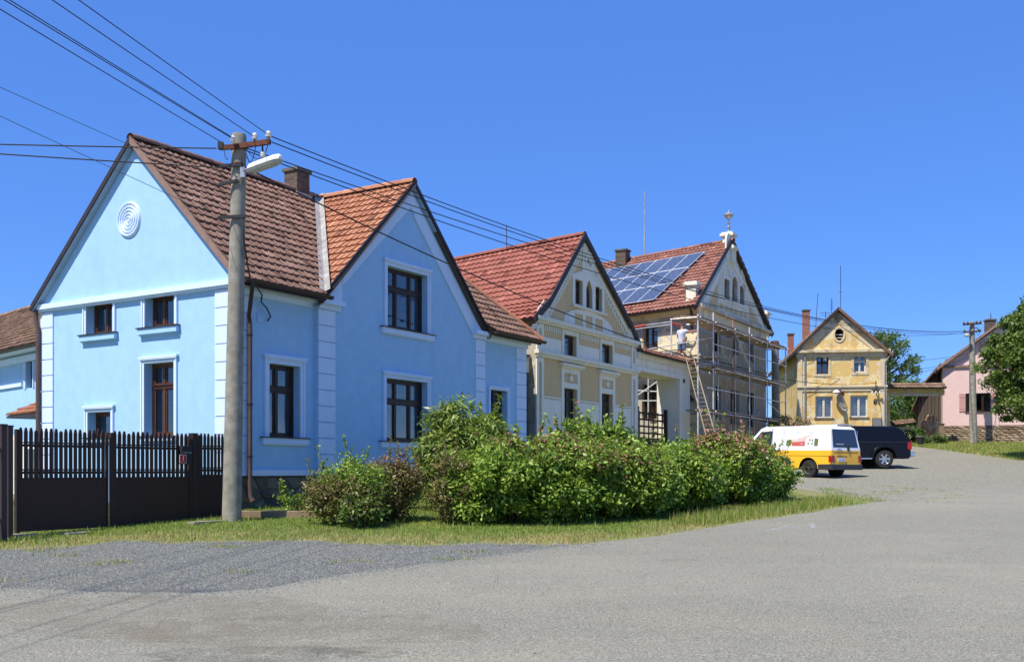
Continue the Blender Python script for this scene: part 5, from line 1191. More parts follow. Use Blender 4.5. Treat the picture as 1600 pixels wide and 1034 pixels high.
# pole with lead sheet beside the yellow house
yp = thing('concrete_post', atY(1212, 670, 59.5), 'short concrete post between scaffold and yellow house', 'post')
mb = MB(); mb.tube([atY(1213, 700, 58.8), atY(1211, 540, 58.8)], [.25, .2], 10); mb.build('post', 'concrete', yp, smooth=True)
mb = MB(); mb.lathe([(.24, 0), (.26, .1), (.2, .3), (.1, .32)], atY(1211, 541, 58.8), n=10); mb.build('cap', 'rust_steel', yp)
# ================================================================ YARD GATE BEAM, BARN, WOODPILE
FYG = Frame(Vector(((1386-CXP)/FPX*64, 64, 0)), (1, -.02)); yg = thing('yard_gateway', FYG.P(1.7, g(64), 0), 'low ochre gate wall with tiled top joining yellow and pink houses', 'gateway')
gq0, gq1 = FYG.t(1386), FYG.t(1476); zt, zm = FYG.pix(1430, 605)[1], FYG.pix(1430, 617)[1]
mb = MB(); FYG.prism(mb, [(gq0, TBy), (FYG.t(1391), TBy), (FYG.t(1391), zm-.05), (FYG.t(1408), zm+.05), (FYG.t(1440), zm+.02), (FYG.t(1468), zm), (gq1, zm), (gq1, zt), (gq0, zt)], -.5, 0); mb.build('wall', 'ochre_render', yg)
mb = MB(); FYG.box(mb, FYG.t(1391), FYG.t(1466), zm-.06, zm+.06, 0, .08); mb.build('arch_trim', 'pale_ochre_render', yg)
slope_pts(yg, FYG.P(gq0, zt-.05, .35), FYG.P(gq1, zt-.05, .35), [FYG.P(gq0, zt-.05, .35), FYG.P(gq1, zt-.05, .35), FYG.P(gq1, zt+.3, -.25), FYG.P(gq0, zt+.3, -.25)], 'tile_old', tw=.22, th=.3, name='coping_tiles')
barn = thing('barn', atY(1450, 680, 71), 'dark weathered plank barn behind the yard gateway', 'barn')
pb = [atY(px, py, 70) for px, py in ((1480, 560), (1476, 565), (1443, 604), (1428, 640), (1432, 641), (1432, 700), (1480, 700))]
mb = MB(); mb.prism(pb, Vector((0, .1, 0))); mb.build('wall', 'old_wood', barn)
rg = random.Random(2); x = pb[4].x+.05
while x < pb[0].x-.3:
    px = CXP+FPX*x/69.95; yt = np.interp(px, [1428, 1443, 1476], [642, 606, 567]); a = atY(px, yt+1, 69.95); b = atY(px, 699, 69.95)
    mb = MB(); mb.box(((a.x)+.11, 69.96-rg.uniform(0, .03), (a.z+b.z)/2), (.2, .04, a.z-b.z)); mb.build('plank', 'old_wood', barn); x += .235
mb = MB(); mb.prism([atY(1470, 570, 69.5), atY(1441, 602, 69.5), atY(1424, 642, 69.5), atY(1424, 640, 69.5), atY(1441, 599, 69.5), atY(1470, 566, 69.5)], Vector((3.6, 8, 0))); mb.build('roof', 'tile_old', barn)
wpile = thing('woodpile', atY(1455, 690, 64.8), 'stacked split firewood in front of the dark barn', 'woodpile')
plain('split_wood', (.50, .24, .13), .9, vary=.35, scale=9); plain('split_end', (.62, .42, .27), .9, vary=.3, scale=9)
z0w = EYE+(HZ-694)/FPX*65
for j in range(15):
    for i in range(9):
        x = atY(1444, 690, 65).x+i*.105+.05*(j % 2)+rg.uniform(-.01, .01); z = z0w+.06+j*.125
        if j > 11 and (i < 3 or i > 7) or j > 13 and i % 2: continue
        r_ = rg.uniform(.05, .066); mb = MB(); mb.lathe([(r_, 0), (r_*.95, .5)], (x, 65+rg.uniform(-.04, .04), z), (0, 1, 0), 6, 0 if rg.random() < .5 else 1); mb.build('log', ['split_wood', 'split_end'], wpile)
for px, mt, lb in ((1465.5, 'old_wood', 'grey wooden post right of the woodpile'), (1470, 'timber_beam', 'thick brown gate post beside the pink house base')):
    th_ = thing('gate_post', atY(px, 694, 64), lb, 'post'); mb = MB(); w_ = .14 if mt == 'old_wood' else .3
    a = atY(px, 694, 64); b = atY(px, 655 if w_ < .2 else 663, 64); mb.box(((a.x+b.x)/2, 64, (a.z+b.z)/2), (w_, w_, b.z-a.z)); mb.build('post', mt, th_); mb = MB(); mb.box((a.x, 64, b.z+.03), (w_+.06, w_+.06, .06)); mb.build('cap', 'old_wood', th_)
bn = thing('rubbish_bin', atY(1438, 694, 60), 'small dark grey rubbish bin in front of the woodpile', 'bin')
a = atY(1438, 694, 60); mb = MB(); mb.lathe([(.16, 0), (.22, .38), (.24, .38), (.24, .42)], a, n=12); mb.build('body', 'dark_iron', bn); mb = MB(); mb.lathe([(.25, .0), (.25, .03), (.18, .07), (.03, .08)], a+Vector((0, 0, .42)), n=12); mb.build('lid', 'concrete_dark', bn)
lw = thing('low_wall', atY(1415, 668, 67), 'low wall with sloping tile cap seen through the yard gateway', 'wall')
p0, p1 = atY(1398, 664, 67), atY(1432, 660, 67); mb = MB(); mb.box(((p0.x+p1.x)/2, 67.4, p0.z-.7), (p1.x-p0.x, .3, 1.2)); mb.build('wall', 'pale_ochre_render', lw)
slope_pts(lw, p0, p1, [p0, p1, p1+Vector((0, .7, .3)), p0+Vector((0, .7, .3))], 'tile_old', name='coping_tiles')

# ================================================================ PINK HOUSE
op = atY(1473, 733, 66); FP = Frame(op, (.93, -.36)); ph = thing('pink_house', FP.P(4, g(66), -5), 'pink gabled house with wooden shutters on a rough stone base', 'house')
tAp_, zAp_ = FP.pix(1572, 497, .3); tRp = 2*tAp_; zEp = FP.pix(1475, 572)[1]; zBp = FP.pix(1500, 665)[1]
wp1, wp2 = T4(FP, 1509, 1548, 614.5, 643), T4(FP, 1540, 1556, 534, 556)
wall(FP, [(0, zBp), (tRp, zBp), (tRp, zEp), (tAp_, zAp_-.2), (0, zEp)], [rect(*wp1), rect(*wp2)], .2, 'pink_plaster', ph, 'front_wall')
for q, c_ in ((wp1, (.36, .68)), (wp2, (.5,))):
    wn = window(FP, *q, ph, recess=.12, cols=c_, transom=None if q is wp1 else .45, curtain='curtain_blue' if q is wp1 else None, wood='window_wood'); sill(FP, q[0], q[1], q[2], wn, 'pink_plaster', over=.06, d=.1, h=.06)
    ww = .38 if q is wp1 else .34
    for a, b in ((q[0]-ww, q[0]-.02), (q[1]+.02, q[1]+ww)):
        if a > tRp: continue
        mb = MB(); FP.box(mb, a, b, q[2], q[3], .01, .04); sh_ = mb.build('shutter', 'shutter_wood', ph)
        for z in (q[2]+.2, q[3]-.25): mb = MB(); FP.box(mb, a+.03, b-.03, z, z+.07, .04, .055); mb.build('batten', 'shutter_wood', sh_)
mb = MB(); FP.box(mb, -.1, tRp+.1, zEp-.12, zEp+.02, 0, .12); mb.build('string_course', 'verge_brown', ph)
pr = MB(); pr.beam(FP.P(tAp_, zAp_-.2, 0), FP.P(tAp_, zAp_-.2, -10), .1, .1); pr = pr.build('roof', 'old_wood', ph)
sp_ = (zAp_-zEp)/tAp_; up = Vector((-FP.n.x, -FP.n.y, 0))
vslope(FP, (-.35, zEp-.35*sp_+.1), (tAp_, zAp_), up, 0, 11, .35, pr, 'tile_old', name='tile_field', tw=.25); vslope(FP, (tRp+.35, zEp-.35*sp_+.1), (tAp_, zAp_), up, 0, 11, .35, pr, 'tile_old', name='tile_field', tw=.4)
verge(FP, [(-.35, zEp-.35*sp_+.15), (tAp_, zAp_+.08)], .35, .18, .05, 'verge_brown', None, pr); verge(FP, [(tAp_, zAp_+.08), (tRp+.35, zEp-.35*sp_+.15)], .35, .18, .05, 'verge_brown', None, pr)
mb = MB(); mb.poly([FP.P(0, zBp-1.5), FP.P(0, zBp-1.5, -11), FP.P(0, zEp, -11), FP.P(0, zEp)]); mb.poly([FP.P(tRp, zBp-1.5), FP.P(tRp, zBp-1.5, -11), FP.P(tRp, zEp, -11), FP.P(tRp, zEp)]); mb.poly([FP.P(0, zBp-1.5, -11), FP.P(tRp, zBp-1.5, -11), FP.P(tRp, zEp, -11), FP.P(tAp_, zAp_, -11), FP.P(0, zEp, -11)]); mb.build('rear_wall', 'pink_plaster', ph)
chimney(pr, (atY(1547, 510, 70).x, 70, zEp+2), (.55, .55), EYE+(HZ-501)/FPX*70-zEp-2, 'chimney_brick')
mb = MB(); mb.tube([atY(1548, 500, 70), atY(1548, 489, 70)], .03, 6); mb.build('flue_rod', 'wire_metal', ph)
sb = MB(); FP.box(sb, 0, tRp, zBp-1.8, zBp-.005, -.3, -.06); sb = sb.build('stone_base', 'sandstone', ph)
stones(FP, 0, 6.2, zBp-1.35, zBp-.01, -.02, sb, 'sandstone', hs=(.09, .17), ws=(.25, .6), d=.06, seed=8)
# ================================================================ FENCE AND GATES (left)
def picket_gate(name, A, B, label, n, zt, zb, parts=True, post=True, boxat=None):
    """A,B ground points (x,y); pickets above a solid panel"""
    A = Vector((A[0], A[1], 0)); B = Vector((B[0], B[1], 0)); u = (B-A).normalized(); L = (B-A).length
    F = Frame(A, u, Vector((u.y, -u.x, 0))); th_ = thing(name, F.P(L/2, zb, 0), label, 'gate')
    zm = zb+(zt-zb)*.51
    mb = MB(); F.box(mb, .02, L-.02, zb, zm, -.02, .02); mb.build('board_panel', 'gate_wood', th_)
    for k in range(2):
        for z in (zm+.07, zt-.22):
            pass
    for z in (zm+.10, zt-.30): mb = MB(); F.box(mb, .05, L-.05, z, z+.045, -.045, -.012); F.box(mb, .05, L-.05, z+.06, z+.085, -.045, -.012); mb.build('rail', 'gate_wood', th_)
    mb = MB(); F.box(mb, .0, L, zm, zm+.03, -.03, .03); mb.build('top_rail', 'gate_wood', th_)
    me = {}
    rg = random.Random(n)
    for k in range(n):
        t = .05+(L-.1)*(k+.5)/n; w_ = min(.085, (L-.1)/n*.64); pk = .04 if (k*7 % 5) not in (1,) else .0
        m = MB(); F.prism(m, [(t-w_/2, zm-.05), (t+w_/2, zm-.05), (t+w_/2, zt-.04), (t+w_*.25, zt+pk-.01), (t, zt+pk), (t-w_*.25, zt+pk-.01), (t-w_/2, zt-.04)], -.011, .012); m.build('picket', 'gate_wood', th_)
    for t in (0, L):
        mb = MB(); F.box(mb, t-.03 if t else -.0, t+.0 if t else .07, zb-.02, zt+.0, -.035, .035); mb.build('stile', 'gate_wood', th_)
    return th_, F, L
def gxy(px, py, Y): d = ray(px, py); return (d.x*Y, Y)
YA, YB = 18.1, 21.5
GA = Vector(gxy(24, 0, YA)).to_3d(); GB = Vector(gxy(300, 0, YB)).to_3d(); ug = (GB-GA).normalized()
FGt = Frame(GA, ug, Vector((ug.y, -ug.x, 0))); tmid = FGt.t(170); LL = (GB-GA).length
zbt = .50
zA = EYE+(HZ-673)/FPX*YA; zB = EYE+(HZ-681)/FPX*YB; ztop = (zA+zB)/2+.02
Pm = GA+ug*tmid
th1, F1, L1 = picket_gate('gate_leaf', GA, Pm-ug*.03, 'left leaf of the dark brown picket gate', 18, ztop, zbt)
th2, F2, L2 = picket_gate('gate_leaf', Pm+ug*.03, GB-ug*.06, 'right leaf of the dark brown picket gate, behind the letterbox', 17, ztop, zbt)
for o_ in (th1, th2): o_['group'] = 'leaves of the brown driveway gate'
def post(px, Y, yt, w_, label, h=None, mat='gate_wood'):
    a = Vector(gxy(px, 0, Y)).to_3d(); z = EYE+(HZ-yt)/FPX*Y; th_ = thing('gate_post', (a.x, a.y, g(Y)), label, 'post')
    mb = MB(); mb.box((a.x, a.y, (z+g(Y)-.1)/2), (w_, w_, z-g(Y)+.1), math.atan2(ug.y, ug.x)); mb.build('post', mat, th_); mb = MB(); mb.box((a.x, a.y, z+.01), (w_+.02, w_+.02, .02), math.atan2(ug.y, ug.x)); mb.build('cap', 'verge_dark', th_); return th_
post(302, 21.55, 678, .13, 'brown gate post between wide gate and narrow gate')
plain('pipe_post', (.05, .028, .022), .5)
post(14.5, 17.9, 666, .09, 'round topped brown gate post nearest the left edge', mat='pipe_post'); post(4, 17.6, 664, .10, 'brown fence post cut by the left edge of view', mat='pipe_post')
gC = Vector(gxy(305, 0, 21.62)).to_3d(); gD = gC+ug*1.05
th3, F3, L3 = picket_gate('side_gate', gC+ug*.06, gD, 'narrow brown picket side gate just left of the concrete pole', 9, ztop+.02, zbt+.06)
fnc = thing('fence_panel', (gxy(-40, 0, 16)[0], 16, .4), 'brown fence boards at the extreme left edge', 'fence')
mb = MB(); Ff = Frame(Vector(gxy(2, 0, 17.5)).to_3d(), -ug, FGt.n)
for k in range(16): m = MB(); Ff.box(m, .1+k*.16, .1+k*.16+.11, .45, ztop-.05, -.02, .02); m.build('board', 'gate_wood', fnc)
for z in (.7, 1.9): m = MB(); Ff.box(m, 0, 2.7, z, z+.07, -.06, -.02); m.build('rail', 'gate_wood', fnc)
# letterbox with number 1 plate
tL = F2.t(288, .04); zL = F2.pix(288, 712, .04)[1]
lb = thing('letterbox', F2.P(tL, zL, .06), 'black letterbox on the brown gate', 'letterbox')
mb = MB(); F2.box(mb, tL-.13, tL+.13, zL-.17, zL+.2, .02, .12); mb.build('body', 'dark_iron', lb, bevel=.008); mb = MB(); F2.box(mb, tL-.10, tL+.12, zL+.06, zL+.075, .12, .128); mb.build('slot_flap', 'galvanised', lb)
t_, z_ = F2.pix(286, 716.5, .13); plt = thing('house_number_plate', F2.P(t_, z_, .13), 'small red plate with white numeral one on the letterbox', 'sign')
plain('enamel_red', (.42, .03, .02), .35); mb = MB(); F2.box(mb, t_-.09, t_+.09, z_-.085, z_+.085, .125, .132); mb.build('plate', 'white_paint', plt); mb = MB(); F2.box(mb, t_-.082, t_+.082, z_-.077, z_+.077, .133, .137); mb.build('enamel_face', 'enamel_red', plt)
text('1', 'numeral', F2, t_, z_, .139, .15, 'white_paint', plt)
# slabs in front of the gate
for px, py, w_, lb_ in ((120, 835, .5, 'flat paving slab in the grass before the left gate leaf'), (328, 817, 1.0, 'pale concrete threshold under the narrow side gate'), (30, 838, .6, 'worn slab beside the left gate post')):
    q = gh(px, py); th_ = thing('paving_slab', q, lb_, 'slab'); mb = MB(); mb.box((q.x, q.y, q.z+.02), (w_, .22, .05), math.atan2(ug.y, ug.x)); mb.build('slab', 'concrete', th_)
# edging blocks beside the pole
for i, (px, py, L_, lb_) in enumerate(((393, 806, .5, 'short split timber edging by the concrete pole'), (428, 806, 1.15, 'long weathered timber edging block in the grass'), (478, 806, .5, 'end timber edging block near the dry shrub'))):
    q = gh(px, py+3); th_ = thing('timber_edging', q, lb_, 'edging block', 'timber edging blocks near the pole'); mb = MB(); mb.box((q.x, q.y, q.z+.07), (L_, .22, .17), .06*(i-1)); mb.build('block', 'timber_beam', th_, bevel=.015)

# ================================================================ POLES AND WIRES
pbY = 21.0; pb_ = Vector(((362-CXP)/FPX*pbY, pbY, g(pbY))); pt_ = Vector(((373.5-CXP)/FPX*pbY, pbY, EYE+(HZ-210)/FPX*pbY))
pole = thing('utility_pole', pb_, 'thick concrete utility pole with crossarm and street lamp in front of the blue house', 'utility pole')
mb = MB(); mb.tube([pb_-Vector((0, 0, .3)), pb_, pt_-Vector((0, 0, .25))], [.2, .195, .143], 24); mb.tube([pt_-Vector((0, 0, .3)), pt_-Vector((0, 0, .04)), pt_], [.15, .146, .135], 24); mb.build('shaft', 'concrete', pole, smooth=True)
def onpole(py): 
    z = EYE+(HZ-py)/FPX*pbY; f = (z-pb_.z)/(pt_.z-pb_.z); return pb_+(pt_-pb_)*f
def pj(px, py, dY=0): return atY(px, py, pbY+dY)
mb = MB()
for py in (229, 234): mb.lathe([(.155, -.02), (.155, .02)], onpole(py), n=20)
mb.lathe([(.15, -.035), (.15, .035)], onpole(259), n=20); mb.lathe([(.15, -.02), (.15, .02)], onpole(286), n=20); mb.lathe([(.155, -.02), (.155, .02)], onpole(340), n=20)
mb.build('band_clamps', 'rust_steel', pole)
mb = MB(); mb.beam(pj(343, 231, -.2), pj(374, 229, -.2), .07, .09); mb.beam(pj(374, 228.5, -.2), pj(422, 221.5, -.42), .07, .10); mb.build('crossarm', 'rust_steel', pole)
for px, py, r_ in ((398, 214, .055), (419.5, 211, .06), (411, 242, .05), (364, 218, .05)):
    mb = MB(); mb.lathe([(r_*.6, -.06), (r_, -.04), (r_*1.05, -.01), (r_*.7, .0), (r_*1.0, .015), (r_*1.0, .04), (r_*.6, .06), (r_*.35, .08)], pj(px, py, -.3), n=14); mb.build('insulator', 'porcelain', pole, smooth=True)
mb = MB(); mb.tube([pj(398, 224, -.3), pj(398, 216, -.3)], .018, 6); mb.tube([pj(420, 221, -.4), pj(420, 212, -.3)], .018, 6); mb.tube([pj(410, 224, -.38), pj(410.5, 246, -.3)], .018, 6)
for a, b in (((344, 259), (377, 258)), ((342, 289), (372, 282)), ((341, 340), (384, 338))): mb.beam(pj(*a, -.18), pj(*b, -.18), .05, .06)
mb.box(pj(345, 228, -.2), (.1, .1, .14)); mb.build('wire_brackets', 'dark_iron', pole)
mb = MB()
def arc(a, b, sag, n=8, dy=0): a, b = Vector(a), Vector(b); return [a+(b-a)*k/n-Vector((0, 0, sag*4*(k/n)*(1-k/n))) for k in range(n+1)]
for a, b, s_ in (((385, 240), (400, 226), .25), ((385, 244), (420, 222), .35), ((350, 234), (356, 247), .1), ((385, 232), (410, 246), .1)): mb = MB(); mb.tube(arc(pj(*a, -.25), pj(*b, -.3), s_), .008, 5); mb.build('jumper_wire', 'wire_black', pole)
# street lamp head
lam = thing('street_lamp', pj(379, 268, -.2), 'white elongated street lamp on the concrete pole', 'lamp')
mb = MB(); mb.box(pj(379.5, 270, -.2), (.09, .1, .2)); mb.tube([pj(381, 266, -.25), pj(388, 264, -.35), pj(394, 262, -.45)], .022, 8); mb.build('arm', 'galvanised', lam)
la, lb2 = pj(391, 266, -.42), pj(439, 249, -1.0); dlm = (lb2-la).normalized(); Ll = (lb2-la).length
xx = dlm.cross(Vector((0, 0, 1))).normalized(); yy = xx.cross(dlm)
def loft(rings, m=0):
    n = len(rings[0]); mb = MB(); vs = [p for r in rings for p in r]; fs = [(i*n+k, i*n+(k+1) % n, (i+1)*n+(k+1) % n, (i+1)*n+k) for i in range(len(rings)-1) for k in range(n)]
    mb.add(vs, fs+[tuple(range(n))[::-1], tuple((len(rings)-1)*n+k for k in range(n))], m); return mb
def ringh(f, w_, h, up):
    return [la+dlm*Ll*f+xx*math.cos(math.pi*k/8)*w_+yy*(math.sin(math.pi*k/8)*h*up) for k in range(9)]
loft([ringh(f, .115*s_, .13*s_, 1) for f, s_ in ((0, .75), (.05, .95), (.3, 1), (.8, 1), (.95, .9), (1, .55))]).build('housing', 'lamp_white', lam, smooth=True)
loft([ringh(f, .105*s_, .09*s_, -1) for f, s_ in ((.02, .7), (.08, .95), (.3, 1), (.8, 1), (.93, .85), (.98, .5))]).build('diffuser', 'lamp_plastic', lam, smooth=True)
# wires: sagging spans
WN = [0]
def wire(pts, label, r=.011, mat='wire_black', grp='overhead wires'):
    a, b = Vector(pts[0]), Vector(pts[-1]); th_mb = MB()
    th_mb.tube(pts, r, 6); o = th_mb.build('overhead_wire', mat, None, smooth=True); tag(o, label, 'wire', grp); return o
def span(a, b, mid=None, r=.011, n=24, **kw):
    """a, b world points; mid=(px,py) optional picture point the sag passes through"""
    a, b = Vector(a), Vector(b); m = (a+b)/2; sag = kw.pop('sag', .4)
    return [a+(b-a)*k/n-Vector((0, 0, sag*4*(k/n)*(1-k/n))) for k in range(n+1)]
def toward(px, py, Y): return atY(px, py, Y)
# (a) four lines coming in over the viewer's left shoulder: next pole stands left of and behind the viewer
for (x0, y0, x1, y1, lb_) in ((0, 10, 345, 222, 'lowest of the bundle of lines from the upper left to the crossarm'), (14, 0, 362, 216, 'second line of the close pair reaching the pole top from the upper left'), (22, 0, 366, 217, 'first line of the close pair reaching the pole top from the upper left'), (88, 0, 396, 213, 'line from the upper left to the inner white insulator'), (129, 0, 418, 210, 'highest line from the upper left to the outer white insulator')):
    a = pj(x1, y1, -.3); yn = 14.7; b = atY(x0, y0, yn); c = a+(b-a)*3.2
    wire(span(a, c, sag=.05), lb_, .008)
for (x0, y0, x1, y1, lb_) in ((0, 132, 343, 289, 'thin line crossing the blue gable peak towards the middle bracket'), (0, 177, 342, 340, 'thin line crossing the lit blue gable to the lowest bracket')):
    a = pj(x1, y1, -.2); b = atY(x0, y0, 15.2); wire(span(a, a+(b-a)*3.2, sag=.05), lb_, .005, 'wire_metal')
for (x0, y0, x1, y1, lb_) in ((0, 219.5, 338, 232, 'thick cable running left from the crossarm'), (0, 234.5, 345, 262, 'thick cable running left from the lower bracket')):
    a = pj(x1, y1, -.2); b = atY(x0, y0, 19.5); wire(span(a, a+(b-a)*4, sag=.1), lb_, .013)
# (b) onward to the far pole
fpY = 63.0
fpole = thing('utility_pole', atY(1521, 696, fpY), 'slender far concrete utility pole in front of the pink house', 'utility pole')
fb_, ft_ = atY(1521, 697, fpY), atY(1518.5, 503, fpY)
mb = MB(); mb.tube([fb_, ft_], [.24, .15], 14); mb.build('shaft', 'concrete', fpole, smooth=True)
mb = MB(); mb.beam(atY(1505, 507, fpY-.2), atY(1533, 505, fpY-.2), .1, .1); mb.beam(atY(1506, 518.5, fpY-.2), atY(1533, 517, fpY-.2), .08, .08); mb.tube([atY(1519, 512, fpY-.3), atY(1527, 512, fpY-.3), atY(1531, 520, fpY-.3)], .03, 6); mb.build('crossarm', 'rust_steel', fpole)
for px, py in ((1506, 505), (1512, 504.5), (1526, 503.5), (1532, 503), (1507, 517), (1531, 516)): mb = MB(); mb.lathe([(.04, -.05), (.06, -.02), (.06, .05), (.03, .1)], atY(px, py, fpY-.3), n=8); mb.build('insulator', 'concrete_dark', fpole)
mb = MB(); mb.lathe([(.03, .14), (.1, .1), (.18, 0), (.16, -.06), (.02, -.1)], atY(1511, 524, fpY-.4), n=12); mb.tube([atY(1511, 522, fpY-.4), atY(1518, 518, fpY)], .03, 6); mb.build('lamp_head', 'lamp_plastic', fpole)
for (x0, y0, x1, y1, s_, lb_) in ((423, 213, 1532, 516, 1.35, 'uppermost line from the near insulator to the far pole'), (424, 222, 1526, 519, 1.3, 'second line down from the near crossarm to the far pole'), (386, 232, 1507, 517, 1.1, 'third line down passing over the blue gable'), (386, 236, 1506, 520, 1.35, 'fourth and lowest line passing over the blue gable')):
    a, b = pj(x0, y0, -.3), atY(x1, y1, fpY-.3); wire(span(a, b, sag=s_, n=40), lb_, .011)
a = pj(384, 262, -.15); b = FY.P(FY.t(1367), FY.pix(1367, 598, .3)[1], .3)
wire(span(a, b, sag=1.45, n=40), 'black service cable crossing the roofs from near pole to the yellow house', .016)
for (x0, y0, Y0, x1, y1, s_, lb_) in ((1250, 545, 61.5, 1514, 553, .55, 'slack cable across the yellow gable to the far pole'), (1385, 575, 61, 1516, 556, .35, 'cable from the yellow house corner up to the far pole'), (1250, 585, 61.3, 1512, 560, .7, 'lowest cable across the yellow house to the far pole')):
    wire(span(atY(x0, y0, Y0), atY(x1, y1, fpY-.2), sag=s_), lb_, .012)
for (x1, y1, lb_) in ((1600, 566, 'cable leaving the far pole to the right behind the tree'), (1562, 545, 'short drop wire from the far pole to the pink gable')):
    wire(span(atY(1523, 553 if x1 > 1580 else 517, fpY-.2), atY(x1, y1, fpY+2.5), sag=.15), lb_, .012)
# cable down the near pole into the blue wall
wire([pj(381, 335, -.15), pj(380, 350, -.2), pj(381, 375, -.2), pj(386, 410, 0), pj(391, 435, .6), FS.P(FS.t(400), FS.pix(400, 462)[1], .2), FS.P(FS.t(403), FS.pix(403, 472)[1], .1), FS.P(FS.t(411), FS.pix(411, 482)[1], .12), FS.P(FS.t(418), FS.pix(418, 495)[1], .1), FS.P(FS.t(416.5), FS.pix(416.5, 502)[1], .03)], 'black cable looping from the pole bracket down to the blue wall', .018)
jb = thing('junction_box', FS.P(FS.t(406), FS.pix(406, 495)[1], .02), 'blue painted junction box beside the downpipe', 'junction box')
mb = MB(); FS.box(mb, FS.t(401), FS.t(411.5), FS.pix(406, 504)[1], FS.pix(406, 489)[1], 0, .03); mb.build('box', 'blue_plaster', jb)

# ================================================================ VEHICLES
plain('van_white', (.80, .80, .80), .35, vary=.03); plain('van_yellow', (.88, .47, .03), .35, vary=.04); plain('bumper_black', (.03, .03, .032), .6); plain('tyre', (.022, .022, .022), .85); plain('wheel_well', (.01, .01, .01), .9)
plain('truck_black', (.004, .004, .007), .3, spec=.3, vary=.02); plain('alloy', (.55, .56, .58), .3, metal=.8); plain('steel_rim', (.20, .17, .15), .6, metal=.3, vary=.3); plain('lens_red', (.35, .012, .01), .2); plain('lens_clear', (.6, .55, .5), .2); plain('chrome', (.6, .62, .65), .2, metal=1)
plain('number_white', (.72, .74, .76), .5); plain('print_red', (.50, .10, .07), .5); plain('print_pink', (.72, .45, .42), .5); plain('print_blue', (.25, .32, .55), .5); plain('print_green', (.12, .16, .06), .5)
s = NT('car_glass'); s.col((.022, .030, .042)); s.set(Roughness=.04); s.b.inputs['Specular IOR Level'].default_value = .8  # bluish base colour: a reflected sheen is painted into the glass
class Car:
    def __init__(s, rear_left, heading, ground, label, cat, name, W_):
        s.h = Vector((heading[0], heading[1], 0)).normalized(); s.s = Vector((-s.h.y, s.h.x, 0))      # s.s points to the car's left
        s.o = Vector((rear_left[0], rear_left[1], ground)); s.o = s.o-s.s*(W_/2); s.W = W_; s.slope = 0
        s.t = thing(name, s.o+s.h*2, label, cat)
    def P(s, x, y, z): return s.o+s.h*x+s.s*y+Vector((0, 0, z+(x*s.slope)))
def yhalf(z, W_, belt, top, tum): return W_/2 if z <= belt else W_/2-tum*(z-belt)/(top-belt)
def car_body(c, lower, upper, belt, top, tum, mats, split=None, name='body', bev=.05):
    """lower: side outline below the belt with the wheel arches; upper: outline above the belt"""
    W_ = c.W; mb = MB()
    for sd in (1, -1):
        if split:                                # two colours: yellow skirt, white top
            mb.poly([c.P(x, sd*W_/2, z) for x, z in lower[0]], 1); mb.poly([c.P(x, sd*W_/2, z) for x, z in lower[1]], 0)
        else: mb.poly([c.P(x, sd*W_/2, z) for x, z in lower[0]], 0)
        mb.poly([c.P(x, sd*yhalf(z, W_, belt, top, tum), z) for x, z in upper], 0)
    rim = c.rim
    for i in range(len(rim)-1):
        (x0, z0, m0), (x1, z1, _) = rim[i], rim[i+1]; ya, yb = yhalf(z0, W_, belt, top, tum), yhalf(z1, W_, belt, top, tum)
        mb.add([c.P(x0, ya, z0), c.P(x1, yb, z1), c.P(x1, -yb, z1), c.P(x0, -ya, z0)], [(0, 1, 2, 3)], m0)
    o = mb.build(name, mats, c.t, smooth=True, bevel=bev); return o
def archpts(cx, cz, r, zb, n=12):
    a0 = math.acos(max(-1, min(1, (zb-cz)/r))); return [(cx+r*math.sin(a), cz+r*math.cos(a)) for a in np.linspace(a0, -a0, n+1)]
def wheel(c, x, sd, r, w_, rim, style, zc=None):
    y = sd*(c.W/2-w_/2-.02); ce = c.P(x, y, r); ax = c.s*sd; mb = MB()
    mb.lathe([(r*.62, -w_/2), (r*.94, -w_/2), (r, -w_/2+.03), (r, w_/2-.03), (r*.94, w_/2), (r*.66, w_/2+.005), (r*.62, w_/2-.03)], ce, ax, 28); wl = mb.build('wheel', 'tyre', c.t, smooth=True)
    mb = MB()
    mb.lathe([(r*.64, w_/2-.02), (r*.60, w_/2+.005), (r*.56, w_/2-.02), (r*.54, w_/2-.08)], ce, ax, 28, 0, False)
    if style == 'spoke':
        mb.lathe([(r*.15, w_/2-.05), (r*.15, w_/2-.02), (.01, w_/2-.01)], ce, ax, 12)
        e1 = ax.orthogonal().normalized(); e2 = ax.cross(e1)
        for k in range(6): a = 2*math.pi*k/6+.3; d = e1*math.cos(a)+e2*math.sin(a); mb.beam(ce+d*r*.1+ax*(w_/2-.04), ce+d*r*.58+ax*(w_/2-.03), .075, .03, 0, ax)
    else:
        mb.lathe([(r*.48, w_/2-.07), (r*.42, w_/2-.04), (r*.30, w_/2-.03), (r*.22, w_/2-.06), (r*.12, w_/2-.05), (r*.10, w_/2-.01), (.01, w_/2-.005)], ce, ax, 24)
    mb.build('rim', rim, wl, smooth=True)
    mb = MB(); mb.lathe([(r*.55, w_/2-.10), (.01, w_/2-.10)], ce, ax, 16); mb.build('brake_disc', 'wheel_well', wl)
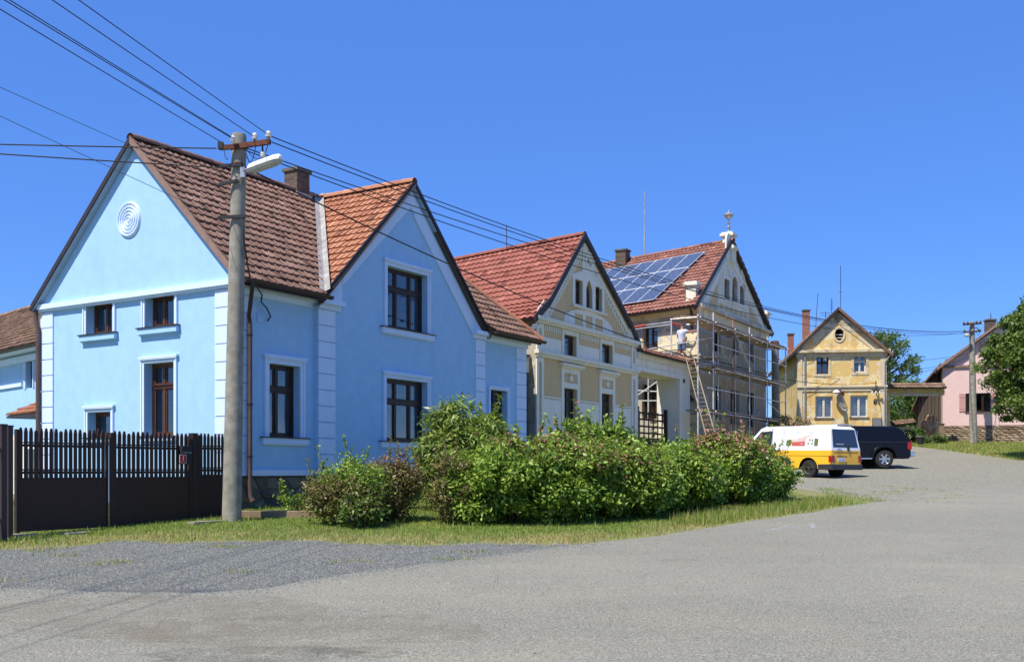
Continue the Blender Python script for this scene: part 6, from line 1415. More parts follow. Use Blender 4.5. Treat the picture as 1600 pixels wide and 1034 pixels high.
# --- van
vrl = gh(1300, 753); hv = (-math.cos(R(53)), math.sin(R(53)))
vo = Vector(((1299-CXP)/FPX*37.6, 37.6, 0)); gz = g(38.6)
van = Car((vo.x, vo.y), hv, gz-.02, 'white and yellow panel van with house picture on its side', 'van', 'parked_van', 1.84)
van.slope = .02
BL, TP_ = 1.06, 1.92; wr = .325
lowY = [(.0, .42)]+[(x, z) for x, z in [(.55, .36)]]+[(x, z) for x, z in archpts(1.02, .34, .43, .34)][::-1]+[]
ra = archpts(1.02, .33, .42, .33); ra = sorted(ra, key=lambda p: p[0]) if 0 else ra[::-1]
fa = archpts(3.95, .33, .42, .33)[::-1]
yel = [(.0, .36)]+ra+fa+[(4.72, .33), (4.78, .62), (4.76, 1.02), (.02, 1.02)]
wht = [(.02, 1.02), (4.76, 1.02), (4.7, BL), (.025, BL)]
upp = [(.025, BL), (4.7, BL), (4.05, 1.13), (3.35, 1.84), (3.1, TP_), (.35, TP_), (.16, 1.84)]
van.rim = [(0, .36, 1), (.02, 1.02, 0), (.025, BL, 0), (.16, 1.84, 0), (.35, TP_, 0), (3.1, TP_, 0), (3.35, 1.84, 0), (4.05, 1.13, 0), (4.7, BL, 0), (4.76, 1.02, 1), (4.78, .62, 1), (4.72, .33, 1), (0, .36, 1)]
car_body(van, (yel, wht), upp, BL, TP_, .16, ['van_white', 'van_yellow'], split=True)
Wv = van.W; up_y = lambda z: yhalf(z, Wv, BL, TP_, .16)
def patch(c, pts, mat, name, fn, lift=.006, par=None, ext=None, thick=0):
    """thin piece on the car's left side: (x, z) outline"""
    mb = MB(); mb.prism([c.P(x, fn(z)+lift, z) for x, z in pts], c.s*(-.004)) ; return mb.build(name, mat, par or c.t)
def rearp(c, pts, mat, name, fx_, lift=.006, par=None):
    """thin piece on the rear face: (y, z) outline, y towards the car's left"""
    mb = MB(); mb.prism([c.P(fx_(z)-lift, y, z) for y, z in pts], c.h*.004); return mb.build(name, mat, par or c.t)
rx = lambda z: 0+.02*(z-.36)/.62 if z < 1.02 else .025+(z-BL)*(.135/.82)
def flipW(f): return lambda y, z: f
for x0, x1 in ((3.45, 4.0),):
    patch(van, [(2.75, 1.12), (3.85, 1.12), (3.3, 1.72), (2.75, 1.74)], 'car_glass', 'side_window', up_y)
van_rw = rearp(van, [(-.76, 1.13), (.76, 1.13), (.68, 1.80), (-.68, 1.80)], 'car_glass', 'rear_window', rx)
rearp(van, [(-.02, .45), (.0, .45), (.0, 1.15), (-.02, 1.15)], 'bumper_black', 'door_gap', rx, .004); rearp(van, [(-.72, .93), (.74, .93), (.74, .955), (-.72, .955)], 'bumper_black', 'tailgate_trim', rx, .004)
for sd in (1, -1):
    y = sd*.82; lm = rearp(van, [(y-.09, .58), (y+.085, .58), (y+.085, .82), (y-.09, .82)], 'lens_red', 'tail_lamp', rx, .02)
    mb = MB(); mb.prism([van.P(.0, sd*(Wv/2+.006), z) for z in (.58, .82)]+[van.P(.12, sd*(Wv/2+.006), z) for z in (.82, .58)], van.s*sd*-.004); mb.build('side_lens', 'lens_red', lm)
rearp(van, [(-.02+.1, .62), (.56, .62), (.56, .74), (.08, .74)], 'number_white', 'number_plate', rx, .02); rearp(van, [(.0, .77), (.62, .77), (.62, .80), (.0, .80)], 'bumper_black', 'plate_lamp', rx, .05)
class RF:                                        # frame for lettering on the rear / side
    def __init__(s, c, kind): s.c = c; s.n = -c.h if kind == 'rear' else c.s; s.k = kind
    def P(s, a, z, off=0):
        if s.k == 'rear': return s.c.P(rx(z)-off, a, z)
        return s.c.P(a, up_y(z)+off, z)
text('1A2 4803', 'plate_text', RF(van, 'rear'), .32, .68, .03, .10, 'print_blue', van.t)
mb = MB(); mb.prism([van.P(-.06, -.88, .30), van.P(-.06, .88, .30), van.P(-.04, .94, .5), van.P(-.04, -.94, .5)], van.h*.22); 
for sd in (1, -1): mb.prism([van.P(x, sd*(Wv/2+.012), z) for x, z in ((-.06, .3), (.58, .3), (.6, .5), (-.04, .52))], van.s*sd*-.08)
mb.build('rear_bumper', 'bumper_black', van.t, bevel=.02)
mb = MB(); mb.prism([van.P(4.80, -.9, .3), van.P(4.80, .9, .3), van.P(4.82, .9, .52), van.P(4.82, -.9, .52)], van.h*-.2); mb.build('front_bumper', 'bumper_black', van.t)
mb = MB(); mb.box(van.P(2.4, 0, .45), (4.4, 1.5, .3), math.atan2(van.h.y, van.h.x)); mb.build('underbody', 'wheel_well', van.t)
for x in (1.02, 3.95):
    for sd in (1, -1): wheel(van, x, sd, wr, .21, 'steel_rim', 'steel')
for a, b in (((2.28, .45), (2.28, 1.82)), ((.42, .98), (.42, 1.84))):
    patch(van, [(a[0], a[1]), (a[0]+.012, a[1]), (b[0]+.012, b[1]), (b[0], b[1])], 'bumper_black', 'door_gap', lambda z: up_y(z), .004)
patch(van, [(.02, .80), (4.7, .80), (4.7, .815), (.02, .815)], 'orange_wood', 'side_crease', lambda z: Wv/2, .004)
mb = MB(); mb.beam(van.P(2.35, Wv/2+.02, 1.0), van.P(2.55, Wv/2+.02, 1.0), .03, .03); mb.build('door_handle', 'bumper_black', van.t)
mb = MB(); mb.box(van.P(3.7, Wv/2+.1, 1.2), (.1, .22, .18), math.atan2(van.h.y, van.h.x)); mb.build('wing_mirror', 'bumper_black', van.t)
mb = MB(); mb.beam(van.P(-.02+.13, -.12, 1.17), van.P(.1, -.06, 1.5), .02, .02); mb.box(van.P(.02, -.12, 1.1), (.06, .1, .2), math.atan2(van.h.y, van.h.x)); mb.build('rear_wiper', 'bumper_black', van.t)
mb = MB(); mb.box(van.P(1.2, 0, 1.95), (1.6, .06, .05), math.atan2(van.h.y, van.h.x)); mb.build('roof_rail', 'van_white', van.t)
# picture panel on the van: a pale sky field, village houses with red roofs, arched lettering (flat print)
pc = patch(van, [(.55, 1.14), (2.1, 1.14), (2.1, 1.76), (.55, 1.76)], 'van_white', 'side_print', up_y, .006)
def pr_(pts, mat, l_=.010): patch(van, pts, mat, 'print_shape', up_y, l_, pc)
X_ = lambda f: 2.05-f*1.45                       # picture left is towards the nose of the van
def pp_(pts, mat, l_=.010): pr_([(X_(a), 1.16+b*.55) for a, b in pts], mat, l_)
pp_([(0, .02), (.16, .02), (.16, .48), (.0, .42)], 'print_green'); pp_([(.88, .02), (1, .02), (1, .5), (.88, .55)], 'print_green')
pp_([(.14, .28), (.34, .30), (.28, .52), (.18, .48)], 'print_pink', .012); pp_([(.18, .02), (.36, .02), (.36, .3), (.18, .3)], 'print_red', .011); pp_([(.3, .32), (.6, .36), (.62, .5), (.4, .6), (.34, .5)], 'print_pink', .013); pp_([(.36, .02), (.6, .02), (.6, .34), (.36, .3)], 'print_red', .012)
pp_([(.6, .02), (.88, .02), (.88, .52), (.8, .72), (.66, .62), (.6, .5)], 'number_white', .011); pp_([(.58, .48), (.66, .62), (.82, .74), (.84, .80), (.5, .66), (.52, .5)], 'print_pink', .014)
for a, b in ((.7, .12), (.82, .12), (.74, .36), (.82, .34)): pp_([(a-.02, b), (a+.02, b), (a+.02, b+.14), (a-.02, b+.14)], 'print_green', .014)
for a, b in ((.5, .13),): pp_([(a-.03, b), (a+.02, b), (a+.02, b+.12), (a-.03, b+.12)], 'print_blue', .014)
word = 'STAVEBNÍ ČINNOST'
for k, ch in enumerate(word):
    f = (k+.5)/len(word); xx_ = X_(.04+f*.92); zz_ = 1.60+.09*math.sin(math.pi*f)
    if ch != ' ': text(ch, 'letter', RF(van, 'side'), xx_, zz_, .012, .10, 'print_blue', van.t, .001)
for k in range(9):
    a = math.pi*k/8; y_ = .42+.18*math.cos(a); z_ = 1.0+.06*math.sin(a)
rearp(van, [(.24+.36*k/10, .99+.07*math.sin(math.pi*k/10)) for k in range(11)]+[(.24+.36*k/10, 1.02+.07*math.sin(math.pi*k/10)) for k in range(10, -1, -1)], 'print_blue', 'rear_emblem', rx, .012)
rearp(van, [(.28, .885), (.55, .885), (.55, .90), (.28, .90)], 'print_red', 'rear_print', rx, .012); rearp(van, [(.1, 1.24), (.56, 1.24), (.56, 1.26), (.1, 1.26)], 'number_white', 'window_lettering', rx, .012)
# --- pickup with hardtop
tX = (1424-CXP)/FPX*43.2; gz2 = EYE-(730.5-HZ)/FPX*-1*43.2 if 0 else EYE+(HZ-731)/FPX*43.2
pk = Car((tX, 43.2), (-1, -.04), gz2, 'black pickup truck with hardtop canopy parked behind the van', 'pickup truck', 'parked_pickup', 1.85)
BL2, TP2 = 1.12, 1.78; R2 = .385
ra2 = archpts(1.13, .40, .47, .42)[::-1]; fa2 = archpts(4.33, .40, .47, .42)[::-1]
low2 = [(.0, .56), (.1, .40), (.45, .38)]+[(x, z) for x, z in ra2]+fa2+[(5.15, .42), (5.22, .75), (5.1, 1.02), (3.95, BL2), (.02, BL2)]
up2 = [(.02, BL2), (3.95, BL2), (3.3, 1.70), (3.1, TP2), (.62, TP2-.02), (.35, 1.62), (.12, 1.3)]
pk.rim = [(0, .56, 0), (.02, BL2, 0), (.12, 1.3, 0), (.35, 1.62, 0), (.62, TP2-.02, 0), (3.1, TP2, 0), (3.3, 1.70, 0), (3.95, BL2, 0), (5.1, 1.02, 0), (5.22, .75, 0), (5.15, .42, 0)]
car_body(pk, (low2,), up2, BL2, TP2, .17, ['truck_black'])
upk = lambda z: yhalf(z, 1.85, BL2, TP2, .17)
patch(pk, [(2.42, 1.17), (3.65, 1.17), (3.2, 1.62), (2.5, 1.64)], 'car_glass', 'side_window', upk); patch(pk, [(2.20, .5), (2.212, .5), (2.212, 1.68), (2.20, 1.68)], 'bumper_black', 'door_gap', upk, .004)
patch(pk, [(0.03, 1.08), (3.9, 1.08), (3.9, 1.10), (.03, 1.10)], 'bumper_black', 'belt_trim', upk, .012)
mb = MB(); mb.beam(pk.P(2.32, .96, 1.2), pk.P(2.3, .9, 1.55), .03, .03); mb.beam(pk.P(2.4, .965, 1.14), pk.P(2.95, .965, 1.12), .03, .02); mb.beam(pk.P(2.45, .97, .98), pk.P(2.7, .97, .98), .04, .03); mb.build('chrome_trim', 'chrome', pk.t)
# flared arch lips, sills, bumper, lamps, roof bars
for cx_ in (1.13, 4.33):
    mb = MB(); pts = archpts(cx_, .40, .50, .42, 16); q = archpts(cx_, .40, .59, .42, 16); mb.prism([pk.P(x, .925, z) for x, z in pts]+[pk.P(x, .925, z) for x, z in q[::-1]], pk.s*.05); mb.build('arch_flare', 'truck_black', pk.t, smooth=True, bevel=.02)
mb = MB(); mb.beam(pk.P(1.7, .95, .40), pk.P(3.8, .95, .40), .1, .05); mb.build('side_step', 'chrome', pk.t)
mb = MB(); mb.box(pk.P(-.1, 0, .58), (.22, 1.7, .2), math.atan2(pk.h.y, pk.h.x)); mb.build('rear_bumper', 'chrome', pk.t, bevel=.03)
lm = MB(); lm.prism([pk.P(x, .93, z) for x, z in ((-.02, .78), (.16, .80), (.16, 1.10), (-.02, 1.14))], pk.s*-.12); lm.build('tail_lamp', 'lens_red', pk.t); lm = MB(); lm.prism([pk.P(x, -.81, z) for x, z in ((-.02, .78), (.16, .80), (.16, 1.10), (-.02, 1.14))], pk.s*-.12); lm.build('tail_lamp', 'lens_red', pk.t)
mb = MB(); mb.box(pk.P(2.9, .75, 1.82), (.9, .04, .05), 0); mb.box(pk.P(2.9, -.75, 1.82), (.9, .04, .05), 0); mb.box(pk.P(2.6, 0, 1.83), (.08, 1.4, .05), 0); mb.build('roof_bars', 'galvanised', pk.t)
mb = MB(); mb.box(pk.P(2.6, 0, .55), (4.6, 1.5, .3), math.atan2(pk.h.y, pk.h.x)); mb.build('underbody', 'wheel_well', pk.t)
for x in (1.13, 4.33):
    for sd in (1, -1): wheel(pk, x, sd, R2, .26, 'alloy', 'spoke')
# red roof load seen above the van
rl = thing('red_flowers', atY(1236, 655, 57), 'patch of red flowers growing against the left wall of the yellow house', 'flower bed')
# ================================================================ FOLIAGE
def leaves(name, P, N, size, mats, parent, rng, elong=2.0, mi=None, fold=.25, droop=0.0):
    """rhombic leaves at points P facing roughly N"""
    n = len(P); r = rng.normal(size=(n, 3)); T = np.cross(N, r); T /= np.linalg.norm(T, axis=1)[:, None]+1e-9; B = np.cross(N, T)
    s_ = size*rng.uniform(.6, 1.35, (n, 1)); L = T*s_*elong*.5; Wd = B*s_*.5; C = P
    V = np.stack([C-L, C+Wd+N*s_*fold*.5, C+L, C-Wd+N*s_*fold*.5], 1)
    F = np.arange(4*n).reshape(n, 4); return npmesh(name, V.reshape(-1, 3), F, mats, parent, rnd=rng.random(n), mi=mi)
def clump_points(c, rad, K, per, cr, rng, zmin, squash=.8, gap=.0, shell=.55):
    """leaf positions on many small clumps spread through an ellipsoid"""
    d = rng.normal(size=(K, 3)); d /= np.linalg.norm(d, axis=1)[:, None]; rr = rng.uniform(shell, 1, (K, 1))**.7
    ce = np.array(c)+d*rr*np.array(rad); ce[:, 2] = np.maximum(ce[:, 2], zmin+.1)
    q = rng.normal(size=(K, per, 3)); q /= np.linalg.norm(q, axis=2)[:, :, None]
    cs = cr*rng.uniform(.55, 1.3, (K, 1, 1)); P = ce[:, None]+(q*rng.uniform(.2, 1.0, (K, per, 1))**.6+rng.normal(size=q.shape)*.28)*cs*np.array([1, 1, squash])*1.08
    N = q*.5+rng.normal(size=q.shape)*.45+np.array([0, 0, .55]); P = P.reshape(-1, 3); N = N.reshape(-1, 3); N /= np.linalg.norm(N, axis=1)[:, None]
    k = P[:, 2] > zmin; return P[k], N[k], ce
def shoots(base, n, hmin, hmax, spread, rng):
    out_ = []
    for _ in range(n):
        b = np.array(base(rng)); h = rng.uniform(hmin, hmax); d = np.array([rng.normal()*spread, rng.normal()*spread, 1.0]); out_.append((b, b+d*h))
    return out_
def bush(name, c, rad, label, leafsz=.05, K=70, per=150, cr=.28, seed=1, mats=('leaf_hedge', 'leaf_tip'), tipfrac=.06, cat='shrub', group=None, nshoot=40, elong=2.0, tiptop=True, shoot=.4, squash=.8, shell=.5):
    rng = np.random.default_rng(seed); zb = g(c[1]); c = (c[0], c[1], zb+c[2]); th_ = thing(name, (c[0], c[1], zb), label, cat, group)
    P, N, ce = clump_points(c, rad, K, per, cr, rng, zb+.02, squash, shell=shell)
    # upright shoots breaking the outline
    S_ = []; SN = []; mb = MB()
    for _ in range(nshoot):
        k = ce[rng.integers(len(ce))]; 
        if k[2] < c[2]+rad[2]*.1: continue
        d = np.array([(k[0]-c[0])*.35/rad[0]+rng.normal()*.15, (k[1]-c[1])*.35/rad[1]+rng.normal()*.15, 1.0]); d /= np.linalg.norm(d); L = shoot*rng.uniform(.5, 1.5); a = k+d*cr*.5; b = a+d*L
        mb.tube([a, b], [.006, .003], 3, caps=False)
        m = max(6, int(L/leafsz*2.2)); f = rng.random(m); S_.append(a+(b-a)*f[:, None]+rng.normal(size=(m, 3))*leafsz*.5); SN.append(rng.normal(size=(m, 3))+np.array([0, 0, .6]))
    nP = len(P)
    if S_: P = np.concatenate([P]+S_); SN = np.concatenate(SN); SN /= np.linalg.norm(SN, axis=1)[:, None]; N = np.concatenate([N, SN])
    rel = (P[:, 2]-c[2])/rad[2]; pt = tipfrac*(np.clip(rel, 0, 1.4)*2.2 if tiptop else 1)
    cl_ = np.sin(P[:, 0]*2.1+seed)*np.sin(P[:, 1]*2.7)+np.sin(P[:, 2]*3.1+P[:, 0]*1.3); pt = pt*np.clip(1+1.3*cl_, .0, 3)
    mi = (rng.random(len(P)) < pt).astype(int)
    leaves('foliage', P, N, leafsz, list(mats), th_, rng, elong, mi)
    rg2 = random.Random(seed)
    for k in rng.choice(len(ce), min(len(ce), 26), replace=False):
        e_ = ce[k]; b = (c[0]+(e_[0]-c[0])*.25, c[1]+(e_[1]-c[1])*.25, zb-.05); m = ((b[0]+e_[0])/2+rg2.uniform(-.1, .1), (b[1]+e_[1])/2+rg2.uniform(-.1, .1), (b[2]+e_[2])/2)
        mb.tube([b, m, e_], [.02, .013, .006], 5, caps=False)
    mb.build('stems', 'twig', th_); return th_
def B_(px, Y): return ((px-CXP)/FPX*Y, Y)
hg = 'green hedge shrubs in front of the beige house'
x, y = B_(805, 20.8); bush('hedge_shrub', (x, y, .78), (1.25, 1.1, .85), 'large dark green shrub at the left end of the hedge', .048, 160, 330, .24, 11, group=hg, tipfrac=.05)
x, y = B_(890, 21.2); bush('hedge_shrub', (x, y, .82), (1.15, 1.1, .85), 'hedge shrub in front of the first window of the beige house', .048, 150, 330, .24, 12, group=hg, tipfrac=.08)
x, y = B_(968, 22.0); bush('hedge_shrub', (x, y, .75), (1.15, 1.1, .78), 'bright green hedge shrub in front of the beige gateway', .048, 150, 330, .24, 13, group=hg, tipfrac=.08)
x, y = B_(1047, 23.6); bush('hedge_shrub', (x, y, .70), (1.15, 1.15, .72), 'lower hedge shrub below the ladder', .048, 140, 330, .24, 14, group=hg, tipfrac=.08)
x, y = B_(1125, 25.6); bush('hedge_shrub', (x, y, .85), (1.3, 1.2, .85), 'pink tipped flowering hedge shrub below the scaffold', .048, 150, 330, .24, 15, mats=('leaf_hedge', 'leaf_pink'), group=hg, tipfrac=.15)
x, y = B_(1180, 27.0); bush('hedge_shrub', (x, y, .68), (.85, 1.0, .72), 'last hedge shrub at the right end beside the van', .048, 130, 320, .24, 16, mats=('leaf_hedge', 'leaf_pink'), group=hg, tipfrac=.10)
x, y = B_(925, 23.4); bush('hedge_shrub', (x, y, 1.0), (1.5, .8, .95), 'loose upright hedge shrub rising behind the hedge before the beige house', .055, 110, 330, .22, 17, group=hg, tipfrac=.06, nshoot=90, shoot=.5)
x, y = B_(722, 24.2); bush('rhododendron', (x, y, 1.2), (1.1, .95, 1.25), 'tall pale green rhododendron bush against the blue facade', .045, 190, 190, .27, 21, mats=('leaf_rhodo', 'leaf_hedge'), tipfrac=.1, elong=4.2, tiptop=False, nshoot=30, shoot=.3, shell=.25)
x, y = B_(742, 20.6); bush('evergreen_shrub', (x, y, .58), (.72, .7, .62), 'round evergreen shrub left of the hedge', .05, 60, 170, .24, 22, tipfrac=.05)
x, y = B_(706, 20.4); bush('dry_shrub', (x, y, .72), (.45, .4, .62), 'thin rusty brown shrub in front of the rhododendron', .035, 36, 120, .2, 23, mats=('leaf_dry', 'leaf_tip'), tipfrac=.35, nshoot=20, shoot=.3)
x, y = B_(545, 20.3); bush('spirea_shrub', (x, y, .62), (.72, .65, .62), 'mixed olive and brown shrub nearest the concrete pole', .036, 95, 190, .23, 24, mats=('leaf_dry', 'leaf_hedge'), tipfrac=.45, tiptop=False, nshoot=60, shoot=.42)
x, y = B_(605, 21.0); bush('spirea_shrub', (x, y, .66), (.62, .6, .58), 'brown tipped shrub under the lower gable window', .036, 70, 180, .22, 25, mats=('leaf_dry', 'leaf_tip'), tipfrac=.14, nshoot=35, shoot=.35)
x, y = B_(560, 19.6); bush('broadleaf_shrub', (x, y, .30), (.42, .35, .32), 'small dark broadleaved shrub at the foot of the brown shrubs', .045, 26, 110, .16, 26, mats=('leaf_linden', 'leaf_dry'), tipfrac=.25, nshoot=10, elong=1.7, tiptop=False)
x, y = B_(475, 22.4); bush('young_shrub', (x, y, .35), (.45, .35, .35), 'small young shrub with bluish leaves against the stone plinth', .045, 16, 60, .16, 27, tipfrac=.0, nshoot=12)
x, y = B_(1236, 57.0)
rng = np.random.default_rng(3)
c_ = atY(1232, 660, 57); P, N, ce = clump_points((c_.x, c_.y, c_.z), (1.3, .5, .35), 30, 60, .25, rng, c_.z-.6); leaves('blooms', P, N, .07, ['leaf_pink', 'leaf_hedge'], rl, rng, 1.4, (rng.random(len(P)) < .4).astype(int))
plain('bloom_red', (.6, .06, .03), .7); bpy.data.objects[-1] if 0 else None
mb = MB(); mb.tube([(c_.x, c_.y, g(57)), (c_.x, c_.y, c_.z)], .05, 5); mb.build('stems', 'twig', rl)
# bushes beyond the yard gateway, ivy on the corner
def bgbush(name, px, py, Y, rad, label, mats, sz, K, per, seed, cat='shrub', cr=.6):
    c = atY(px, py, Y); rng = np.random.default_rng(seed); th_ = thing(name, (c.x, c.y, g(Y)), label, cat); P, N, ce = clump_points(c, rad, K, per, cr, rng, g(Y)-.1); leaves('foliage', P, N, sz, list(mats), th_, rng, 1.6)
    mb = MB(); mb.tube([(c.x, c.y, g(Y)-.2), (c.x, c.y, c.z)], [.12, .05], 6)
    for k in range(10): mb.tube([(c.x, c.y, g(Y)+.3), tuple(ce[k])], [.05, .02], 4)
    mb.build('trunk', 'bark', th_); return th_
bgbush('garden_tree', 1405, 640, 80, (2.3, 1.8, 2.0), 'bright green garden tree seen through the yard gateway', ['leaf_far'], .14, 60, 130, 31, 'tree')
bgbush('garden_tree', 1430, 636, 84, (2.0, 1.8, 2.2), 'second garden tree behind the dark barn corner', ['leaf_far'], .14, 50, 130, 32, 'tree')
bgbush('garden_shrub', 1430, 683, 63.5, (.7, .5, .5), 'small green shrub beside the woodpile', ['leaf_far'], .09, 24, 90, 33, cr=.25)
bgbush('garden_shrub', 1462, 689, 62.8, (.8, .3, .35), 'low weeds at the foot of the woodpile', ['leaf_far'], .08, 16, 60, 34, cr=.2)
# ---- trees
def limb(mb, a, b, r0, r1, rg, n=4, wob=.06):
    a, b = Vector(a), Vector(b); L = (b-a).length; pts = [a+(b-a)*k/n+(Vector((rg.uniform(-1, 1), rg.uniform(-1, 1), rg.uniform(-1, 1)))*L*wob if 0 < k < n else Vector((0, 0, 0))) for k in range(n+1)]
    mb.tube(pts, [r0+(r1-r0)*k/n for k in range(n+1)], 7, caps=False); return pts
def tree(name, base, label, height, crown, K, per, cr, leafsz, mats, seed, trunk_r=.25, layers=None, shell=.4, elong=1.5, group=None, taper=0, cut=-99):
    rng = np.random.default_rng(seed); rg = random.Random(seed); base = Vector(base); th_ = thing(name, base, label, 'tree', group)
    c, rad = crown; P, N, ce = clump_points(c, rad, K, per, cr, rng, c[2]-rad[2]*1.05, .7, shell=shell)
    if taper:
        for A_q in (P, ce): f = 1-taper*np.clip((A_q[:, 2]-c[2]+rad[2]*.3)/(rad[2]*1.3), 0, 1); A_q[:, 0] = c[0]+(A_q[:, 0]-c[0])*f; A_q[:, 1] = c[1]+(A_q[:, 1]-c[1])*f
        k = P[:, 2] > cut; P, N = P[k], N[k]
    leaves('crown', P, N, leafsz, list(mats), th_, rng, elong)
    mb = MB(); top = Vector((c[0], c[1], c[2]+rad[2]*.5)); tp_ = limb(mb, base-Vector((0, 0, .3)), top, trunk_r, trunk_r*.25, rg, 6, .02)
    for k in rng.choice(len(ce), min(len(ce), 45), replace=False):
        e_ = Vector(ce[k]); j = min(len(tp_)-1, max(1, int((e_.z-base.z)/(top.z-base.z)*6*.75))); limb(mb, tp_[j], e_, trunk_r*.3, .02, rg, 3, .06)
    mb.build('trunk', 'bark', th_, smooth=True); return th_
bx = (1668-CXP)/FPX*49; tree('linden_tree', (bx, 49, g(49)), 'dense green linden tree at the right edge before the pink house', 10, ((bx, 49, 7.2), (4.2, 4.0, 4.3)), 620, 240, .38, .10, ['leaf_linden'], 41, .28, shell=.35, taper=.55, cut=3.9)
# loose pine behind the yellow house: layered flat sprays
rng = np.random.default_rng(5); rg = random.Random(5); base = atY(1385, 640, 88); base.z = g(88); pine = thing('pine_tree', base, 'open layered pine behind the yellow house', 'tree')
mb = MB(); tp_ = limb(mb, base, atY(1388, 522, 88), .3, .08, rg, 8, .01); PP = []; NN = []
for (px, py, w_) in ((1395, 524, 14), (1372, 527, 14), (1380, 534, 20), (1408, 540, 12), (1402, 552, 22), (1426, 562, 12), (1375, 560, 16), (1416, 574, 18), (1393, 570, 16), (1432, 581, 6), (1408, 592, 8), (1390, 590, 8), (1388, 545, 10)):
    for dY in (-1.5, 0, 1.6):
        c = atY(px+rg.uniform(-4, 4), py+rg.uniform(-3, 3), 88+dY); limb(mb, tp_[min(8, max(1, int((c.z-base.z)/(tp_[-1].z-base.z)*7)))], c, .08, .02, rg, 3, .05)
        m = 95; q = rng.normal(size=(m, 3))*np.array([w_/FPX*88*.34, .6, .2]); PP.append(np.array(c)+q); n_ = rng.normal(size=(m, 3))*.6+np.array([0, 0, .6]); NN.append(n_)
PP = np.concatenate(PP); NN = np.concatenate(NN); NN /= np.linalg.norm(NN, axis=1)[:, None]; leaves('crown', PP, NN, .14, ['leaf_pine'], pine, rng, 1.8)
mb.build('trunk', 'bark', pine, smooth=True)
# ================================================================ GRASS
def blades(name, P, h, mats, label, rng, w_=.012, lean=.5, mi=None):
    n = len(P); a = rng.uniform(0, 2*np.pi, n); d = np.stack([np.cos(a), np.sin(a), np.zeros(n)], 1); q = np.stack([-d[:, 1], d[:, 0], d[:, 2]], 1)
    hh = h*rng.uniform(.45, 1.3, (n, 1)); up = np.array([0, 0, 1.0])
    ln = rng.normal(size=(n, 1))*lean
    V = np.stack([P-q*w_/2, P+q*w_/2, P+up*hh+d*hh*ln], 1); F = np.arange(3*n).reshape(n, 3)
    o = npmesh(name, V.reshape(-1, 3), F, mats, None, rnd=rng.random(n), mi=mi); tag(o, label, 'grass', kind='stuff'); return o
rng = np.random.default_rng(77)
gv = np.vectorize(g)
def scatter(n, x0, x1, y0, y1, keep):
    x = rng.uniform(x0, x1, n); y = rng.uniform(y0, y1, n); k = keep(x, y); x, y = x[k], y[k]; return np.stack([x, y, gtab(y)], 1)
ty = np.linspace(-5, 100, 2000); tg = gv(ty); gtab = lambda y: np.interp(y, ty, tg)
txs = np.linspace(-60, 60, 4000); tA_ = np.array([A_(v) for v in txs]); tG_ = np.array([G_(v) for v in txs])
Aof = lambda x: np.interp(x, txs, tA_); Gof = lambda x: np.interp(x, txs, tG_)
patchn = lambda x, y: .5+.5*np.sin(x*1.3+np.sin(y*1.9)*1.5)*np.sin(y*1.1+x*.6+np.sin(x*.7))
def keep_near(x, y):
    edge = np.maximum(Gof(x), Aof(x)); d = y-edge
    return (d > rng.normal(size=len(x))*.10) & (rng.random(len(x)) < .35+.65*np.clip(d/.7, 0, 1)) & ~((x > 8.2) & (y > 25+(x-8.2)*6)) & (x < 9.8) & (rng.random(len(x)) < 1-.75*np.clip((x-5.5)/3, 0, 1))
P = scatter(330000, -13, 10, 15, 32, keep_near)
edge = np.maximum(Gof(P[:, 0]), Aof(P[:, 0])); dd = P[:, 1]-edge
dry = (rng.random(len(P)) < np.clip(1.0-dd*.4+.6*(patchn(P[:, 0], P[:, 1])-.5), .08, .9)).astype(int)
blades('grass', P, .055, ['grass_green', 'grass_dry'], 'short green and straw coloured grass in front of the hedge and gate', rng, .014, .55, dry)
P = scatter(26000, -9, 9.5, 16, 30, lambda x, y: keep_near(x, y) & (np.sin(x*2.3+y)*np.sin(y*3.1-x) > .45)); blades('tall_grass', P, .15, ['grass_green', 'grass_dry'], 'taller grass tufts among the short grass by the hedge', rng, .016, .4, (rng.random(len(P)) < .25).astype(int))
P = scatter(16000, 3.2, 8.5, 20, 27, lambda x, y: (y-Aof(x) > .3) & (y-Aof(x) < 2.0)); blades('tall_grass', P, .2, ['grass_green', 'grass_dry'], 'long grass along the foot of the hedge towards the van', rng, .016, .35, (rng.random(len(P)) < .3).astype(int))
P = scatter(70000, 22.5, 45, 44, 66, lambda x, y: ((x > 23.6+ (60-y)*.02) & (y > 48+np.sin(x)*.3)) ); blades('grass', P, .12, ['grass_green', 'grass_dry'], 'grass bank below the pink house', rng, .04, .5, (rng.random(len(P)) < .35).astype(int))
P = scatter(5000, 9.5, 13, 26, 33, lambda x, y: patchn(x*2, y*2) > .72); blades('weeds', P, .04, ['grass_green', 'grass_dry'], 'thin weeds growing through the gravel beside the van', rng, .02, .6, (rng.random(len(P)) < .5).astype(int))
P = scatter(9000, 12, 24, 26, 42, lambda x, y: (patchn(x*.8, y*1.5) > .86) & (y > Aof(x)+.1)); blades('weeds', P, .03, ['grass_green', 'grass_dry'], 'flat weeds in the gravel yard in front of the pickup', rng, .03, .6, (rng.random(len(P)) < .6).astype(int))
def tufts(n, label, keep, x0, x1, y0, y1, per=60, r=.12, h=.06):
    C = scatter(n, x0, x1, y0, y1, keep); P = np.repeat(C, per, 0)+np.concatenate([rng.normal(size=(len(C)*per, 2))*np.array([r*1.6, r*.6]), np.zeros((len(C)*per, 1))], 1); P[:, 2] = gtab(P[:, 1]); blades('grass_tufts', P, h, ['grass_green', 'grass_dry'], label, rng, .014, .7, (rng.random(len(P)) < .6).astype(int))
tufts(16, 'scattered small tufts in the gravel strip', lambda x, y: (y < Gof(x)) & (y > Aof(x)), -9, 0, 12.5, 17)
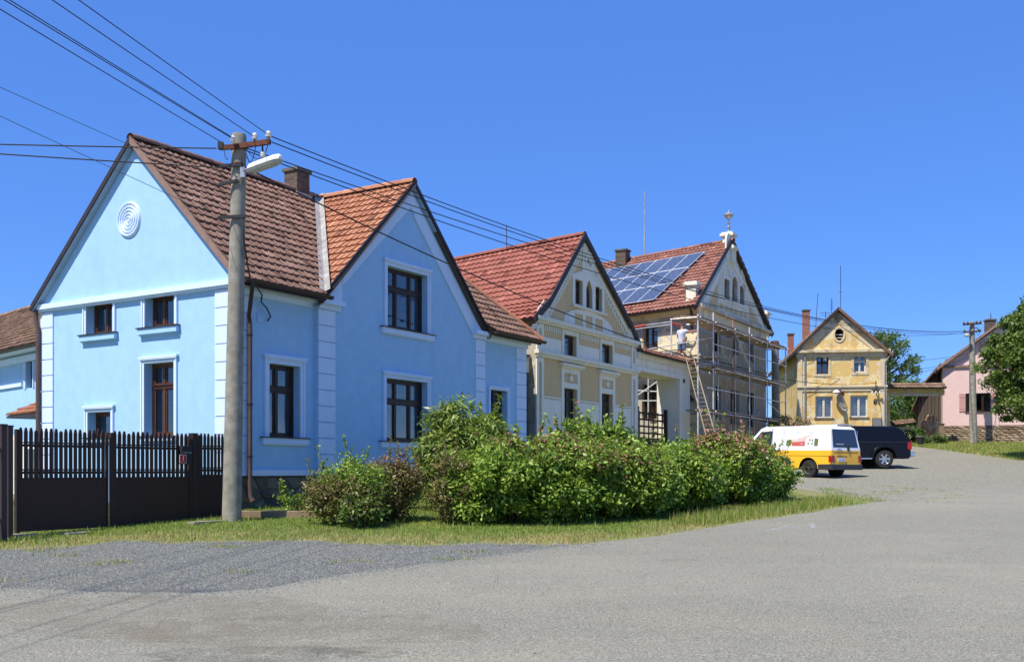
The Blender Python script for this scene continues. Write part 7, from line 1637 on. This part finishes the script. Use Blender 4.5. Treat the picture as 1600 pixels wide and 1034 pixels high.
tufts(70, 'tufts along the ragged edge of the asphalt', lambda x, y: np.abs(y-Aof(x)) < .12, -6, 9, 12.5, 26, 50, .1, .05)
# white clover heads
P = scatter(900, -9, -2, 16.5, 22, lambda x, y: y > Gof(x)+.3); P[:, 2] += .05; leaves('clover_flowers', P, np.tile([0, 0, 1.0], (len(P), 1)), .022, ['white_paint'], None, rng, 1.0); tag(bpy.data.objects['clover_flowers'], 'tiny white clover heads scattered in the grass by the gate', 'flowers', kind='stuff')
# ================================================================ GRAVEL STONES
plain('gravel_stone', (.24, .245, .25), .9, vary=.35, scale=6)
s = NT('gravel_grey'); c = s.mix(s.rnd(), (.068, .072, .064), (.225, .235, .205)); s.col(c); s.set(Roughness=.9)
def pebbles(name, P, size, label, mat='gravel_grey'):
    n = len(P); s_ = size*rng.uniform(.5, 1.5, (n, 1)); base = np.array([(1, 0, 0), (0, 1, 0), (-1, 0, 0), (0, -1, 0), (0, 0, .75)]); a = rng.uniform(0, 6.28, n)
    V = base[None]*s_[:, None]*rng.uniform(.6, 1.2, (n, 5, 1)); ca, sa = np.cos(a)[:, None], np.sin(a)[:, None]; X = V[..., 0]*ca-V[..., 1]*sa; Y = V[..., 0]*sa+V[..., 1]*ca; V = np.stack([X, Y, V[..., 2]], -1)+P[:, None]
    F = (np.array([(0, 1, 4), (1, 2, 4), (2, 3, 4), (3, 0, 4)])[None]+np.arange(n)[:, None, None]*5).reshape(-1, 3); o = npmesh(name, V.reshape(-1, 3), F, mat, None, rnd=np.repeat(rng.random(n), 4)); tag(o, label, 'gravel', kind='stuff')
P = scatter(150000, -10, 1.6, 12.3, 17.6, lambda x, y: (y < Gof(x)+.05+rng.normal(size=len(x))*.22) & (y > Aof(x)-.02+rng.normal(size=len(x))*.10)); pebbles('gravel', P, .0135, 'loose grey crushed stones of the gravel strip')
P = scatter(60000, -9, 14, 7, 28, lambda x, y: (y < Aof(x)) & ((y > Aof(x)-rng.exponential(.22+.25*(x < 0), len(x))) | (rng.random(len(x)) < .10))); P[:, 2] += .012; pebbles('loose_chippings', P, .009, 'loose chippings strewn on the asphalt edge')
P = scatter(150000, -10, 1.8, 10.8, 17, lambda x, y: (y < Aof(x)) & (y > Aof(x)-rng.exponential(.26, len(x)))); P[:, 2] += .012; pebbles('spilled_gravel', P, .011, 'gravel spilled over the edge of the asphalt on the left')
P = scatter(40000, 8.9, 24, 25, 50, lambda x, y: (y > Aof(x)) & (x > 9.2)); pebbles('yard_gravel', P, .018, 'loose pale chippings on the gravel yard')
# chalk marks on the road
s = NT('chalk'); n_ = s.noise(14, 4, .8); s.col((.55, .54, .52)); tr = s.n('ShaderNodeBsdfTransparent'); mx = s.n('ShaderNodeMixShader', i_0=s.ramp(n_, [(.42, (0, 0, 0)), (.6, (.75, .75, .75))])); s.L(tr.outputs[0], mx.inputs[1]); s.L(s.b.outputs[0], mx.inputs[2]); s.L(mx.outputs[0], s.out.inputs[0])
def chalk(pts, w_):
    q = [gh(*p) for p in pts]; mb = MB()
    for a, b in zip(q[:-1], q[1:]):
        d = (b-a).normalized(); n_ = Vector((-d.y, d.x, 0))*w_; zz = Vector((0, 0, .016)); mb.add([a-n_+zz, b-n_+zz, b+n_+zz, a+n_+zz], [(0, 1, 2, 3)])
    o = mb.build('chalk_mark', 'chalk', None); o['kind'] = 'stuff'; tag(o, 'faint white chalk scrawl on the road near the grass', 'chalk mark')
chalk([(1178, 831), (1205, 829), (1222, 825), (1246, 823)], .05); chalk([(1222, 822), (1246, 826), (1270, 826)], .05); chalk([(1256, 819), (1268, 818), (1270, 826)], .05)
# worn patches in the asphalt
def road_patch(px, py, a, b, label, mat, seed):
    q = gh(px, py); rg = random.Random(seed); n = 18; pts = [(q.x+a*math.cos(2*math.pi*k/n)*rg.uniform(.75, 1.1), q.y+b*math.sin(2*math.pi*k/n)*rg.uniform(.75, 1.1)) for k in range(n)]
    mb = MB(); mb.poly([(x, y, g(y)+.0165) for x, y in pts]); o = mb.build('road_patch', mat, None); tag(o, label, kind='structure')
for nm, k in (('patch_dark', (.125, .118, .088)), ('patch_tan', (.245, .21, .152))):
    s = NT(nm); sp = s.noise(48, 4, .8); n_ = s.noise(2.5, 6, .7); c = s.mix(s.ramp(sp, [(.35, (0, 0, 0)), (.65, (1, 1, 1))]), sc(k, .8), sc(k, 1.3)); s.col(c); s.set(Roughness=.92)
    tr = s.n('ShaderNodeBsdfTransparent'); mx = s.n('ShaderNodeMixShader', i_0=s.ramp(n_, [(.36, (0, 0, 0)), (.68, (.35, .35, .35))])); s.L(tr.outputs[0], mx.inputs[1]); s.L(s.b.outputs[0], mx.inputs[2]); s.L(mx.outputs[0], s.out.inputs[0])
road_patch(400, 1026, 1.0, .45, 'dark repaired patch of asphalt at the bottom edge', 'patch_dark', 1); road_patch(555, 1022, .45, .3, 'small dark asphalt patch beside the larger one', 'patch_dark', 2)
road_patch(230, 960, 2.2, 1.3, 'dusty tan wear on the asphalt at lower left', 'patch_tan', 3); road_patch(480, 985, 2.0, .9, 'dusty tan wear on the asphalt near the gravel', 'patch_tan', 4)
road_patch(1060, 876, .30, .14, 'small brown stain on the road', 'patch_tan', 5); road_patch(1366, 974, .12, .06, 'small dark stone chip hole in the road', 'patch_dark', 6)
